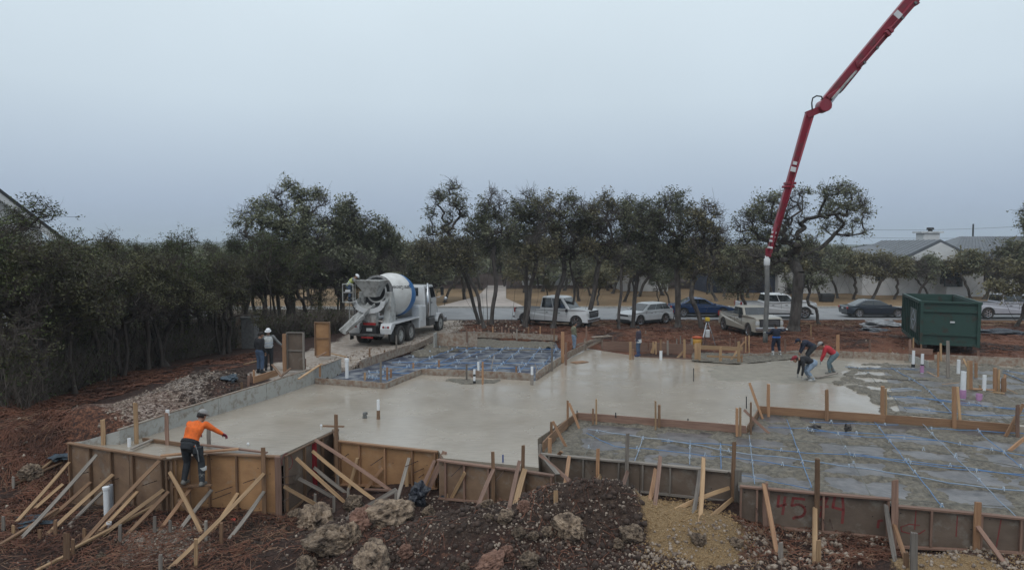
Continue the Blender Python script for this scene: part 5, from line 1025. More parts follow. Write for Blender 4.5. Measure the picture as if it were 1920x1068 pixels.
    MB().loft([[(5.78, -.72, 1.1), (7.35, -.6, 1.0), (7.35, .6, 1.0), (5.78, .72, 1.1)], [(5.78, -.78, 1.95), (7.2, -.5, 1.6), (7.2, .5, 1.6), (5.78, .78, 1.95)], [(5.78, -.5, 2.15), (7.0, -.3, 1.78), (7.0, .3, 1.78), (5.78, .5, 2.15)]]).obj('hood', M_WHITE, r, bevel=.08)
    for s in (-1, 1):
        m = MB(); rg = []
        for i in range(9):
            a = math.pi * (0.08 + .84 * i / 8); rg.append([(6.2 + math.cos(a) * rad_, s * y, .55 + math.sin(a) * rad_) for rad_, y in ((.66, .62), (.66, 1.18), (.60, 1.18), (.60, .62))])
        m.loft(rg).obj('front_fender', M_WHITE, r, True)
    MB().box2((7.3, -1.1, .5), (7.45, 1.1, .85)).obj('bumper', M_CHROME, r, bevel=.04); MB().box2((7.33, -.45, .9), (7.38, .45, 1.55)).obj('grille', M_CHROME, r)
    # ladder and platform at the rear left
    for y in (.95, 1.3): MB().tube([(-1.15, y, .8), (-1.1, y, 3.4)], .025, 6).obj('ladder_rail', M_DIRTYW, r)
    for k in range(6): MB().tube([(-1.14, .95, 1.0 + .32 * k), (-1.14, 1.3, 1.0 + .32 * k)], .02, 6).obj('ladder_rung', M_DIRTYW, r)
    MB().box2((-1.65, .75, 2.40), (-.95, 1.45, 2.45)).obj('platform', M_DIRTYW, r)
    for z in (2.95, 3.4): MB().tube([(-1.62, .8, z), (-1.62, 1.42, z), (-1.0, 1.42, z)], .025, 6).obj('guard_rail', M_DIRTYW, r)
    for x, y in ((-1.62, .8), (-1.62, 1.42)): MB().tube([(x, y, 2.4), (x, y, 3.4)], .025, 6).obj('guard_post', M_DIRTYW, r)
    MB().box((-1.64, 1.1, 3.05), (.02, .3, .12)).obj('sign_plate', M_WHITE, r)
    return r
MIX = mixer()

# green roll-off dumpster
M_GRN = mat('dumpster_green', (0.018, 0.052, 0.042), 0.6, col2=(0.032, 0.030, 0.022), scale=1.6, detail=12, thr=(.36, .46), bump=.2, bscale=5); M_RUST = mat('rusty_floor', (0.09, 0.05, 0.035), 0.9)
def dumpster():
    D0 = 34.6; w = 2.46; Lg = 6.0; h = 2.42
    p = W(1729, 566, y=D0); a = R(-22.5); c = Vector((p.x, D0, p.z - h)) + Vector((math.cos(a), math.sin(a), 0)) * (w / 2); r = empty('roll_off_dumpster', c, a); tag(r, 'dark green open top roll-off dumpster on red mulch behind the back boards', 'dumpster')
    hw = w / 2; t = .06
    MB().box2((-hw, 0, .28), (hw, t, h)).obj('end_gate', M_GRN, r)
    MB().box2((-hw, t + .002, .28), (-hw + t, Lg, h)).obj('side_wall', M_GRN, r); MB().box2((hw - t, t + .002, .28), (hw, Lg, h)).obj('side_wall', M_GRN, r); MB().box2((-hw + t + .002, Lg - t, .28), (hw - t - .002, Lg - .002, h)).obj('end_wall', M_GRN, r)
    MB().box2((-hw + t + .002, t + .004, .3), (hw - t - .002, Lg - t - .004, .42)).obj('floor', M_RUST, r)
    for z in (.33, .83, h - .42, h): MB().box2((-hw - .05, -.09, z - .06), (hw + .05, -.003, z + .06)).obj('gate_rail', M_GRN, r)
    for x in (-hw, hw): MB().box2((x - .07, -.12, .25), (x + .07, -.095, h + .05)).obj('gate_stile', M_GRN, r)
    for s in (-1, 1):
        MB().box2((s * (hw + .003), -.05, h - .07), (s * (hw + .13), Lg, h + .07)).obj('top_rail', M_GRN, r); MB().box2((s * (hw + .003), 0, .22), (s * (hw + .10), Lg, .38)).obj('bottom_rail', M_GRN, r)
        for k in range(11): MB().box2((s * (hw + .003), .15 + k * .6, .385), (s * (hw + .09), .25 + k * .6, h - .075)).obj('rib', M_GRN, r)
        for y in (.5, Lg - .6): MB().lathe((s * (hw - .25) - .1, y, .12), (1, 0, 0), [(0, .12), (.2, .12)], 14).obj('roller', M_STEEL, r)
    MB().box2((-hw + .01, -.125, h - .02), (hw - .01, -.1, h + .05)).obj('gate_cap', M_GRN, r); MB().box2((-hw, Lg + .002, h - .07), (hw, Lg + .1, h + .06)).obj('end_cap', M_GRN, r)
    MB().box2((.0, -.105, 1.42), (.2, -.093, 1.50)).obj('plate', M_WHITE, r)
    sg = MB().box2((-hw - .1, .9, .75), (-hw - .096, 2.9, 1.95)).obj('sign_panel', mat('faded_sign', (0.13, 0.15, 0.14), 0.6, col2=(0.07, 0.09, 0.085), scale=3), r)
    m = MB(); y0, z0 = 1.9, 1.35
    for a, b in (((-.75, 0), (0, .5)), ((0, .5), (.75, 0)), ((.75, 0), (0, -.5)), ((0, -.5), (-.75, 0)), ((-.3, 0), (.3, 0))): m.beam((-hw - .104, y0 + a[0], z0 + a[1]), (-hw - .104, y0 + b[0], z0 + b[1]), .05, .01, up=(1, 0, 0))
    m.obj('sign_mark', M_CHAIR, r)
    return r
dumpster()

# concrete pump boom and hose
M_BOOM = mat('boom_red', (0.24, 0.014, 0.032), 0.4, col2=(0.15, 0.035, 0.04), scale=2.2, detail=11, thr=(.36, .5)); M_BOOMW = M_WHITE
def boom():
    K = lambda u, v, y: W(u, v, y=y)
    tip = K(1438, 489, 34.4); r = empty('pump_boom', tip); tag(r, 'long red folding concrete pump boom reaching down over the slab', 'pump boom')
    o = lambda p: p - tip
    knee = K(1518, 214, 33.6); top0 = K(1546, 192, 33.4); top1 = K(1716, -8, 32.5); ext = top0 + (top1 - top0) * 1.06
    def seg(a, b, w0, w1, name, mt, dep=.24):
        d = (o(b) - o(a)).normalized(); s = Vector((0, 1, 0)); s = (s - d * s.dot(d)).normalized(); u = d.cross(s); rg = []
        for p, w in ((o(a), w0), (o(b), w1)): rg.append([p + u * (i * w / 2) + s * (j * dep / 2) for i, j in ((-1, -1), (1, -1), (1, 1), (-1, 1))])
        return MB().loft(rg).obj(name, mt, r, bevel=.015)
    lower = seg(K(1443, 468, 34.35), knee, .20, .40, 'lower_arm', M_BOOM); upper = seg(top0, ext, .42, .58, 'upper_arm', M_BOOM, .3)
    seg(K(1512, 216, 33.6), K(1556, 198, 33.4), .34, .30, 'knee_link', M_BOOM, .34); MB().lathe(o(K(1549, 197, 33.1)), (0, 1, 0), [(0, .3), (.55, .3)], 20).obj('knee_pin', M_BOOM, r, bevel=.02)
    seg(K(1551, 184, 33.2), K(1574, 168, 33.1), .18, .16, 'knee_lug', M_BOOM)
    seg(K(1557, 194, 33.2), K(1583, 160, 33.1), .09, .09, 'ram_rod', M_CHROME, .09); seg(K(1576, 170, 33.2), K(1612, 126, 33.0), .17, .17, 'ram_body', M_BOOM, .17); seg(K(1603, 122, 33.0), K(1618, 116, 33.0), .3, .25, 'ram_lug', M_BOOM)
    seg(K(1560, 186, 33.0), K(1606, 133, 32.9), .09, .09, 'delivery_pipe', M_DIRTYW, .09)
    MB().tube([o(K(1611, 128, 32.8)), o(K(1612, 120, 32.7)), o(K(1620, 112, 32.7)), o(K(1666, 58, 32.6)), o(K(1712, 4, 32.4))], .05, 8).obj('delivery_pipe', M_BOOM, r, True)
    pts = [o(K(u, v, 33.2)) for u, v in ((1543, 188), (1540, 181), (1531, 180), (1524, 184), (1522, 193), (1523, 206))]; MB().tube(pts, .035, 8).obj('hose_loop', M_BLACK, r, True)
    for a, b, nme, k in (((1689, 30), (1679, 26), 'decal', 0), ((1491, 311), (1486, 309), 'decal', 0)): pass
    seg(K(1680, 32, 32.2), K(1688, 23, 32.2), .34, .34, 'decal', M_WHITE, .02); seg(K(1486.5, 322, 33.6), K(1488.5, 313, 33.6), .26, .26, 'decal', M_WHITE, .02)
    seg(K(1490, 309, 33.6), K(1491.5, 303, 33.6), .2, .2, 'decal', M_LENS, .02)
    for (u, v) in ((1481, 344), (1478, 350)): MB().box(o(K(u, v, 34)), (.5, .4, .12)).obj('clamp', M_BOOM, r, bevel=.02)
    for (u, v) in ((1663, 64), (1668, 58), (1716, 5)): MB().box(o(K(u, v, 32.6)), (.3, .3, .14), Matrix.Rotation(.8, 3, 'Y')).obj('clamp', M_BOOM, r, bevel=.02)
    for i_ in range(7):
        t_ = .12 + i_ * .13; MB().box(o(top0.lerp(ext, t_) + Vector((.12, -.1, -.16))), (.14, .22, .10), Matrix.Rotation(.8, 3, 'Y')).obj('pipe_bracket', M_STEEL, r)
    for i_ in range(5):
        t_ = .15 + i_ * .17; MB().box(o(knee.lerp(K(1443, 468, 34.35), t_) + Vector((.12, -.05, 0))), (.1, .2, .12)).obj('pipe_bracket', M_STEEL, r)
    MB().tube([o(K(1517, 222, 33.4)) + Vector((.12, -.1, 0)), o(K(1447, 466, 34.2)) + Vector((.06, -.05, 0))], .045, 8).obj('delivery_pipe', M_BOOM, r, True)
    for i, (u, v) in enumerate(((1444, 464), (1447, 452), (1449, 444), (1451, 436))): MB().box(o(K(u, v, 34.1)), (.2, .2, .1), Matrix.Rotation(.2, 3, 'Y')).obj('clamp_band', M_WHITE, r, bevel=.02)
    MB().tube([o(K(1446, 474, 34.1)), o(K(1452, 436, 34.0)), o(K(1457, 420, 34.0))], .06, 8).obj('tip_pipe', M_BOOM, r)
    MB().lathe((0, 0, -.25), (0, 0, 1), [(0, .12), (.05, .15), (.35, .15), (.4, .1), (.5, .1)], 16).obj('end_fitting', M_WHITE, r, True); MB().box((.06, 0, .42), (.26, .2, .45)).obj('tip_bracket', M_BOOM, r, bevel=.03)
    hb = K(1436, 642, 34.2); h = MB(); P0 = tip + Vector((0, 0, -.2)); pts = []
    for i in range(15):
        s = i / 14; p = P0.lerp(hb, s); p.x += .03 * math.sin(s * 5); pts.append(p)
    o2 = h.tube(pts, [.115 + .006 * (i % 2) for i in range(15)], 14).obj('pump_hose', mat('grey_hose', (0.085, 0.085, 0.085), .7, col2=(0.16, 0.155, 0.145), scale=3), None, True); tag(o2, 'thick grey rubber hose hanging from the boom tip to the slab', 'hose')
boom()
# laser level on a tripod, orange cooler
p = G(1328, 641); p = Vector(at(1328, 36.5)); e = empty('survey_tripod', p); tag(e, 'survey tripod with yellow laser level behind the timber clutter', 'tripod')
for a in (90, 215, 330): MB().beam((.05 * math.cos(R(a)), .05 * math.sin(R(a)), 1.35), (.5 * math.cos(R(a)), .5 * math.sin(R(a)), 0), .05, .03).obj('leg', M_CHROME, e)
MB().box((0, 0, 1.38), (.16, .16, .06)).obj('head', M_STEEL, e); l = MB().box((0, 0, 1.52), (.22, .2, .2)).obj('laser_level', mat('yellow_plastic', (0.55, 0.38, 0.03), .5), e, bevel=.03); MB().box((0, -.02, .75), (.26, .2, .42)).obj('hanging_bag', M_LENS, e, bevel=.05)
p = Vector(at(1309, 36.3)); e = empty('water_cooler', p, R(10)); tag(e, 'orange and yellow water cooler beside the survey tripod', 'cooler')
MB().lathe((0, 0, .12), (0, 0, 1), [(0, .2), (.02, .23), (.35, .25), (.37, .22)], 20).obj('body', mat('yellow_cooler', (0.52, 0.27, 0.04), .5), e, True); MB().lathe((0, 0, .5), (0, 0, 1), [(0, .27), (.08, .27), (.11, .12), (.12, .02)], 20).obj('lid', mat('orange_lid', (0.45, 0.08, 0.02), .5), e, True); MB().tube([(-.26, 0, .45), (-.3, 0, .3), (-.26, 0, .2)], .02, 6).obj('handle', M_BLACK, e)
# black bin on the far lawn
p = at(1551, 67, -.05); tag(MB().loft([[(p[0] - .55, 66.6, -.05), (p[0] + .55, 66.6, -.05), (p[0] + .6, 67.4, -.05), (p[0] - .6, 67.4, -.05)], [(p[0] - .6, 66.6, .75), (p[0] + .65, 66.5, .75), (p[0] + .6, 67.4, .8), (p[0] - .5, 67.4, .8)]]).obj('black_bin', M_BLACK, bevel=.08), 'small black bin lying on the dry lawn across the street', 'bin')

# ---------------------------------------------------------------- buildings
M_STUC = mat('white_stucco', (0.60, 0.60, 0.60), .85, var=.06, scale=1); M_ROOF = mat('metal_roof', (0.13, 0.14, 0.155), .5, metal=.3, var=.1, scale=1); M_SHING = mat('grey_shingles', (0.17, 0.18, 0.19), .9, var=.15, scale=8); M_DARKT = mat('dark_trim', (0.03, 0.033, 0.038), .6)
def hiproof(m, x0, x1, y0, y1, z0, z1, ov=.5, gable=False, k=1.0):
    x0 -= ov; x1 += ov; y0 -= ov; y1 += ov; d = 0 if gable else (y1 - y0) / 2 * k; ym = (y0 + y1) / 2
    m.add([(x0, y0, z0), (x1, y0, z0), (x1, y1, z0), (x0, y1, z0), (x0 + d, ym, z1), (x1 - d, ym, z1)], [(0, 1, 5, 4), (2, 3, 4, 5), (1, 2, 5), (3, 0, 4), (0, 3, 2, 1)])
    return m
def gableroof_y(m, x0, x1, y0, y1, z0, z1, ov=.5):
    x0 -= ov; x1 += ov; y0 -= ov; xm = (x0 + x1) / 2
    m.add([(x0, y0, z0), (x1, y0, z0), (xm, y0, z1), (x0, y1, z0), (x1, y1, z0), (xm, y1, z1), (x0, y0, z0 - .15), (x1, y0, z0 - .15), (x0, y1, z0 - .15), (x1, y1, z0 - .15)],
          [(0, 2, 5, 3), (1, 4, 5, 2), (0, 1, 2), (3, 5, 4), (6, 8, 9, 7), (6, 7, 1, 0), (8, 3, 4, 9), (6, 0, 3, 8), (7, 9, 4, 1)]); return m
def window(par, x, z, w, h, y, fr=M_DARKT):
    f = MB().box((x, y, z), (w, .08, h)).obj('window', fr, par)
    MB().box((x, y - .045, z), (w - .14, .02, h - .14)).obj('pane', M_GLASS, f); MB().box((x, y - .058, z), (w - .14, .02, .05)).obj('glazing_bar', fr, f); return f
def seams(par, pts_a, pts_b, n, r=.03):
    m = MB(); a0, a1 = map(Vector, pts_a); b0, b1 = map(Vector, pts_b)
    for i in range(n + 1): m.tube([a0.lerp(a1, i / n) + Vector((0, 0, .02)), b0.lerp(b1, i / n) + Vector((0, 0, .02))], r, 4)
    return m.obj('roof_seams', M_ROOF, par)
def house_right():
    e = empty('house', (0, 0, 0)); tag(e, 'white house with grey metal roofs and a chimney at the right across the street', 'house'); Y = 76.0; X = lambda u, D=Y: (u - 960) / F_PX * D
    MB().box2((X(1618), Y, -.1), (X(1765), Y + 9, 4.1)).obj('wall', M_STUC, e); MB().box2((X(1765) - .6, Y - 2, -.1), (X(1822), Y + 9, 3.9)).obj('wall', M_STUC, e); MB().box2((X(1822) + .01, Y + 1, -.1), (X(2120), Y + 11, 3.8)).obj('wall', M_STUC, e)
    MB().box2((X(1480), Y + 3, -.1), (X(1618) - .01, Y + 10, 2.4)).obj('garden_wall', M_STUC, e)
    a = (X(1560), X(1775)); hiproof(MB(), *a, Y + .2, Y + 9.2, 3.95, 5.6, .6, k=1.4).obj('roof', M_ROOF, e)
    gx0, gx1 = X(1670), X(1800); gableroof_y(MB(), gx0, gx1, Y - 2, Y + 9, 4.0, 6.15, .6).obj('gable_roof', M_ROOF, e)
    MB().prism([(gx0 - .1, 3.9), (gx1 + .1, 3.9), ((gx0 + gx1) / 2, 5.85)], Y - 2.62, Y - 2.55).obj('gable_end', M_STUC, e)
    seams(e, (((gx0 - .6), Y - 2.5, 4.0), ((gx0 - .6), Y + 9, 4.0)), (((gx0 + gx1) / 2, Y - 2.5, 6.15), ((gx0 + gx1) / 2, Y + 9, 6.15)), 12)
    hiproof(MB(), X(1790), X(2130), Y + .4, Y + 11.6, 3.9, 6.6, .6, k=.8).obj('main_roof', M_ROOF, e)
    xa, xb = X(1790) - .6, X(2130) + .6; seams(e, ((xa, Y - .2, 3.92), (xb, Y - .2, 3.92)), ((xa + 5.3, Y + 6, 6.6), (xb - 5.3, Y + 6, 6.6)), 36)
    c = MB().box2((X(1722, 80) - .1, 79, 3), (X(1750, 80), 80.5, 6.95)).obj('chimney', M_STUC, e); MB().box2((X(1719, 80) - .25, 78.8, 6.95), (X(1753, 80) + .15, 80.7, 7.15)).obj('chimney_cap', M_LENS, c); MB().lathe((X(1739, 80), 79.7, 7.15), (0, 0, 1), [(0, .28), (.15, .2), (.2, .4), (.45, .36)], 10).obj('flue', M_BLACK, c)
    window(e, X(1750) - .0, 2.35, .9, 2.0, Y - 2.0); window(e, X(1788, 74), 2.2, 2.0, 2.3, Y - 2.05); window(e, X(1880), 2.0, 3.0, 2.0, Y + .95); window(e, X(1945), 2.0, 2.4, 2.0, Y + .95); window(e, X(1832), 1.8, 1.2, 2.2, Y + .95); window(e, X(1650), 2.2, 1.0, 1.2, Y - .03)
house_right()
e = empty('house', (0, 0, 0)); tag(e, 'pale low house glimpsed behind the oaks in the middle', 'house')
MB().box2((13.5, 83, -.1), (19, 92, 3.2)).obj('wall', M_STUC, e); hiproof(MB(), 13.5, 19, 83, 92, 3.2, 4.8, .6).obj('roof', M_SHING, e)
for x in (14.9, 17.3): window(e, x, 1.8, 1.2, 1.3, 82.98)
e = empty('house', (0, 0, 0)); tag(e, 'dark blue building glimpsed behind the oaks left of the hose', 'house'); M_NAVY = mat('dark_blue_siding', (0.035, 0.045, 0.075), .8)
MB().box2((23, 80, -.1), (32, 88, 3.7)).obj('wall', M_NAVY, e); hiproof(MB(), 23, 32, 80, 88, 3.7, 5.4, .5).obj('roof', M_SHING, e); MB().box2((24, 79.95, 0), (26.8, 79.99, 2.4)).obj('garage_door', M_DARKT, e); window(e, 29, 1.8, 1.4, 1.4, 79.98)
e = empty('house', (0, 0, 0)); tag(e, 'pale building with low roof glimpsed behind the white pickup and oaks', 'house')
MB().box2((1.5, 96, -.1), (9, 104, 3.2)).obj('wall', M_STUC, e); hiproof(MB(), 1.5, 9, 96, 104, 3.2, 5.0, .6).obj('roof', M_SHING, e); window(e, 4, 1.8, 1.6, 1.4, 95.98)
# left neighbour: big gable end rising over the trees
def house_left():
    Y = 38.0; px = (118 - 960) / F_PX * Y; e = empty('house', (px, Y, 0), R(35)); tag(e, 'tall white house with steep gable roof behind trees at the left edge', 'house')
    ze = 5.75; s_ = 8.0; zr = ze + .93 * s_
    MB().prism([(-2 * s_ + .9, -.1), (-.9, -.1), (-.9, ze + .6), (-s_, zr - .35), (-2 * s_ + .9, ze + .6)], 0, 10).obj('wall', M_STUC, e)
    for s in (1, -1):
        a = Vector((-s_, 0, zr)); b = a + Vector((s * s_ * 1.02, 0, -.93 * s_ * 1.02)); m = MB()
        up = Vector((-(b - a).z, 0, (b - a).x)).normalized() * (.16 if s > 0 else -.16)
        m.prism([(a.x, a.z), (b.x, b.z), (b.x + up.x, b.z + up.z), (a.x + up.x, a.z + up.z)], -.7, 10.5).obj('roof', M_DARKT, e)
        m = MB(); dn = -up * 1.8; m.prism([(a.x, a.z - .003), (b.x, b.z - .003), (b.x + dn.x, b.z + dn.z), (a.x + dn.x, a.z + dn.z)], -.66, -.6).obj('fascia', M_STUC, e)
    for x, z in ((-3.5, 5.6), (-6.5, 5.6), (-3.5, 2.2), (-7, 2.2)): window(e, x, z, 1.2, 1.6, -.02)
house_left()
# pale garden walls and slabs glimpsed through the left thicket
for (x0, x1, y, h, lab) in [((-33), (-22), 44, .8, 'low pale stone wall behind the thicket at the far left'), ((-21.5), (-11.5), 49, .9, 'low pale stone wall behind the iron fence')]:
    tag(MB().box2((x0, y, -.1), (x1, y + .5, h)).obj('stone_wall', mat('pale_stone', (0.42, 0.38, 0.33), .9, var=.2, scale=2, bump=.4), bevel=.03), lab, 'wall')
tag(MB().box2((-45, 46, -.05), (-9, 49.8, .02)).obj('path', M_PATH), kind='structure')
# iron fence with pillars
M_IRON = mat('iron_paint', (0.03, 0.025, 0.024), .6)
A0 = Vector((*XY(230, 655), 0)); A1 = Vector((*XY(446, 648), 0)); r = empty('iron_fence', A0, math.atan2((A1 - A0).y, (A1 - A0).x)); tag(r, 'dark iron picket fence seen between trunks behind the left thicket', 'fence'); Lf = (A1 - A0).length
for z in (.2, 1.3): MB().box2((0, -.02, z), (Lf, .02, z + .04)).obj('rail', M_IRON, r)
m = MB(); n = int(Lf / .13)
for i in range(n): m.box((i * .13 + .05, 0, .78), (.022, .022, 1.45))
m.obj('pickets', M_IRON, r)
for s in (.0, .33, .66, 1.0): MB().box2((s * Lf - .04, -.04, 0), (s * Lf + .04, .04, 1.6)).obj('post', M_IRON, r)
for u, w, h, mt, lab in ((450, .3, 1.65, M_SPL2, 'narrow pale post at the end of the iron fence'), (470, .7, 1.6, mat('stone_pillar_grey', (0.16, 0.155, 0.15), .9, col2=(0.08, .077, .075), scale=6, bump=.5), 'broad grey stone pillar at the end of the iron fence')):
    p = W(u, 652, z=0); e = empty('stone_pillar', p); tag(e, lab, 'pillar'); MB().box2((-w / 2, -w / 2, 0), (w / 2, w / 2, h)).obj('shaft', mt, e, bevel=.02); MB().box2((-w / 2 - .04, -w / 2 - .04, h + .002), (w / 2 + .04, w / 2 + .04, h + .08)).obj('cap', mt, e, bevel=.02)
# utility pole and wires
px, py = (1822 - 960) / F_PX * 118, 118.0; e = empty('utility_pole', (px, py, -.1)); tag(e, 'lone utility pole rising behind the white house roof', 'utility pole'); MB().tube([(0, 0, 0), (0, 0, CAM_H + .1 + (462 - 420) / F_PX * 118)], [.2, .13], 8).obj('shaft', M_DARKT, e)
for k, (v0, v1) in enumerate(((430, 418), (444, 438))):
    a = W(1600, v0, y=118); b = W(2000, v1, y=118); pts = [a.lerp(b, i / 12) - Vector((0, 0, .5 * 4 * (i / 12) * (1 - i / 12))) for i in range(13)]
    tag(MB().tube(pts, .022, 5).obj('power_line', M_DARKT), ['upper', 'lower'][k] + ' of two thin power lines crossing the sky at the utility pole', 'power line')
# ---------------------------------------------------------------- trees
def grow(base, lobes, rs, n_att, trunk_r, lean=0.25, step=0.35, twig=0.011, stems=None, low=0.35):
    """branch skeleton reaching for points spread through the crown lobes; returns nodes, parents, radii, tips"""
    base = np.array(base, float); vol = np.array([l[3] ** 2 for l in lobes]); vol /= vol.sum(); A = []
    for l, f in zip(lobes, vol):
        k = max(3, int(n_att * f)); d = rs.normal(size=(k, 3)); d /= np.linalg.norm(d, axis=1)[:, None]
        A.append(np.array(l[:3]) + d * (rs.uniform(0.05, 1.15, size=(k, 1)) ** 0.55) * l[3] * np.array([1, 1, .85]))
    A = np.concatenate(A)
    nodes = []; par = []
    cen = A.mean(0); lowz = np.percentile(A[:, 2], 8)
    stems = stems or [(base, None)]
    for b, t in stems:
        b = np.array(b, float)
        if t is None: t = np.array([b[0] * (1 - lean) + cen[0] * lean, b[1] * (1 - lean) + cen[1] * lean, b[2] + (lowz - b[2]) * (1 - low) + (cen[2] - b[2]) * low * .6])
        t = np.array(t, float); n = max(4, int(np.linalg.norm(t - b) / step)); prev = -1; w = rs.normal(size=3) * .12; w2 = rs.normal(size=3) * .12
        for i in range(n + 1):
            s = i / n; p = b * (1 - s) + t * s + w * math.sin(s * 5) * s + w2 * math.sin(s * 9) * s; nodes.append(p); par.append(prev); prev = len(nodes) - 1
    nd = np.zeros((200000, 3)); cnt = len(nodes); nd[:cnt] = nodes; par = list(par)
    dist = np.full(len(A), 0.0); tops = nd[:cnt]
    order = np.argsort(np.min(np.linalg.norm(A[:, None] - tops[None, -1:], axis=2), axis=1)); tips = []
    hgt0 = nodes[len(nodes) // 2][2]
    for k in order:
        a = A[k]; d = np.linalg.norm(nd[:cnt] - a, axis=1) + np.maximum(0, nd[:cnt, 2] - a[2]) * 1.1 + np.where(nd[:cnt, 2] < hgt0, 2.0, 0)
        j = int(np.argmin(d)); p0 = nd[j].copy(); L_ = np.linalg.norm(a - p0); n = max(1, int(L_ / step)); prev = j
        sag = rs.normal(size=3) * .07 * L_ + np.array([0, 0, -.05 * L_]); 
        for i in range(1, n + 1):
            s = i / n; q = p0 + (a - p0) * s + sag * math.sin(math.pi * s) + rs.normal(size=3) * .022
            nd[cnt] = q; par.append(prev); prev = cnt; cnt += 1
        tips.append(prev)
    nd = nd[:cnt]; par = np.array(par); w = np.zeros(cnt)
    w[tips] += 1
    for i in range(cnt - 1, -1, -1):
        if par[i] >= 0: w[par[i]] += w[i]
    w = np.maximum(w, .6); r = twig * w ** .46; r *= min(1.0, 1e9)
    f = trunk_r / max(r.max(), 1e-6)
    r = np.where(r > twig * 2.2, twig * 2.2 + (r - twig * 2.2) * max(.2, (trunk_r - twig * 2.2) / max(r.max() - twig * 2.2, 1e-6)), r)
    return nd, par, r, A, tips
def skin(nd, par, r, minr=0.0, flare=True):
    """tubes along every edge of the skeleton, as one numpy mesh"""
    idx = np.where(par >= 0)[0]; idx = idx[(r[idx] >= minr)]; p = nd[par[idx]]; q = nd[idx]; d = q - p; L_ = np.linalg.norm(d, axis=1)[:, None]; d = d / np.maximum(L_, 1e-6)
    a = np.where(np.abs(d[:, 2:3]) < .9, np.array([[0, 0, 1.0]]), np.array([[1.0, 0, 0]])); u = np.cross(d, a); u /= np.maximum(np.linalg.norm(u, axis=1)[:, None], 1e-6); v = np.cross(d, u)
    rp = np.minimum(r[par[idx]], r[idx] * 1.6)[:, None]; rq = r[idx][:, None]; n = 6; V = []
    z0 = nd[0, 2]
    for c, rr_ in ((p - d * rp * .15, rp), (q + d * rq * .15, rq)):
        fl = 1 + .6 * np.clip(1 - (c[:, 2:3] - z0) / .35, 0, 1) if flare else 1
        for k in range(n):
            t = 2 * math.pi * k / n; V.append(c + (u * math.cos(t) + v * math.sin(t)) * rr_ * fl)
    V = np.stack(V, 1); m = len(idx); b = (np.arange(m) * 2 * n)[:, None]; F = []
    for k in range(n): F.append(np.concatenate([b + k, b + (k + 1) % n, b + n + (k + 1) % n, b + n + k], 1))
    return V.reshape(-1, 3), np.concatenate(F, 0)
def leaves(A, rs, per, size, spread, flat=.7, droop=0.0):
    spread = spread * .95
    """small leaf-sized faces in tufts round every twig end"""
    n = len(A) * per; c = np.repeat(A, per, 0); off = rs.normal(size=(n, 3)) * spread * .5; off[:, 2] *= flat; c = c + off
    nrm = rs.normal(size=(n, 3)); nrm[:, 2] = np.abs(nrm[:, 2]) + .4; nrm /= np.linalg.norm(nrm, axis=1)[:, None]
    t = np.cross(nrm, rs.normal(size=(n, 3))); t /= np.maximum(np.linalg.norm(t, axis=1)[:, None], 1e-6); b = np.cross(nrm, t)
    s = size * rs.uniform(.45, 1.6, (n, 1)); V = np.stack([c - t * s * .6, c - b * s * .3, c + t * s * .6, c + b * s * .3], 1)
    return V.reshape(-1, 3), np.arange(n * 4).reshape(-1, 4)
def tree(name, label, base, lobes, seed, n_att=160, tr=.14, per=34, lsize=.12, spread=.42, leaf=None, bark=None, group=None, stems=None, cat='tree', lean=.25, low=.35, sparse=0.14, gapmin=.43):
    rs = np.random.RandomState(seed); base = np.array(base, float)
    nd, par, r, A, tips = grow(base, lobes, rs, n_att, tr, stems=stems, lean=lean, low=low)
    e = empty(name, base); tag(e, label, cat, group)
    V, F = skin(nd - base, par, r)
    T0 = np.repeat(A - base, 7, 0); T1 = T0 + rs.normal(size=T0.shape) * spread * .62 + np.array([0, 0, .05]); tm = (T0 + T1) / 2 + rs.normal(size=T0.shape) * .05; w = .0075; q = []
    for a, b in ((T0, tm), (tm, T1)):
        for sv in (np.array([w, 0, 0]), np.array([0, 0, w])): q.append(np.stack([a - sv, a + sv, b + sv * .6, b - sv * .6], 1).reshape(-1, 3))
    TV = np.concatenate(q); F = np.concatenate([F, np.arange(len(TV)).reshape(-1, 4) + len(V)]); V = np.concatenate([V, TV])
    npmesh('trunk', V, F, bark or M_BARK, e, True)
    A2 = A[rs.uniform(size=len(A)) > sparse] if sparse else A
    tw = T1.reshape(len(A), 7, 3)[:, :4].reshape(-1, 3) + base; A2 = np.concatenate([A2, tw[rs.uniform(size=len(tw)) > .25]])
    gap = fnoise(A2[:, 0] + .7 * A2[:, 2], A2[:, 1] * .6 + A2[:, 2], .85, seed % 17, 2); A2 = A2[gap > gapmin]
    V, F = leaves(A2 - base, rs, max(3, int(per / 5.2)), lsize, spread * .62); npmesh('crown', V, F, leaf or M_OAK, e)
    return e
def pxlobes(D, lst, rs, depth=1.2):
    out = []
    for (u, v, rp) in lst:
        y = D + rs.uniform(-depth, depth); p = W(u, v, y=y); out.append((p.x, p.y, p.z, rp / F_PX * D * 1.0))
    return out
def ptree(u, v, D, lst, seed, label, group='oaks in front of the parked cars', depth=1.2, extra=None, **k):
    rs = np.random.RandomState(seed + 500); x = (u - 960) / F_PX * D; base = (x, D, gzs(x, D) - .05)
    lob = pxlobes(D, lst, rs, depth); st = None
    if extra:
        cen = np.mean([l[:3] for l in lob], 0); st = []
        for (du, tu, tv) in extra:
            b = (base[0] + du, D + rs.uniform(-.3, .3), base[2]); t = W(tu, tv, y=D); st.append((b, (t.x, t.y, t.z)))
    return tree(k.pop('name', 'oak_tree'), label, base, lob, seed, stems=st, group=group, **k)
g = 'oaks in front of the parked cars'
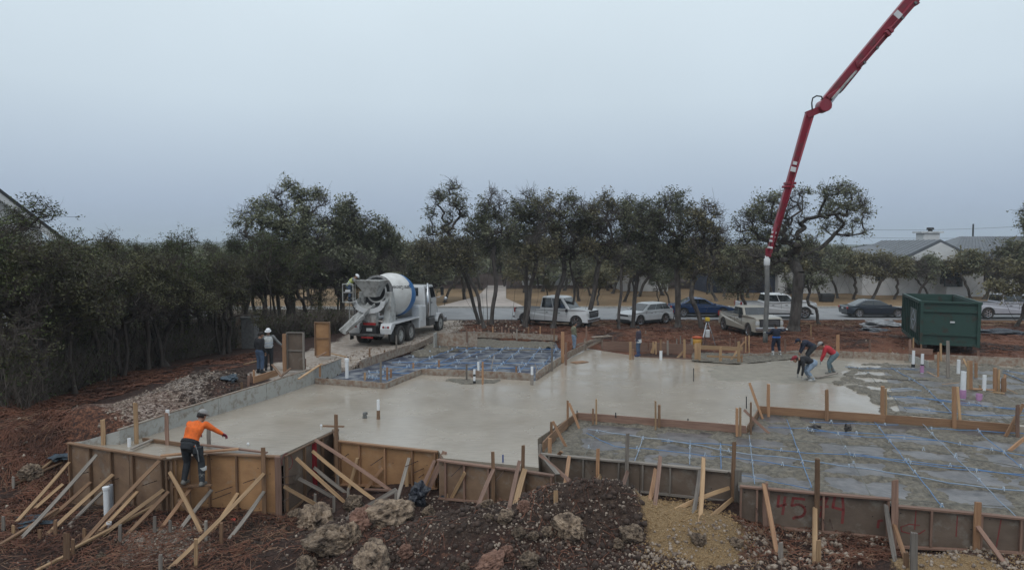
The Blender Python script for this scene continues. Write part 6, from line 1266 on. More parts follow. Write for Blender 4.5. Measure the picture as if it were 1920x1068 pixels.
ptree(899, 612, 45.5, [(850, 350, 16), (824, 372, 18), (856, 380, 18), (808, 398, 12), (842, 405, 16), (868, 402, 12), (836, 428, 14), (806, 432, 14)], 1, 'slender leaning oak, tallest at the left of the row in front of the street', n_att=230, tr=.13, per=20, spread=.34, lsize=.11, lean=.45, low=.3, extra=[(0, 857, 470)])
ptree(905, 622, 44.0, [(800, 462, 24), (835, 455, 26), (870, 462, 26), (815, 490, 24), (855, 488, 24), (780, 480, 15), (885, 490, 16), (800, 508, 12)], 2, 'low drooping oak whose crown hangs over the mixer truck cab', n_att=340, tr=.12, per=26, leaf=M_OAKB, extra=[(-.25, 862, 520), (0.1, 880, 500)], spread=.5)
ptree(911, 624, 44.5, [(924, 358, 12), (915, 382, 16), (938, 378, 14), (905, 408, 22), (935, 405, 20), (900, 435, 24), (930, 440, 26), (955, 425, 15), (880, 430, 15), (915, 465, 24)], 3, 'oak cluster with three dark trunks right of the mixer truck', n_att=400, tr=.15, per=26, extra=[(-.2, 905, 500), (.1, 915, 480), (.35, 932, 470)])
ptree(958, 614, 46.0, [(992, 362, 14), (975, 380, 16), (1005, 382, 18), (962, 400, 18), (990, 405, 22), (1012, 412, 18), (970, 430, 22), (1000, 440, 24), (950, 450, 18), (985, 465, 24)], 4, 'oak with curving trunk behind the walled bay, left of the white pickup', n_att=430, tr=.14, per=26, extra=[(0, 975, 480), (.9, 990, 470)])
ptree(987, 622, 44.5, [(1030, 372, 10), (1022, 392, 14), (1038, 400, 14), (1020, 425, 18), (1040, 432, 18), (1005, 455, 20), (1030, 462, 20), (985, 485, 18)], 5, 'twin trunked oak in front of the white pickup bed', n_att=330, tr=.14, per=26, leaf=M_OAKB, extra=[(-.05, 1005, 480), (.4, 1012, 490)])
ptree(1037, 617, 45.0, [(1070, 375, 14), (1055, 392, 16), (1085, 392, 18), (1045, 415, 18), (1075, 420, 22), (1100, 412, 18), (1055, 445, 22), (1085, 450, 22), (1065, 475, 20)], 6, 'oak with thick trunk in front of the white pickup cab', n_att=430, tr=.17, per=26, extra=[(0, 1055, 500), (-.55, 1030, 510)])
ptree(1070, 607, 46.5, [(1108, 395, 12), (1120, 420, 14), (1100, 440, 16), (1080, 430, 14), (1110, 465, 18)], 7, 'thin pale trunked oak in front of the white pickup windshield', n_att=200, tr=.09, per=22)
ptree(1093, 614, 45.5, [(1135, 372, 12), (1120, 385, 16), (1150, 388, 16), (1110, 405, 18), (1140, 410, 22), (1165, 405, 14), (1118, 435, 22), (1148, 440, 24), (1100, 465, 20), (1135, 470, 24), (1165, 450, 18)], 8, 'broad oak with forked trunk over the white pickup hood', n_att=480, tr=.17, per=26, leaf=M_OAKB, extra=[(0, 1110, 510), (.3, 1125, 490)])
ptree(1161, 618, 44.5, [(1178, 380, 14), (1168, 400, 16), (1195, 392, 16), (1180, 420, 20), (1200, 415, 18), (1175, 445, 20), (1198, 450, 20), (1185, 480, 22), (1160, 490, 18)], 9, 'slim oak standing just left of the white SUV', n_att=380, tr=.10, per=26)
ptree(1187, 613, 45.0, [(1212, 385, 12), (1225, 400, 14), (1210, 420, 18), (1235, 425, 18), (1215, 455, 22), (1200, 485, 20), (1235, 480, 20), (1215, 510, 18)], 10, 'straight oak in front of the white SUV hood', n_att=360, tr=.14, per=26)
ptree(1273, 610, 45.5, [(1255, 372, 14), (1272, 368, 12), (1240, 390, 18), (1268, 392, 20), (1292, 395, 16), (1228, 415, 20), (1255, 422, 24), (1285, 425, 22), (1225, 450, 22), (1262, 455, 24), (1295, 455, 20), (1240, 485, 24), (1280, 490, 24), (1305, 480, 16)], 11, 'large oak with one straight trunk between white SUV and blue sedan', n_att=560, tr=.2, per=26, low=.2)
ptree(1320, 610, 44.5, [(1330, 388, 14), (1312, 402, 16), (1345, 400, 14), (1320, 425, 20), (1345, 430, 20), (1310, 455, 20), (1338, 460, 22), (1360, 450, 16), (1325, 490, 20), (1350, 500, 18), (1295, 510, 14)], 12, 'oak with low forked limbs beside the survey tripod', n_att=440, tr=.15, per=26, leaf=M_OAKB, extra=[(0, 1333, 555), (0, 1300, 560)])
ptree(1490, 618, 43.5, [(1550, 362, 15), (1575, 352, 15), (1597, 362, 16), (1615, 380, 14), (1560, 385, 17), (1590, 390, 17), (1622, 402, 13), (1545, 400, 12), (1605, 418, 13), (1618, 436, 8), (1575, 420, 12), (1548, 425, 12), (1590, 440, 8),
       (1510, 362, 12), (1485, 368, 14), (1462, 372, 14), (1440, 380, 16), (1418, 390, 16), (1400, 402, 16), (1475, 392, 18), (1500, 385, 14), (1440, 408, 20), (1410, 420, 18), (1385, 425, 16), (1470, 420, 20), (1500, 418, 16), (1425, 445, 20), (1455, 450, 20), (1490, 448, 18), (1395, 450, 18), (1520, 455, 16),
       (1372, 470, 16), (1410, 475, 20), (1445, 482, 18), (1480, 480, 18), (1510, 478, 14), (1390, 500, 16), (1425, 508, 16)], 13, 'biggest spreading oak with a thick leaning trunk beside the hose', n_att=1000, tr=.34, per=24, spread=.40, depth=2.0, low=.05, lean=.15, extra=[(0, 1500, 512)])
ptree(1537, 597, 47.5, [(1510, 520, 12), (1525, 530, 12), (1495, 535, 12), (1540, 525, 10), (1480, 545, 10)], 14, 'small bent oak leaning left beside the biggest oak', n_att=120, tr=.10, per=22, extra=[(0, 1520, 560)])
ptree(1400, 603, 48.0, [(1370, 505, 18), (1400, 520, 18), (1350, 520, 16), (1425, 535, 16), (1380, 540, 14)], 15, 'low dark oak over the bed of the beige pickup', n_att=220, tr=.12, per=26)
g = 'tall oaks left of the mixer truck'
ptree(548, 640, 46, [(542, 350, 12), (520, 362, 14), (560, 368, 16), (590, 362, 16), (605, 380, 14), (500, 385, 16), (535, 390, 20), (575, 395, 20), (475, 395, 16), (455, 405, 12), (440, 420, 10), (490, 418, 20), (530, 425, 22), (570, 425, 22), (605, 415, 16), (460, 440, 16), (505, 455, 24), (555, 458, 24), (595, 450, 20)], 21,
      'big dense oak rising highest above the left thicket', g, n_att=700, tr=.24, per=30, low=.1, depth=1.8, lsize=.15, spread=.5, extra=[(0, 545, 500)])
ptree(640, 630, 48, [(652, 382, 10), (640, 398, 14), (662, 400, 12), (630, 420, 18), (660, 425, 20), (690, 415, 14), (645, 450, 22), (680, 450, 22), (612, 465, 20)], 22, 'oak with a pointed top between the big oak and the mixer hopper', g, n_att=420, tr=.18, per=30, lsize=.15, spread=.5)
ptree(715, 615, 50, [(722, 428, 14), (705, 440, 16), (738, 445, 14), (690, 465, 20), (722, 468, 20), (750, 470, 14), (700, 495, 22), (740, 495, 20), (768, 480, 12)], 23, 'rounded oak right behind the mixer drum', g, n_att=400, tr=.18, per=30, lsize=.15, spread=.5)
ptree(665, 625, 44, [(650, 480, 20), (680, 490, 20), (620, 495, 20), (650, 515, 20), (690, 520, 16), (605, 520, 18), (640, 545, 14)], 24, 'dark low oak behind the worker on the mixer platform', g, n_att=330, tr=.15, per=30, lsize=.15, spread=.5)
ptree(800, 600, 53, [(775, 500, 20), (800, 515, 18), (760, 525, 18), (830, 510, 14), (790, 540, 16), (750, 490, 14), (820, 535, 12)], 25, 'dark bushy oak behind the mixer truck cab', g, n_att=260, tr=.14, per=30, lsize=.16, spread=.5)

# junipers of the left thicket: a few models, each tree an object of its own
def juniper(seed, H, Rr, leaf, name='juniper_tree'):
    rs = np.random.RandomState(seed); lobes = []; n = 9
    for i in range(n):
        t = rs.uniform(.38, .97); a = rs.uniform(0, 6.28); q = Rr * (1.05 - .65 * max(0, t - .5) / .5) * rs.uniform(.25, .85)
        lobes.append((math.cos(a) * q, math.sin(a) * q, H * t, rs.uniform(.38, .62) * Rr * .62))
    lobes.append((0, 0, H * .9, Rr * .35))
    st = [((rs.uniform(-.25, .25), rs.uniform(-.25, .25), 0), (rs.uniform(-.8, .8), rs.uniform(-.8, .8), H * rs.uniform(.45, .65))) for _ in range(4)]
    e = tree(name, 'x', (0, 0, 0), lobes, seed, n_att=300, tr=.11, per=70, lsize=.066, spread=.36, leaf=leaf, bark=M_BARKJ, stems=st, cat='tree')
    # dead twiggy shoots low on the stems
    return e
JP = [juniper(101, 6.3, 2.1, M_JUN), juniper(102, 5.6, 2.3, M_JUN), juniper(103, 5.2, 1.9, M_JUNB), juniper(104, 6.6, 1.9, M_JUN), juniper(105, 4.6, 2.2, M_JUNB)]
JSPOT = []
def jput(u, D, H, k, used={}):
    x = (u - 960) / F_PX * D; src = JP[k]; Hs = (6.3, 5.6, 5.2, 6.6, 4.6)[k]
    o = src if k not in used else copy_tree(src); used[k] = 1
    s = H / Hs; o.location = (x, D, gzs(x, D) - .1); o.scale = (s * rnd.uniform(.9, 1.15), s * rnd.uniform(.9, 1.15), s); o.rotation_euler = (0, 0, rnd.uniform(0, 6.28)); JSPOT.append((u, D, o, k)); return o
for i, (u, D, H, k) in enumerate([(-60, 27, 7.4, 3), (15, 27.5, 7.0, 0), (70, 30, 7.3, 3), (110, 27, 5.6, 1), (165, 30.5, 6.4, 0), (-20, 23.5, 5.8, 1), (60, 24, 5.4, 4), (130, 25.5, 5.3, 2), (190, 27.5, 5.4, 1), (235, 32, 6.1, 0), (215, 28.5, 5.5, 4), (265, 30, 5.7, 2), (290, 35, 6.2, 3),
                                  (325, 33, 6.0, 0), (345, 37, 6.6, 1), (300, 31, 5.3, 4), (365, 34.5, 5.5, 2), (400, 36.5, 5.9, 1), (430, 39, 6.0, 0), (420, 34.5, 5.1, 4), (465, 38, 5.7, 2), (500, 40, 5.8, 1), (485, 42.5, 6.1, 3), (530, 41.5, 5.5, 4), (575, 43, 5.6, 1), (600, 46, 5.7, 2), (-120, 25, 6.5, 0), (-90, 31, 7.5, 1), (30, 33.5, 7.8, 3), (130, 35.5, 7.0, 1),
                                  (205, 38, 6.8, 2), (255, 41, 6.7, 0), (395, 44, 6.3, 3), (450, 48, 6.6, 1), (640, 48, 5.2, 4)]): jput(u, D, H * (.9 if 90 < u < 470 else 1.0) * rnd.uniform(.92, 1.06), k)
for i, (u, D, H) in enumerate([(870, 82, 5.2), (945, 90, 5.0), (1010, 88, 4.8), (1075, 80, 4.6), (1140, 84, 5.0), (1190, 82, 4.4), (1330, 78, 4.6), (1395, 80, 5.0), (1440, 84, 5.2), (1480, 79, 4.6), (1025, 66, 2.6), (1235, 67, 3.0), (1530, 80, 5.2), (1570, 84, 5.4)]):
    jput(u, D, H, (1, 4, 2, 0)[i % 4]); J_ = JSPOT.pop(); J_[2]['group'] = 'junipers across the street'; J_[2]['label'] = f"bushy juniper across the street among the far oaks, {(ORDW + ['thirteenth from left', 'fourteenth from left'])[sorted([870, 945, 1010, 1075, 1140, 1190, 1330, 1395, 1440, 1480, 1025, 1235, 1530, 1570]).index(u)].replace('from the', 'from')}"
JSPOT.sort(key=lambda t: t[0])
for i, (u, D, o, k) in enumerate(JSPOT):
    o['group'] = 'junipers of the left thicket'; row = 'front' if D < 30 else 'middle' if D < 37 else 'back'
    same = [t for t in JSPOT if ('front' if t[1] < 30 else 'middle' if t[1] < 37 else 'back') == row]; j = [t[2] for t in same].index(o)
    o['label'] = f"{'brownish green' if k in (2, 4) else 'dark green'} bushy juniper, {ORDW[j] if j < 12 else 'rightmost'} in the {row} row of the left thicket"
# undergrowth: bare brush between the stems
rs = np.random.RandomState(77); n = 2600; U_ = rs.uniform(-120, 640, n); Dd = np.where(U_ < 200, rs.uniform(22.5, 36, n), rs.uniform(29, 46, n)); Dd = np.maximum(Dd, 21.5 + np.clip(U_, 0, 640) * .0335)
bx = (U_ - 960) / F_PX * Dd; bz = gz(bx, Dd); Vb = []; Fb = []; c = 0
for i in range(n):
    p = np.array([bx[i], Dd[i], bz[i]]); h = rs.uniform(.5, 1.9)
    for j in range(4):
        d = np.array([rs.normal() * .35, rs.normal() * .35, 1.0]); q = p + d * h * rs.uniform(.5, 1); m_ = (p + q) / 2 + rs.normal(size=3) * .12; w = rs.uniform(.006, .02); sx = np.array([w, 0, 0]); sy = np.array([0, w, 0])
        for a, b in ((p, m_), (m_, q)):
            for s in (sx, sy): Vb += [a - s, a + s, b + s * .6, b - s * .6]; Fb.append((c, c + 1, c + 2, c + 3)); c += 4
        for t in range(3):
            e0 = m_ + (q - m_) * rs.uniform(.1, .9); e1 = e0 + rs.normal(size=3) * .25 + np.array([0, 0, .1]); Vb += [e0 - sx * .4, e0 + sx * .4, e1 + sx * .3, e1 - sx * .3]; Fb.append((c, c + 1, c + 2, c + 3)); c += 4
tag(npmesh('undergrowth', Vb, Fb, mat('dry_brush', (0.20, 0.165, 0.14), .95, col2=(.07, .055, .046), scale=.7)), 'bare dry brush standing between the juniper stems on the left', kind='stuff')
V, F = leaves(np.stack([bx, Dd, bz + rs.uniform(.1, 1.3, n)], 1)[rs.uniform(size=n) > .45], rs, 16, .10, .5); tag(npmesh('ground_shrubs', V, F, M_JUN), 'dark leafy shrub layer under the junipers on the left', kind='stuff')

# trees across the street
def far_oak(seed, H, Rr, leaf, base_h=.45):
    rs = np.random.RandomState(seed); lobes = []
    for i in range(9):
        a = rs.uniform(0, 6.28); t = rs.uniform(base_h + .15, .93); q = Rr * rs.uniform(.2, .75) * (1.1 - .5 * t); lobes.append((math.cos(a) * q, math.sin(a) * q, H * t, Rr * rs.uniform(.30, .40)))
    st = [((rs.uniform(-.3, .3), rs.uniform(-.3, .3), 0), (rs.uniform(-1.2, 1.2), rs.uniform(-.8, .8), H * rs.uniform(.35, .5))) for _ in range(2 + seed % 2)]
    return tree('oak_tree', 'x', (0, 0, 0), lobes, seed, n_att=170, tr=.15, per=34, lsize=.22, spread=.6, leaf=leaf, stems=st)
FP = [far_oak(201, 5.6, 2.9, M_OAKB), far_oak(202, 5.2, 3.2, M_OAK), far_oak(203, 6.2, 2.7, M_OAK), far_oak(204, 4.8, 3.0, M_OAKB)]; HF = (5.6, 5.2, 6.2, 4.8); usedf = {}; FS = []
for (u, D, H, k) in [(990, 66, 4.0, 3), (1120, 63, 3.4, 0), (1255, 64, 3.6, 2), (1385, 64, 3.8, 1), (700, 66, 6.0, 2), (735, 75, 6.2, 0), (850, 88, 6.4, 1), (960, 92, 6.2, 2), (1040, 93, 6.4, 0), (1085, 68, 5.0, 1), (1175, 67, 4.8, 3), (1340, 68, 5.2, 0), (640, 70, 6.4, 3), (580, 68, 6.0, 1), (1540, 69, 5.4, 1), (1572, 72, 5.3, 2), (1605, 70, 4.9, 0), (1640, 69, 4.5, 3), (1682, 70, 4.5, 0), (1722, 71, 4.7, 1), (1742, 72, 4.4, 2), (1822, 71, 5.0, 0), (1850, 70, 5.3, 1), (1890, 70, 5.2, 3), (1925, 69, 6.0, 2), (1960, 70, 6.6, 0), (2010, 68, 6.2, 1),
                     (1500, 70, 5.4, 3), (1450, 73, 5.2, 1), (1405, 72, 5.5, 0), (1360, 74, 5.3, 2), (1240, 76, 5.6, 3), (1200, 74, 5.4, 1), (1150, 79, 5.8, 0), (1105, 75, 5.3, 2), (1060, 84, 6.0, 1), (1020, 82, 6.0, 3), (985, 80, 5.6, 0), (870, 70, 5.8, 1), (835, 66, 5.6, 2), (800, 68, 5.9, 0), (900, 85, 6.2, 3), (760, 63, 6.0, 1), (1300, 95, 6.6, 0), (930, 108, 6.5, 2),
                     (1915, 45.5, 4.0, 3)]:
    x = (u - 960) / F_PX * D; o = FP[k] if k not in usedf else copy_tree(FP[k]); usedf[k] = 1; s = H / HF[k]; o.location = (x, D, -.1); o.scale = (s, s, s); o.rotation_euler = (0, 0, rnd.uniform(0, 6.28)); FS.append((u, D, o, k))
ptree(1935, 612, 46, [(1925, 395, 12), (1940, 410, 18), (1960, 400, 20), (1928, 425, 12), (1950, 440, 18)], 31, 'oak branch reaching in from the right edge of the picture', 'oaks across the street', n_att=200, tr=.18, per=26)
FS.sort(key=lambda t: t[0])
secs = {'left': [t for t in FS if t[0] < 950], 'centre': [t for t in FS if 950 <= t[0] < 1340], 'right': [t for t in FS if t[0] >= 1340]}
for nm_, l in secs.items():
    for i, (u, D, o, k) in enumerate(l):
        where = {'left': 'beyond the mixer truck', 'centre': 'behind the parked white cars', 'right': 'on the lawn by the white house'}[nm_]
        od = (ORDW + [f'{w} from left' for w in ('thirteenth', 'fourteenth', 'fifteenth', 'sixteenth', 'seventeenth', 'eighteenth', 'nineteenth', 'twentieth', 'twentyfirst', 'twentysecond', 'twentythird')] + ['thirteenth from left', 'fourteenth from left', 'fifteenth from left', 'sixteenth from left', 'seventeenth from left', 'eighteenth from left', 'nineteenth from left', 'twentieth from left'])[i]
        o['label'] = f"{'olive' if k in (0, 3) else 'dark'} far oak {where}, {od.replace('from the', 'from')}"
        o['group'] = 'oaks across the street'
# far woods as one mass
rs = np.random.RandomState(9); n = 2000; az = np.radians(rs.uniform(-52, 52, n)); dd = rs.uniform(0, 1, n) ** 1.4 * 330 + 88; cx = np.tan(az) * dd; keep = ~((np.abs(cx + 1.6) < 3.5) & (dd < 110)); cx = cx[keep]; dd = dd[keep]; n = len(cx)
hh = rs.uniform(3.8, 5.8, n) * (1 + (dd > 200) * .15); per = 60; c = np.repeat(np.stack([cx, dd, hh * .6 - .3], 1), per, 0); o_ = rs.normal(size=(n * per, 3)); o_ /= np.linalg.norm(o_, axis=1)[:, None]; o_ *= rs.uniform(.5, 1, (n * per, 1)); rad_ = np.repeat(rs.uniform(2.4, 4.5, n), per)
c += o_ * np.stack([rad_, rad_, np.repeat(hh * .45, per)], 1); V, F = leaves(c, rs, 1, .95, .1); tag(npmesh('woods', V, F, M_OAK), 'far woodland of low dark green trees fading into mist', kind='stuff')
# ---------------------------------------------------------------- people
M_SKIN = mat('skin', (0.30, 0.165, 0.11), .55, var=.08); M_HAIR = mat('dark_hair', (0.015, 0.011, 0.01), .7, bump=.5)
def cloth(name, c, r=.85): return mat(name, c, r, var=.14, scale=7, bump=.55, bscale=9, dist=.03)
def ringloft(m, pts, lat, n=14):
    """pts: (point, half width, half depth); rings square to the path"""
    rings = []; P_ = [Vector(p[0]) for p in pts]; lat = Vector(lat)
    for i, (p, rx, ry) in enumerate(pts):
        d = (P_[min(i + 1, len(P_) - 1)] - P_[max(0, i - 1)]).normalized(); x = (lat - d * lat.dot(d)).normalized(); y = d.cross(x)
        rings.append([P_[i] + x * math.cos(2 * math.pi * k / n) * rx + y * math.sin(2 * math.pi * k / n) * ry for k in range(n)])
    return m.loft(rings)
def limb(m, pts, rs, n=12):
    """tapered, round-ended, through joints"""
    P_ = [Vector(p) for p in pts]; d0 = (P_[0] - P_[1]).normalized(); d1 = (P_[-1] - P_[-2]).normalized(); out = []; rr_ = []
    for k in (1.0, .8, .45): out.append(P_[0] + d0 * rs[0] * k); rr_.append(rs[0] * math.sqrt(max(.02, 1 - k * k)))
    for i in range(len(P_)):
        out.append(P_[i]); rr_.append(rs[i])
        if i < len(P_) - 1: out.append(P_[i].lerp(P_[i + 1], .4)); rr_.append((rs[i] * .45 + rs[i + 1] * .55) * 1.1)
    for k in (.45, .8, 1.0): out.append(P_[-1] + d1 * rs[-1] * k); rr_.append(rs[-1] * math.sqrt(max(.02, 1 - k * k)))
    return m.tube(out, rr_, n)
def ball(m, c, r, n=10):
    c = Vector(c); r = (r, r, r) if not hasattr(r, '__len__') else r
    return m.loft([[c + Vector((math.cos(2 * math.pi * k / n) * r[0] * math.sin(a), math.sin(2 * math.pi * k / n) * r[1] * math.sin(a), -math.cos(a) * r[2])) for k in range(n)] for a in [math.pi * (i + .15) / (n - .7) for i in range(n)]])
def fuse(m, name, mt, par, vox=.018, sm=4):
    o = m.obj(name, mt, par, True); r = o.modifiers.new('fuse', 'REMESH'); r.mode = 'VOXEL'; r.voxel_size = vox; r.use_smooth_shade = True
    s = o.modifiers.new('soften', 'SMOOTH'); s.factor = .5; s.iterations = sm; return o
STAND = dict(pelvis=(0, 0, .95), chest=(0, 0, 1.28), neck=(0, 0, 1.47), head=(0, .03, 1.62), sR=(.185, 0, 1.41), eR=(.24, -.03, 1.13), wR=(.23, .07, .89), sL=(-.185, 0, 1.41), eL=(-.24, -.03, 1.13), wL=(-.23, .07, .89),
             hR=(.095, 0, .92), kR=(.11, .03, .51), aR=(.11, -.01, .1), hL=(-.095, 0, .92), kL=(-.11, .03, .51), aL=(-.11, -.01, .1), face=(0, 1, 0), tR=None, tL=None)
def person(label, loc, rz, pose, sc=1.0, top=None, legs=None, boots=None, hat=None, vest=None, glove=None, boot_h=.22, hair=True, belt=None, apron=None, near=False, build=1.0):
    J = dict(STAND); J.update(pose); J = {k: (Vector(v) if v is not None else None) for k, v in J.items()}
    r = empty('person', loc, rz); r.scale = (sc,) * 3; tag(r, label, 'person')
    lat = (J['sR'] - J['sL']).normalized(); lath = (J['hR'] - J['hL']).normalized(); b = build
    up = (J['neck'] - J['pelvis']).normalized(); f = J['face'].normalized(); vx = .014 if near else .017
    # body: one fused surface
    m = MB(); pe, ch, ne, hd = J['pelvis'], J['chest'], J['neck'], J['head']
    def torso(m, g):
        ringloft(m, [(pe - up * .12, .10 * b + g, .08 * b + g), (pe - up * .04, .155 * b + g, .11 * b + g), (pe + up * .05, .15 * b + g, .105 * b + g), (pe.lerp(ch, .5), .138 * b + g, .10 * b + g), (ch, .165 * b + g, .118 * b + g), (ch.lerp(ne, .45), .16 * b + g, .105 * b + g), (ch.lerp(ne, .85), .10 + g, .075 + g), (ne, .05 + g * .6, .05 + g * .6)], lat)
    torso(m, 0)
    limb(m, [ne - up * .03, ne.lerp(hd, .6)], [.055, .052])
    hu = (hd - ne).normalized(); hu = (hu * .4 + (Vector((0, 0, 1)) if abs(f.z) < .6 else f.cross(lat).normalized() * (-1 if f.cross(lat).z <= 0 else 1)) * .6).normalized()
    hu = (hu - f * hu.dot(f)).normalized(); hl = f.cross(hu)
    H = lambda x, y, z: hd + hl * x + f * y + hu * z
    rg = []
    for z, rx, ry, fy in ((-.125, .028, .03, .045), (-.105, .045, .055, .03), (-.07, .06, .075, .018), (-.02, .072, .09, .008), (.03, .077, .098, 0), (.075, .072, .09, -.005), (.105, .05, .065, -.008), (.12, .02, .025, -.01)):
        rg.append([H(math.cos(2 * math.pi * k / 14) * rx, math.sin(2 * math.pi * k / 14) * ry + fy, z) for k in range(14)])
    m.loft(rg); m.loft([[H(x, y, z) for x, y, z in q] for q in ([(-.012, .09, .02), (.012, .09, .02), (.012, .09, .0), (-.012, .09, .0)], [(-.016, .118, -.035), (.016, .118, -.035), (.014, .09, -.045), (-.014, .09, -.045)])])
    for s in (-1, 1): ball(m, H(s * .078, -.005, -.01), (.012, .02, .03), 7)
    for s in 'RL':
        limb(m, [J['s' + s] - up * .01, J['e' + s], J['w' + s]], [.055 * b, .041, .028]); limb(m, [J['h' + s], J['k' + s], J['a' + s]], [.088 * b, .058, .04])
        t = J['t' + s] or (J['a' + s] + Vector((0, .15, -.06))); limb(m, [J['a' + s] + Vector((0, -.03, -.04)), J['a' + s].lerp(t, .55) + Vector((0, 0, -.01)), t], [.042, .042, .034])
    body = fuse(m, 'body', M_SKIN, r, vx, 2)
    e = MB()
    for s in (-1, 1): ball(e, H(s * .03, .085, .012), (.012, .008, .007), 6)
    e.obj('eyes', M_BLACK, body); mo = MB().box(H(0, .088, -.062), (.045, .01, .01)); mo.obj('mouth', mat('lips', (.2, .07, .06), .6) if 'lips' not in MATS else MATS['lips'], body)
    if top:
        m = MB(); torso(m, .022)
        for s in 'RL': limb(m, [J['s' + s] - up * .01, J['e' + s], J['e' + s].lerp(J['w' + s], .93)], [.073 * b, .056, .043])
        fuse(m, 'shirt', top, r, vx, 3)
    if vest:
        m = MB(); ringloft(m, [(pe - up * .02, .185, .145), (pe.lerp(ch, .5), .172, .14), (ch, .195, .155), (ch.lerp(ne, .5), .18, .135), (ch.lerp(ne, .85), .10, .09)], lat)
        v = fuse(m, 'vest', vest, r, vx, 2); bm_ = MB()
        for k in (.25, .6): ringloft(bm_, [(pe.lerp(ch, k) - up * .02, .198, .158), (pe.lerp(ch, k) + up * .02, .198, .158)], lat)
        bm_.obj('reflective_bands', M_CHAIR, v)
    if legs:
        m = MB(); ringloft(m, [(pe - up * .14, .12 * b, .10 * b), (pe - up * .03, .175 * b, .135 * b), (pe + up * .07, .165 * b, .125 * b)], lath)
        for s in 'RL': limb(m, [J['h' + s], J['k' + s], J['k' + s].lerp(J['a' + s], .95)], [.108 * b, .078, .062])
        fuse(m, 'trousers', legs, r, vx, 3)
    if boots:
        for s in 'RL':
            a, k = J['a' + s], J['k' + s]; t = J['t' + s] or (a + Vector((0, .16, -.06))); m = MB(); u = (k - a).normalized()
            limb(m, [a + u * boot_h, a + u * .02], [.07, .06]); limb(m, [a + Vector((0, 0, -.045)) - (t - a).normalized() * .05, a.lerp(t, .6) + Vector((0, 0, -.01)), t], [.052, .052, .043]); fuse(m, 'boot', boots, r, .015, 2)
    if belt:
        m = MB(); ringloft(m, [(pe + up * .03, .19 * b, .148 * b), (pe + up * .09, .188 * b, .146 * b)], lath); m.obj('belt', belt, r)
    if apron:
        m = MB(); ringloft(m, [(pe - up * .16, .19 * b, .15 * b), (pe + up * .04, .18 * b, .14 * b)], lath); fuse(m, 'shirt_tail', apron, r, vx, 2)
    # hands: palm, four unequal curled fingers, thumb from the side of the palm
    for s, sg in (('R', 1), ('L', -1)):
        w, el = J['w' + s], J['e' + s]; d = (w - el).normalized(); a = (lat - d * lat.dot(d)); a = a.normalized() if a.length > .2 else frame(d)[0]; nn = d.cross(a).normalized()
        m = MB(); m.loft([[w + d * t + a * (i * hw) + nn * (j * .013) for i, j in ((-1, -1), (1, -1), (1, 1), (-1, 1))] for t, hw in ((-.02, .024), (.03, .036), (.085, .04))])
        for i, Lf_ in enumerate((.068, .078, .072, .056)):
            b0 = w + d * .08 + a * (-.03 + .02 * i) * sg * -1; k1 = b0 + d * Lf_ * .5 + nn * .010; k2 = k1 + d * Lf_ * .25 + nn * .022; k3 = k2 + d * Lf_ * .12 + nn * .024; m.tube([b0, k1, k2, k3], [.0095, .009, .0085, .006], 7)
        b0 = w + d * .025 + a * (-.032) * -sg * -1; m.tube([b0, b0 - a * sg * .028 + d * .02 + nn * .008, b0 - a * sg * .034 + d * .052 + nn * .018], [.012, .011, .008], 7)
        m.obj('glove' if glove else 'hand', glove or M_SKIN, r, True)
    if hair and not (hat and hat[0] == 'helmet'):
        rg = []
        for z, k, fy in ((-.05, 1.02, -.03), (0, 1.12, -.022), (.04, 1.13, -.016), (.08, 1.12, -.012), (.115, .8, -.01), (.132, .25, -.01)):
            rg.append([H(math.cos(2 * math.pi * q / 14) * .077 * k, math.sin(2 * math.pi * q / 14) * .098 * k * (1 if math.sin(2 * math.pi * q / 14) < .3 or z > .03 else .72) + fy, z) for q in range(14)])
        MB().loft(rg).obj('hair', M_HAIR, r, True)
    if hat:
        k_, hm = hat; rg = []
        g = 1.28 if k_ == 'helmet' else 1.2
        for z, k in ((.035, 1), (.07, 1), (.105, .9), (.135, .66), (.152, .3)): rg.append([H(math.cos(2 * math.pi * q / 16) * .078 * g * k, math.sin(2 * math.pi * q / 16) * .1 * g * k - .005, z) for q in range(16)])
        h = MB().loft(rg).obj('helmet' if k_ == 'helmet' else 'cap', hm, r, True)
        br = MB(); n_ = 12
        if k_ == 'helmet': br.loft([[H(math.cos(2 * math.pi * q / 20) * .128, math.sin(2 * math.pi * q / 20) * .155 + .012, z) for q in range(20)] for z in (.03, .042)])
        else:
            a_ = [math.pi * (.12 + .76 * q / 9) for q in range(10)]; br.loft([[H(math.cos(t) * .085, math.sin(t) * .1 + .0, z) for t in a_] + [H(math.cos(t) * .08, math.sin(t) * .1 + .085, z - .01) for t in a_[::-1]] for z in (.045, .058)])
        br.obj('brim', hm, h)
    return r
C_OR = cloth('hi_vis_orange', (0.75, 0.14, 0.02)); C_BLK = cloth('black_cloth', (0.014, 0.014, 0.017)); C_CHAR = cloth('charcoal_trousers', (0.022, 0.025, 0.03)); C_JEAN = cloth('blue_denim', (0.06, 0.095, 0.16)); C_LJ = cloth('light_denim', (0.20, 0.26, 0.34))
C_WH = cloth('white_cloth', (0.55, 0.56, 0.55)); C_OLV = cloth('olive_cloth', (0.17, 0.165, 0.11)); C_PUR = cloth('dark_purple_cloth', (0.05, 0.038, 0.055)); C_NAVY = cloth('navy_cloth', (0.012, 0.016, 0.035)); C_RED = cloth('red_cloth', (0.42, 0.025, 0.035)); C_TEAL = cloth('teal_denim', (0.11, 0.16, 0.18))
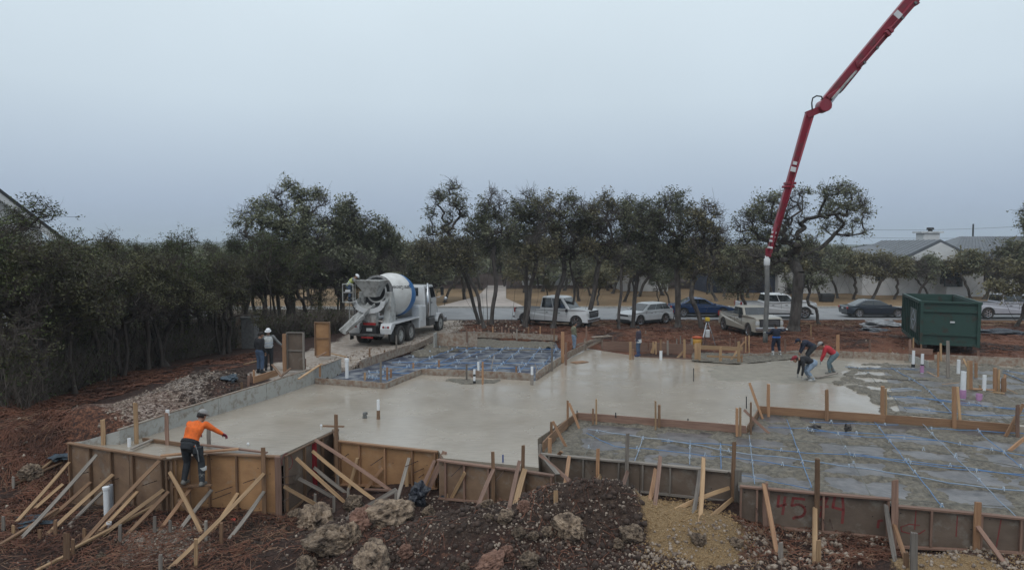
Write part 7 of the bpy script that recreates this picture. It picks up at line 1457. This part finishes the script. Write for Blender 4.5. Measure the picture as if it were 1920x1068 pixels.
C_HV = cloth('yellow_green_vest', (0.42, 0.46, 0.16)); C_BOOT = mat('grey_rubber_boot', (0.17, 0.165, 0.15), .7, col2=(.10, .095, .085), scale=5); C_WB = mat('pale_boot', (0.42, 0.42, 0.41), .7, col2=(.24, .235, .22), scale=6); C_BB = mat('blue_boot', (0.02, 0.04, 0.13), .5); C_HELM = mat('white_helmet', (0.72, 0.72, 0.73), .35, var=.03)
C_GR = cloth('grey_cap', (0.30, 0.29, 0.28)); C_REDC = cloth('red_cap', (0.22, 0.02, 0.03)); C_GLR = cloth('dark_red_glove', (0.20, 0.02, 0.045)); C_GREY = cloth('grey_sleeve', (0.2, 0.2, 0.2)); C_BELT = mat('bright_blue_belt', (0.03, 0.13, 0.45), .6)
# 1 worker in orange, seen from behind, leaning over the form edge
D1 = 16.9; lo = W(358, 908, y=D1)
op = person('person in bright orange shirt and pale cap leaning over the form edge', (lo.x, D1, lo.z - .02), R(-4), dict(pelvis=(0, -.03, .94), chest=(.02, .16, 1.22), neck=(.05, .32, 1.37), head=(.07, .43, 1.48), sR=(.235, .27, 1.33), eR=(.38, .36, 1.19), wR=(.52, .46, 1.06), sL=(-.135, .27, 1.33), eL=(-.20, .42, 1.10),
       wL=(-.12, .5, 1.05), kL=(-.13, .10, .50), aL=(-.16, .0, .1), kR=(.19, .12, .52), aR=(.26, .0, .07), face=(.35, .9, -.45)), 1.12, C_OR, C_CHAR, C_BOOT, ('cap', C_GR), glove=C_GLR, boot_h=.30, near=True, build=1.12, belt=C_BLK)
m = MB(); m.box((.24, -.02, .80), (.10, .16, .20)); m.box((.20, -.12, .84), (.12, .07, .14)); m.obj('tool_pouch', C_CHAR, op, bevel=.02); MB().tube([(.2, -.14, .98), (.26, -.15, .82), (.27, -.13, .6)], .012, 6).obj('hanging_strap', C_GREY, op)
MB().lathe((.235, .09, .40), (.03, .02, -1), [(0, .083), (.07, .083)], 14).obj('boot_cuff', C_WH, op); MB().box((0.10, -.145, .93), (.14, .03, .07)).obj('tool_pocket', C_BLK, op, bevel=.01)
# boards he stands on: short footing plank between two braces
pf = Vector((lo.x, D1, lo.z - .06)); tag(board('plank', pf + Vector((-.45, .05, 0)), pf + Vector((.5, .05, .03)), .14, .04, M_BRN, None, (0, 0, 1)), 'brown footing board under the boots of the person in orange', 'plank')
# 2-3 pair by the left wall
g2 = W(488, 698, z=.18); person('person in black jacket and jeans seen from behind beside the left wall', (g2.x, g2.y, gzs(g2.x, g2.y)), R(-30), dict(head=(.03, .06, 1.61), face=(.5, .8, -.3)), 1.0, C_BLK, C_JEAN, C_BLK, None, boot_h=.08, build=1.12)
g3_ = W(504, 692, z=.18); person('person in white helmet and white vest reaching toward the upright panel', (g3_.x, g3_.y, gzs(g3_.x, g3_.y)), R(200), dict(sL=(-.185, 0, 1.41), eL=(-.33, -.02, 1.22), wL=(-.52, .0, 1.03), head=(0, .05, 1.61), face=(.3, .9, -.25)), 1.02, C_GREY, C_CHAR, C_BLK, ('helmet', C_HELM), vest=C_WH, boot_h=.1)
# 4 on the mixer platform
bpy.context.view_layer.update(); mw = MIX.matrix_world
p4 = mw @ Vector((-1.38, 1.15, 2.45)); person('person in white helmet and yellow green vest bending over the mixer hopper', p4, MIX.rotation_euler.z - math.pi / 2 - R(68), dict(pelvis=(0, -.06, .90), chest=(0, .14, 1.18), neck=(0, .30, 1.34), head=(0, .42, 1.42), sR=(.185, .25, 1.30), eR=(.22, .45, 1.12), wR=(.15, .62, 1.08), sL=(-.185, .25, 1.30), eL=(-.22, .42, 1.10), wL=(-.12, .62, 1.05), face=(0, .7, -.7)), .95, C_GREY, C_JEAN, C_BLK, ('helmet', C_HELM), vest=C_HV)
# 5 olive jacket
q = W(1076, 658, z=0); person('person in olive jacket and pale jeans standing by the timber bench', (q.x, q.y, gzs(q.x, q.y) - .02), R(-80), dict(head=(0, .06, 1.61), wR=(.2, .12, .92), chest=(0, -.02, 1.28), pelvis=(0, .02, .95)), .88, C_OLV, C_LJ, C_BLK, build=1.2, boot_h=.08)
# 6 purple top
q = W(1197, 668, z=0); person('person in dark purple top with pale shirt tail and blue boots at the slab edge', (q.x, q.y, 0.0), R(62), dict(eR=(.22, .02, 1.14), wR=(.14, .2, 1.0), head=(0, .06, 1.60), face=(0, .8, -.5)), .87, C_PUR, C_JEAN, C_BB, apron=C_WH, build=1.15, boot_h=.25)
# 7 hose holder, seen from behind, both arms out
q = W(1455, 666, z=0.02); person('person in navy hoodie with a blue belt holding the hanging hose', (q.x, q.y, .0), R(8), dict(sL=(-.19, .02, 1.40), eL=(-.33, .12, 1.20), wL=(-.44, .28, 1.22), sR=(.19, .02, 1.40), eR=(.40, .08, 1.32), wR=(.60, .12, 1.38), kR=(.18, .06, .5), aR=(.24, .0, .1), kL=(-.17, .06, .5), aL=(-.2, -.05, .1), head=(-.03, .05, 1.60), face=(-.2, 1, -.3)), .93, C_NAVY, C_NAVY, C_WB, belt=C_BELT, build=1.18, boot_h=.2, glove=C_WH)
# 8 black shirt bending, red cap, hands on the ground
B8 = dict(pelvis=(0, -.30, .74), chest=(0, -.02, .86), neck=(0, .22, .88), head=(0, .38, .86), sR=(.18, .15, .82), eR=(.2, .18, .52), wR=(.16, .24, .24), sL=(-.18, .15, .82), eL=(-.22, .12, .52), wL=(-.2, .16, .24), hR=(.1, -.29, .71), hL=(-.1, -.29, .71), kR=(.16, -.02, .42), aR=(.15, -.22, .1), kL=(-.15, -.06, .42), aL=(-.15, -.28, .1), face=(0, .85, -.5))
q = W(1509, 712, z=0.03); person('person in black shirt and red cap bending with both hands in wet concrete', (q.x, q.y, .0), R(80), B8, 1.0, C_BLK, C_LJ, C_WB, ('cap', C_REDC), glove=C_WB, boot_h=.2, build=1.12)
B9 = dict(pelvis=(0, -.18, .86), chest=(0, .08, 1.06), neck=(0, .26, 1.17), head=(0, .38, 1.24), sR=(.18, .2, 1.12), eR=(.2, .26, .82), wR=(.16, .36, .56), sL=(-.18, .2, 1.12), eL=(-.22, .28, .82), wL=(-.16, .38, .56), hR=(.1, -.17, .83), hL=(-.1, -.17, .83), kR=(.16, .04, .48), aR=(.15, -.16, .1), kL=(-.15, .08, .46), aL=(-.15, .02, .1), face=(0, .8, -.6))
q = W(1556, 699, z=0.03); person('person in red sweatshirt and pale cap stooping over the concrete', (q.x, q.y, .0), R(72), B9, .98, C_RED, C_TEAL, C_BOOT, ('cap', C_GR), glove=C_WB, boot_h=.22, build=1.18)
q = W(1534, 690, z=0.03); person('person in dark navy sweatshirt stooping just behind the red sweatshirt', (q.x, q.y + 1.0, .0), R(80), {**B9, 'chest': Vector((0, .1, 1.0)), 'neck': Vector((0, .32, 1.05)), 'head': Vector((0, .46, 1.06)), 'sR': Vector((.18, .24, 1.02)), 'sL': Vector((-.18, .24, 1.02))}, 1.0, C_NAVY, C_CHAR, C_BOOT, ('cap', C_NAVY), build=1.15)
# screed board held by the stooping workers
p = W(1530, 706, z=.06); tag(board('screed_board', p + Vector((-.1, -.2, 0)), p + Vector((1.0, .3, .1)), .12, .05, M_GRY, None, (0, 0, 1)), 'grey cement caked float board by the feet of the stooping workers', 'float board')
# ---------------------------------------------------------------- rocks, clods, litter
def rockmesh(seed, sub=5, amp=.5, pit=.25, freq=1.3, sq=(1, 1, .75)):
    bm = bmesh.new(); bmesh.ops.create_icosphere(bm, subdivisions=sub, radius=1); o = Vector((seed * 7.3, seed * 3.1, seed))
    for v in bm.verts:
        p = v.co.copy(); n = mnoise.noise(p * freq + o) * amp + (1 - 2 * abs(mnoise.noise(p * freq * 2.3 + o))) * pit * .6 - max(0, mnoise.noise(p * 4.5 + o) - .15) * pit * 1.6 + mnoise.noise(p * 9 + o) * .05
        n = n + mnoise.noise(p * 17 + o) * .04; q = mnoise.cell_vector(p * 1.3 + o) if hasattr(mnoise, 'cell_vector') else Vector((0, 0, 0)); f = 1 + n * .75; v.co = Vector((p.x * sq[0], p.y * sq[1], p.z * sq[2])) * f
    me = bpy.data.meshes.new('boulder'); bm.to_mesh(me); bm.free(); return me
RM = [rockmesh(i, 5, .6, .6, 1.2 + .2 * (i % 3), ((1, .8, .75), (1.2, .8, .6), (.9, .9, .9))[i % 3]) for i in range(7)]
RS = [rockmesh(20 + i, 3, .35, .15, 1.1, ((1, .8, .7), (1.2, .8, .55))[i % 2]) for i in range(5)]
for m_ in RM: m_.polygons.foreach_set('use_smooth', [True] * len(m_.polygons)); m_.materials.append(M_LIME)
for m_ in RS: m_.materials.append(M_LIMW)
ROCKS = []
def rock(u, v, rpx, me, lift=.0, name='boulder', lab=None, mt=None, sz=None, grp='boulders in the front soil'):
    p = G(u, v + rpx * .5, 0); s = rpx / F_PX * p.y * .82; o = bpy.data.objects.new(name, me); COL.objects.link(o); o.location = (p.x, p.y, p.z + s * (.35 + lift)); o.scale = (s, s, s) if not sz else tuple(s * k for k in sz); o.rotation_euler = (rnd.uniform(-.4, .4), rnd.uniform(-.4, .4), rnd.uniform(0, 6.28))
    if mt: o.material_slots[0].link = 'OBJECT'; o.material_slots[0].material = mt
    tag(o, lab, 'boulder' if name == 'boulder' else 'rock', grp); ROCKS.append((u, o)); return o
M_LIMP = mat('pinkish_rock', (0.30, 0.17, 0.12), .95, col2=(.12, .06, .045), scale=2.4, bump=.8, bscale=7, dist=.06)
for (u, v, r_, k, lab) in [(590, 968, 40, 0, 'large pitted pale boulder, leftmost of the boulder heap'), (625, 1000, 44, 1, 'largest pitted boulder low in the left boulder heap'), (655, 990, 30, 2, 'rough brown grey boulder on the right of the left heap'), (600, 958, 26, 3, 'mossy boulder on top of the left heap'),
        (725, 950, 42, 4, 'long pitted boulder with a dark hole under the grey brace'), (680, 962, 28, 5, 'pinkish white boulder under the lower end of the grey brace'), (663, 938, 22, 6, 'small pale boulder between the long braces'), (555, 960, 14, 3, 'small pale rock left of the boulder heap'),
        (700, 1038, 40, 1, 'brown flat boulder at the bottom edge below the dark hollow'), (760, 1022, 16, 5, 'triangular tan rock on the left dark pile'), (575, 1058, 22, 2, 'pale boulder at the bottom edge of the left mulch'), (622, 1062, 16, 0, 'small pale boulder at the bottom edge, left of centre'),
        (1068, 975, 34, 0, 'tall fissured boulder in the middle of the right dark pile'), (1185, 985, 22, 3, 'boulder half sunk at the right end of the dark pile'), (1026, 985, 14, 6, 'round grey rock on the dark pile, upper left'), (973, 992, 14, 2, 'round grey rock near the foot of the two leaning boards'),
        (1000, 993, 13, 4, 'grey rock between two others on the right dark pile'), (920, 1042, 26, 1, 'reddish brown boulder above the blue bottle'), (950, 1020, 16, 5, 'narrow pale rock right of the reddish boulder'), (992, 1045, 22, 6, 'grey boulder at the bottom of the right dark pile'),
        (948, 960, 18, 3, 'white jagged rock at the foot of the leaning boards'), (982, 946, 14, 5, 'pinkish rock right of the leaning boards'), (917, 962, 9, 0, 'small bright white rock left of the leaning boards'), (912, 940, 13, 4, 'pale rock behind the small bright white rock'),
        (805, 958, 16, 2, 'mossy rock on top of the left dark pile'), (60, 872, 22, 0, 'pale crusted boulder beside thin board at far left'), (1470, 1028, 12, 1, 'pale rock beside the short stake at the front right'), (1310, 1000, 16, 6, 'dark clod on the sand pile'), (1380, 1010, 14, 3, 'white rock right of the sand pile'),
        (190, 1038, 10, 2, 'pale rock among the left mulch near the kicker board'), (1160, 1015, 12, 5, 'pale rock low on the right dark pile'), (700, 1010, 14, 4, 'dark grey rock in the hollow between piles'), (870, 1060, 12, 3, 'grey rock at the bottom edge left of the bottle')]:
    rock(u, v, r_, RM[k], lab=lab, mt=M_LIMP if 'reddish' in lab or 'triangular' in lab or 'pinkish' in lab else None)
i_ = 0
# loose stones and gravel: far too many to count
def scatter(name, regs, seed, label, mt, thing='stuff'):
    rs = np.random.RandomState(seed); Vs = []; Fs = []; c = 0
    ico = bmesh.new(); bmesh.ops.create_icosphere(ico, subdivisions=1, radius=1); iv = np.array([v.co[:] for v in ico.verts]); if_ = np.array([[v.index for v in f.verts] for f in ico.faces]); ico.free()
    for (us, n, s0, s1) in regs:
        P_ = np.array([XY(u, v, z) for u, v, z in us]); lo_, hi_ = P_.min(0), P_.max(0); got = 0
        while got < n:
            q = rs.uniform(lo_, hi_, size=(n * 3, 2)); q = q[inpoly(q[:, 0], q[:, 1], [tuple(t) for t in P_])][:n - got]
            if len(q) == 0: continue
            dn = fnoise(q[:, 0], q[:, 1], 1.1, seed); q = q[dn > rs.uniform(.2, .62, len(q))]
            if len(q) == 0: continue
            z = gz(q[:, 0], q[:, 1]); s = s0 + (s1 - s0) * rs.power(.35, len(q)); sc_ = s[:, None, None] * rs.uniform(.55, 1.2, (len(q), 1, 3)); jit = 1 + rs.uniform(-.25, .25, (len(q), len(iv), 1))
            a = rs.uniform(0, 6.28, len(q)); ca, sa = np.cos(a)[:, None], np.sin(a)[:, None]; V = iv[None] * jit * sc_; V = np.stack([V[..., 0] * ca - V[..., 1] * sa, V[..., 0] * sa + V[..., 1] * ca, V[..., 2]], -1)
            V = V + np.stack([q[:, 0], q[:, 1], z + s * .2], 1)[:, None]; Vs.append(V.reshape(-1, 3)); Fs.append((if_[None] + (np.arange(len(q)) * len(iv))[:, None, None] + c).reshape(-1, 3)); c += len(q) * len(iv); got += len(q)
    o = npmesh(name, np.concatenate(Vs), np.concatenate(Fs), mt); tag(o, label, kind='stuff'); return o
T = lambda l, z: [(u, v, z) for u, v in l]
M_STONE = mat('loose_stone', (0.36, 0.29, 0.23), .95, col2=(.09, .06, .045), scale=7, thr=(.36, .60)); M_CHIP = mat('yellow_chips', (0.34, 0.235, 0.125), .95, col2=(.22, .13, .055), scale=16); M_CLOD = mat('dark_clods', (0.085, 0.055, 0.042), .95, col2=(.022, .015, .012), scale=8)
pile = [(600, 950), (640, 925), (780, 915), (940, 915), (1120, 905), (1200, 935), (1215, 1075), (560, 1075)]
scatter('gravel', [(T(pile, -.8), 2600, .007, .038), (T([(960, 930), (1080, 905), (1190, 930), (1200, 1060), (980, 1060)], -.6), 1500, .008, .035), (T([(1380, 985), (1660, 1000), (1680, 1075), (1400, 1075)], -.9), 700, .01, .08), (T([(1180, 1040), (1420, 1000), (1430, 1075), (1180, 1075)], -.9), 350, .01, .06), (T([(1690, 1010), (1930, 1035), (1930, 1085), (1690, 1075)], -.75), 500, .01, .055),
                  (T([(215, 1010), (300, 990), (390, 985), (400, 1045), (230, 1060)], -1.45), 1600, .01, .04), (T([(0, 1000), (560, 960), (600, 1075), (0, 1075)], -1.5), 260, .01, .05), (T([(160, 800), (240, 740), (410, 700), (470, 705), (400, 755), (300, 785), (180, 820)], .2), 800, .01, .06), (T([(0, 760), (160, 760), (130, 850), (0, 900)], -.3), 160, .01, .06),
                  (T([(560, 690), (860, 600), (960, 600), (870, 625), (660, 690)], 0), 1400, .01, .07), (T([(1100, 600), (1700, 600), (1720, 665), (1320, 665), (1100, 640)], 0), 350, .02, .08), (T([(860, 600), (1000, 600), (1010, 628), (870, 632)], 0), 350, .03, .12), (T([(1180, 1030), (1440, 990), (1440, 1075), (1180, 1075)], -.9), 500, .01, .05), (T(pile, -.8), 1400, .012, .05)], 5, 'pale loose stones of every size scattered over the soil', M_STONE)
scatter('dirt_clods', [(T(pile, -.8), 3200, .015, .085), (T([(380, 690), (470, 690), (450, 745), (330, 765)], .2), 500, .02, .10), (T([(0, 960), (560, 960), (600, 1075), (0, 1075)], -1.5), 900, .015, .06), (T([(860, 600), (960, 603), (1010, 628), (870, 634)], 0), 260, .04, .13)], 6, 'dark crumbly clods of earth on the dug piles', M_CLOD)
scatter('wood_chips', [(T([(1190, 925), (1290, 920), (1410, 975), (1440, 1075), (1190, 1075)], -.7), 5200, .008, .030), (T([(1700, 985), (1800, 990), (1920, 1020), (1920, 1075), (1720, 1060)], -.6), 1500, .008, .024)], 7, 'yellow brown chips covering the small front piles', M_CHIP)
# cedar straw: thin strands lying on the soil
def straw(name, regs, seed, label, mt):
    rs = np.random.RandomState(seed); Vs = []; 
    for (us, n, L0, L1, w) in regs:
        P_ = np.array([XY(u, v, z) for u, v, z in us]); lo_, hi_ = P_.min(0), P_.max(0); q = rs.uniform(lo_, hi_, size=(n * 6, 2)); q = q[inpoly(q[:, 0], q[:, 1], [tuple(t) for t in P_])]; q = q[fnoise(q[:, 0], q[:, 1], .9, seed) > rs.uniform(.25, .6, len(q))][:n]
        if not len(q): continue
        a = rs.uniform(0, 6.28, len(q)); L_ = rs.uniform(L0, L1, len(q)); d = np.stack([np.cos(a), np.sin(a)], 1) * L_[:, None] / 2; za = gz(*(q - d).T) + .012 + rs.uniform(0, .05, len(q)); zb = gz(*(q + d).T) + .012 + rs.uniform(0, .05, len(q)); nrm = np.stack([-np.sin(a), np.cos(a), np.zeros(len(q))], 1) * w * rs.uniform(.5, 1.3, (len(q), 1)); nrm[:, 2] = w * .6
        A_ = np.column_stack([q - d, za]); B_ = np.column_stack([q + d, zb]); mid = (A_ + B_) / 2; mid[:, 2] = gz(mid[:, 0], mid[:, 1]) + .015 + rs.uniform(0, .07, len(q))
        Vs.append(np.stack([A_ - nrm, A_ + nrm, mid + nrm, mid - nrm], 1).reshape(-1, 3)); Vs.append(np.stack([mid - nrm, mid + nrm, B_ + nrm, B_ - nrm], 1).reshape(-1, 3))
    V = np.concatenate(Vs); tag(npmesh(name, V, np.arange(len(V)).reshape(-1, 4), mt), label, kind='stuff')
M_STRAW = mat('red_brown_straw', (0.19, 0.078, 0.046), .95, col2=(.055, .023, .015), scale=.8); M_STRAWP = mat('pale_straw', (0.24, 0.14, 0.085), .95, col2=(.12, .065, .042), scale=1.2)
straw('cedar_straw', [(T([(0, 940), (130, 960), (560, 965), (600, 1080), (0, 1080)], -1.5), 3600, .12, .45, .006), (T([(0, 770), (130, 780), (125, 900), (0, 960)], -.6), 3800, .15, .5, .008), (T([(0, 730), (300, 690), (480, 660), (470, 690), (200, 740), (0, 790)], 0), 3000, .2, .6, .012), (T([(1100, 598), (1690, 600), (1700, 655), (1320, 660), (1110, 640)], 0), 9000, .15, .5, .012), (T([(870, 600), (1100, 600), (1110, 630), (870, 630)], 0), 2400, .15, .5, .012), (T([(1700, 600), (1925, 605), (1925, 670), (1750, 665)], 0), 3000, .15, .5, .012), (T([(560, 1000), (1200, 980), (1200, 1075), (560, 1075)], -1.0), 500, .12, .4, .006), (T([(1380, 985), (1680, 1000), (1680, 1075), (1400, 1075)], -.9), 1300, .12, .4, .006)], 15, 'red brown cedar straw strewn over the soil', M_STRAW)
straw('pale_straw', [(T([(0, 940), (130, 960), (560, 965), (600, 1080), (0, 1080)], -1.5), 1200, .12, .4, .005), (T([(0, 770), (130, 780), (125, 900), (0, 960)], -.6), 900, .15, .5, .006), (T([(1100, 598), (1690, 600), (1700, 655), (1320, 660), (1110, 640)], 0), 1400, .15, .5, .010), (T([(1380, 985), (1680, 1000), (1680, 1075), (1400, 1075)], -.9), 500, .12, .35, .005)], 16, 'paler dry stalks lying among the red brown straw', M_STRAWP)
# ---------------------------------------------------------------- mist in the air
hz_m = bpy.data.materials.new('haze'); hz_m.use_nodes = True; nt = hz_m.node_tree; nt.nodes.clear()
ho = nt.nodes.new('ShaderNodeOutputMaterial'); pv = nt.nodes.new('ShaderNodeVolumePrincipled'); pv.inputs['Color'].default_value = (.80, .87, .93, 1); pv.inputs['Density'].default_value = 0.00045; pv.inputs['Anisotropy'].default_value = 0.2
nt.links.new(pv.outputs[0], ho.inputs['Volume'])
hz = MB().box2((-2100, -250, -4), (2100, 2100, 45)).obj('haze', hz_m); tag(hz, 'thin cold mist that hides the far hills', kind='stuff'); hz.display_type = 'WIRE'
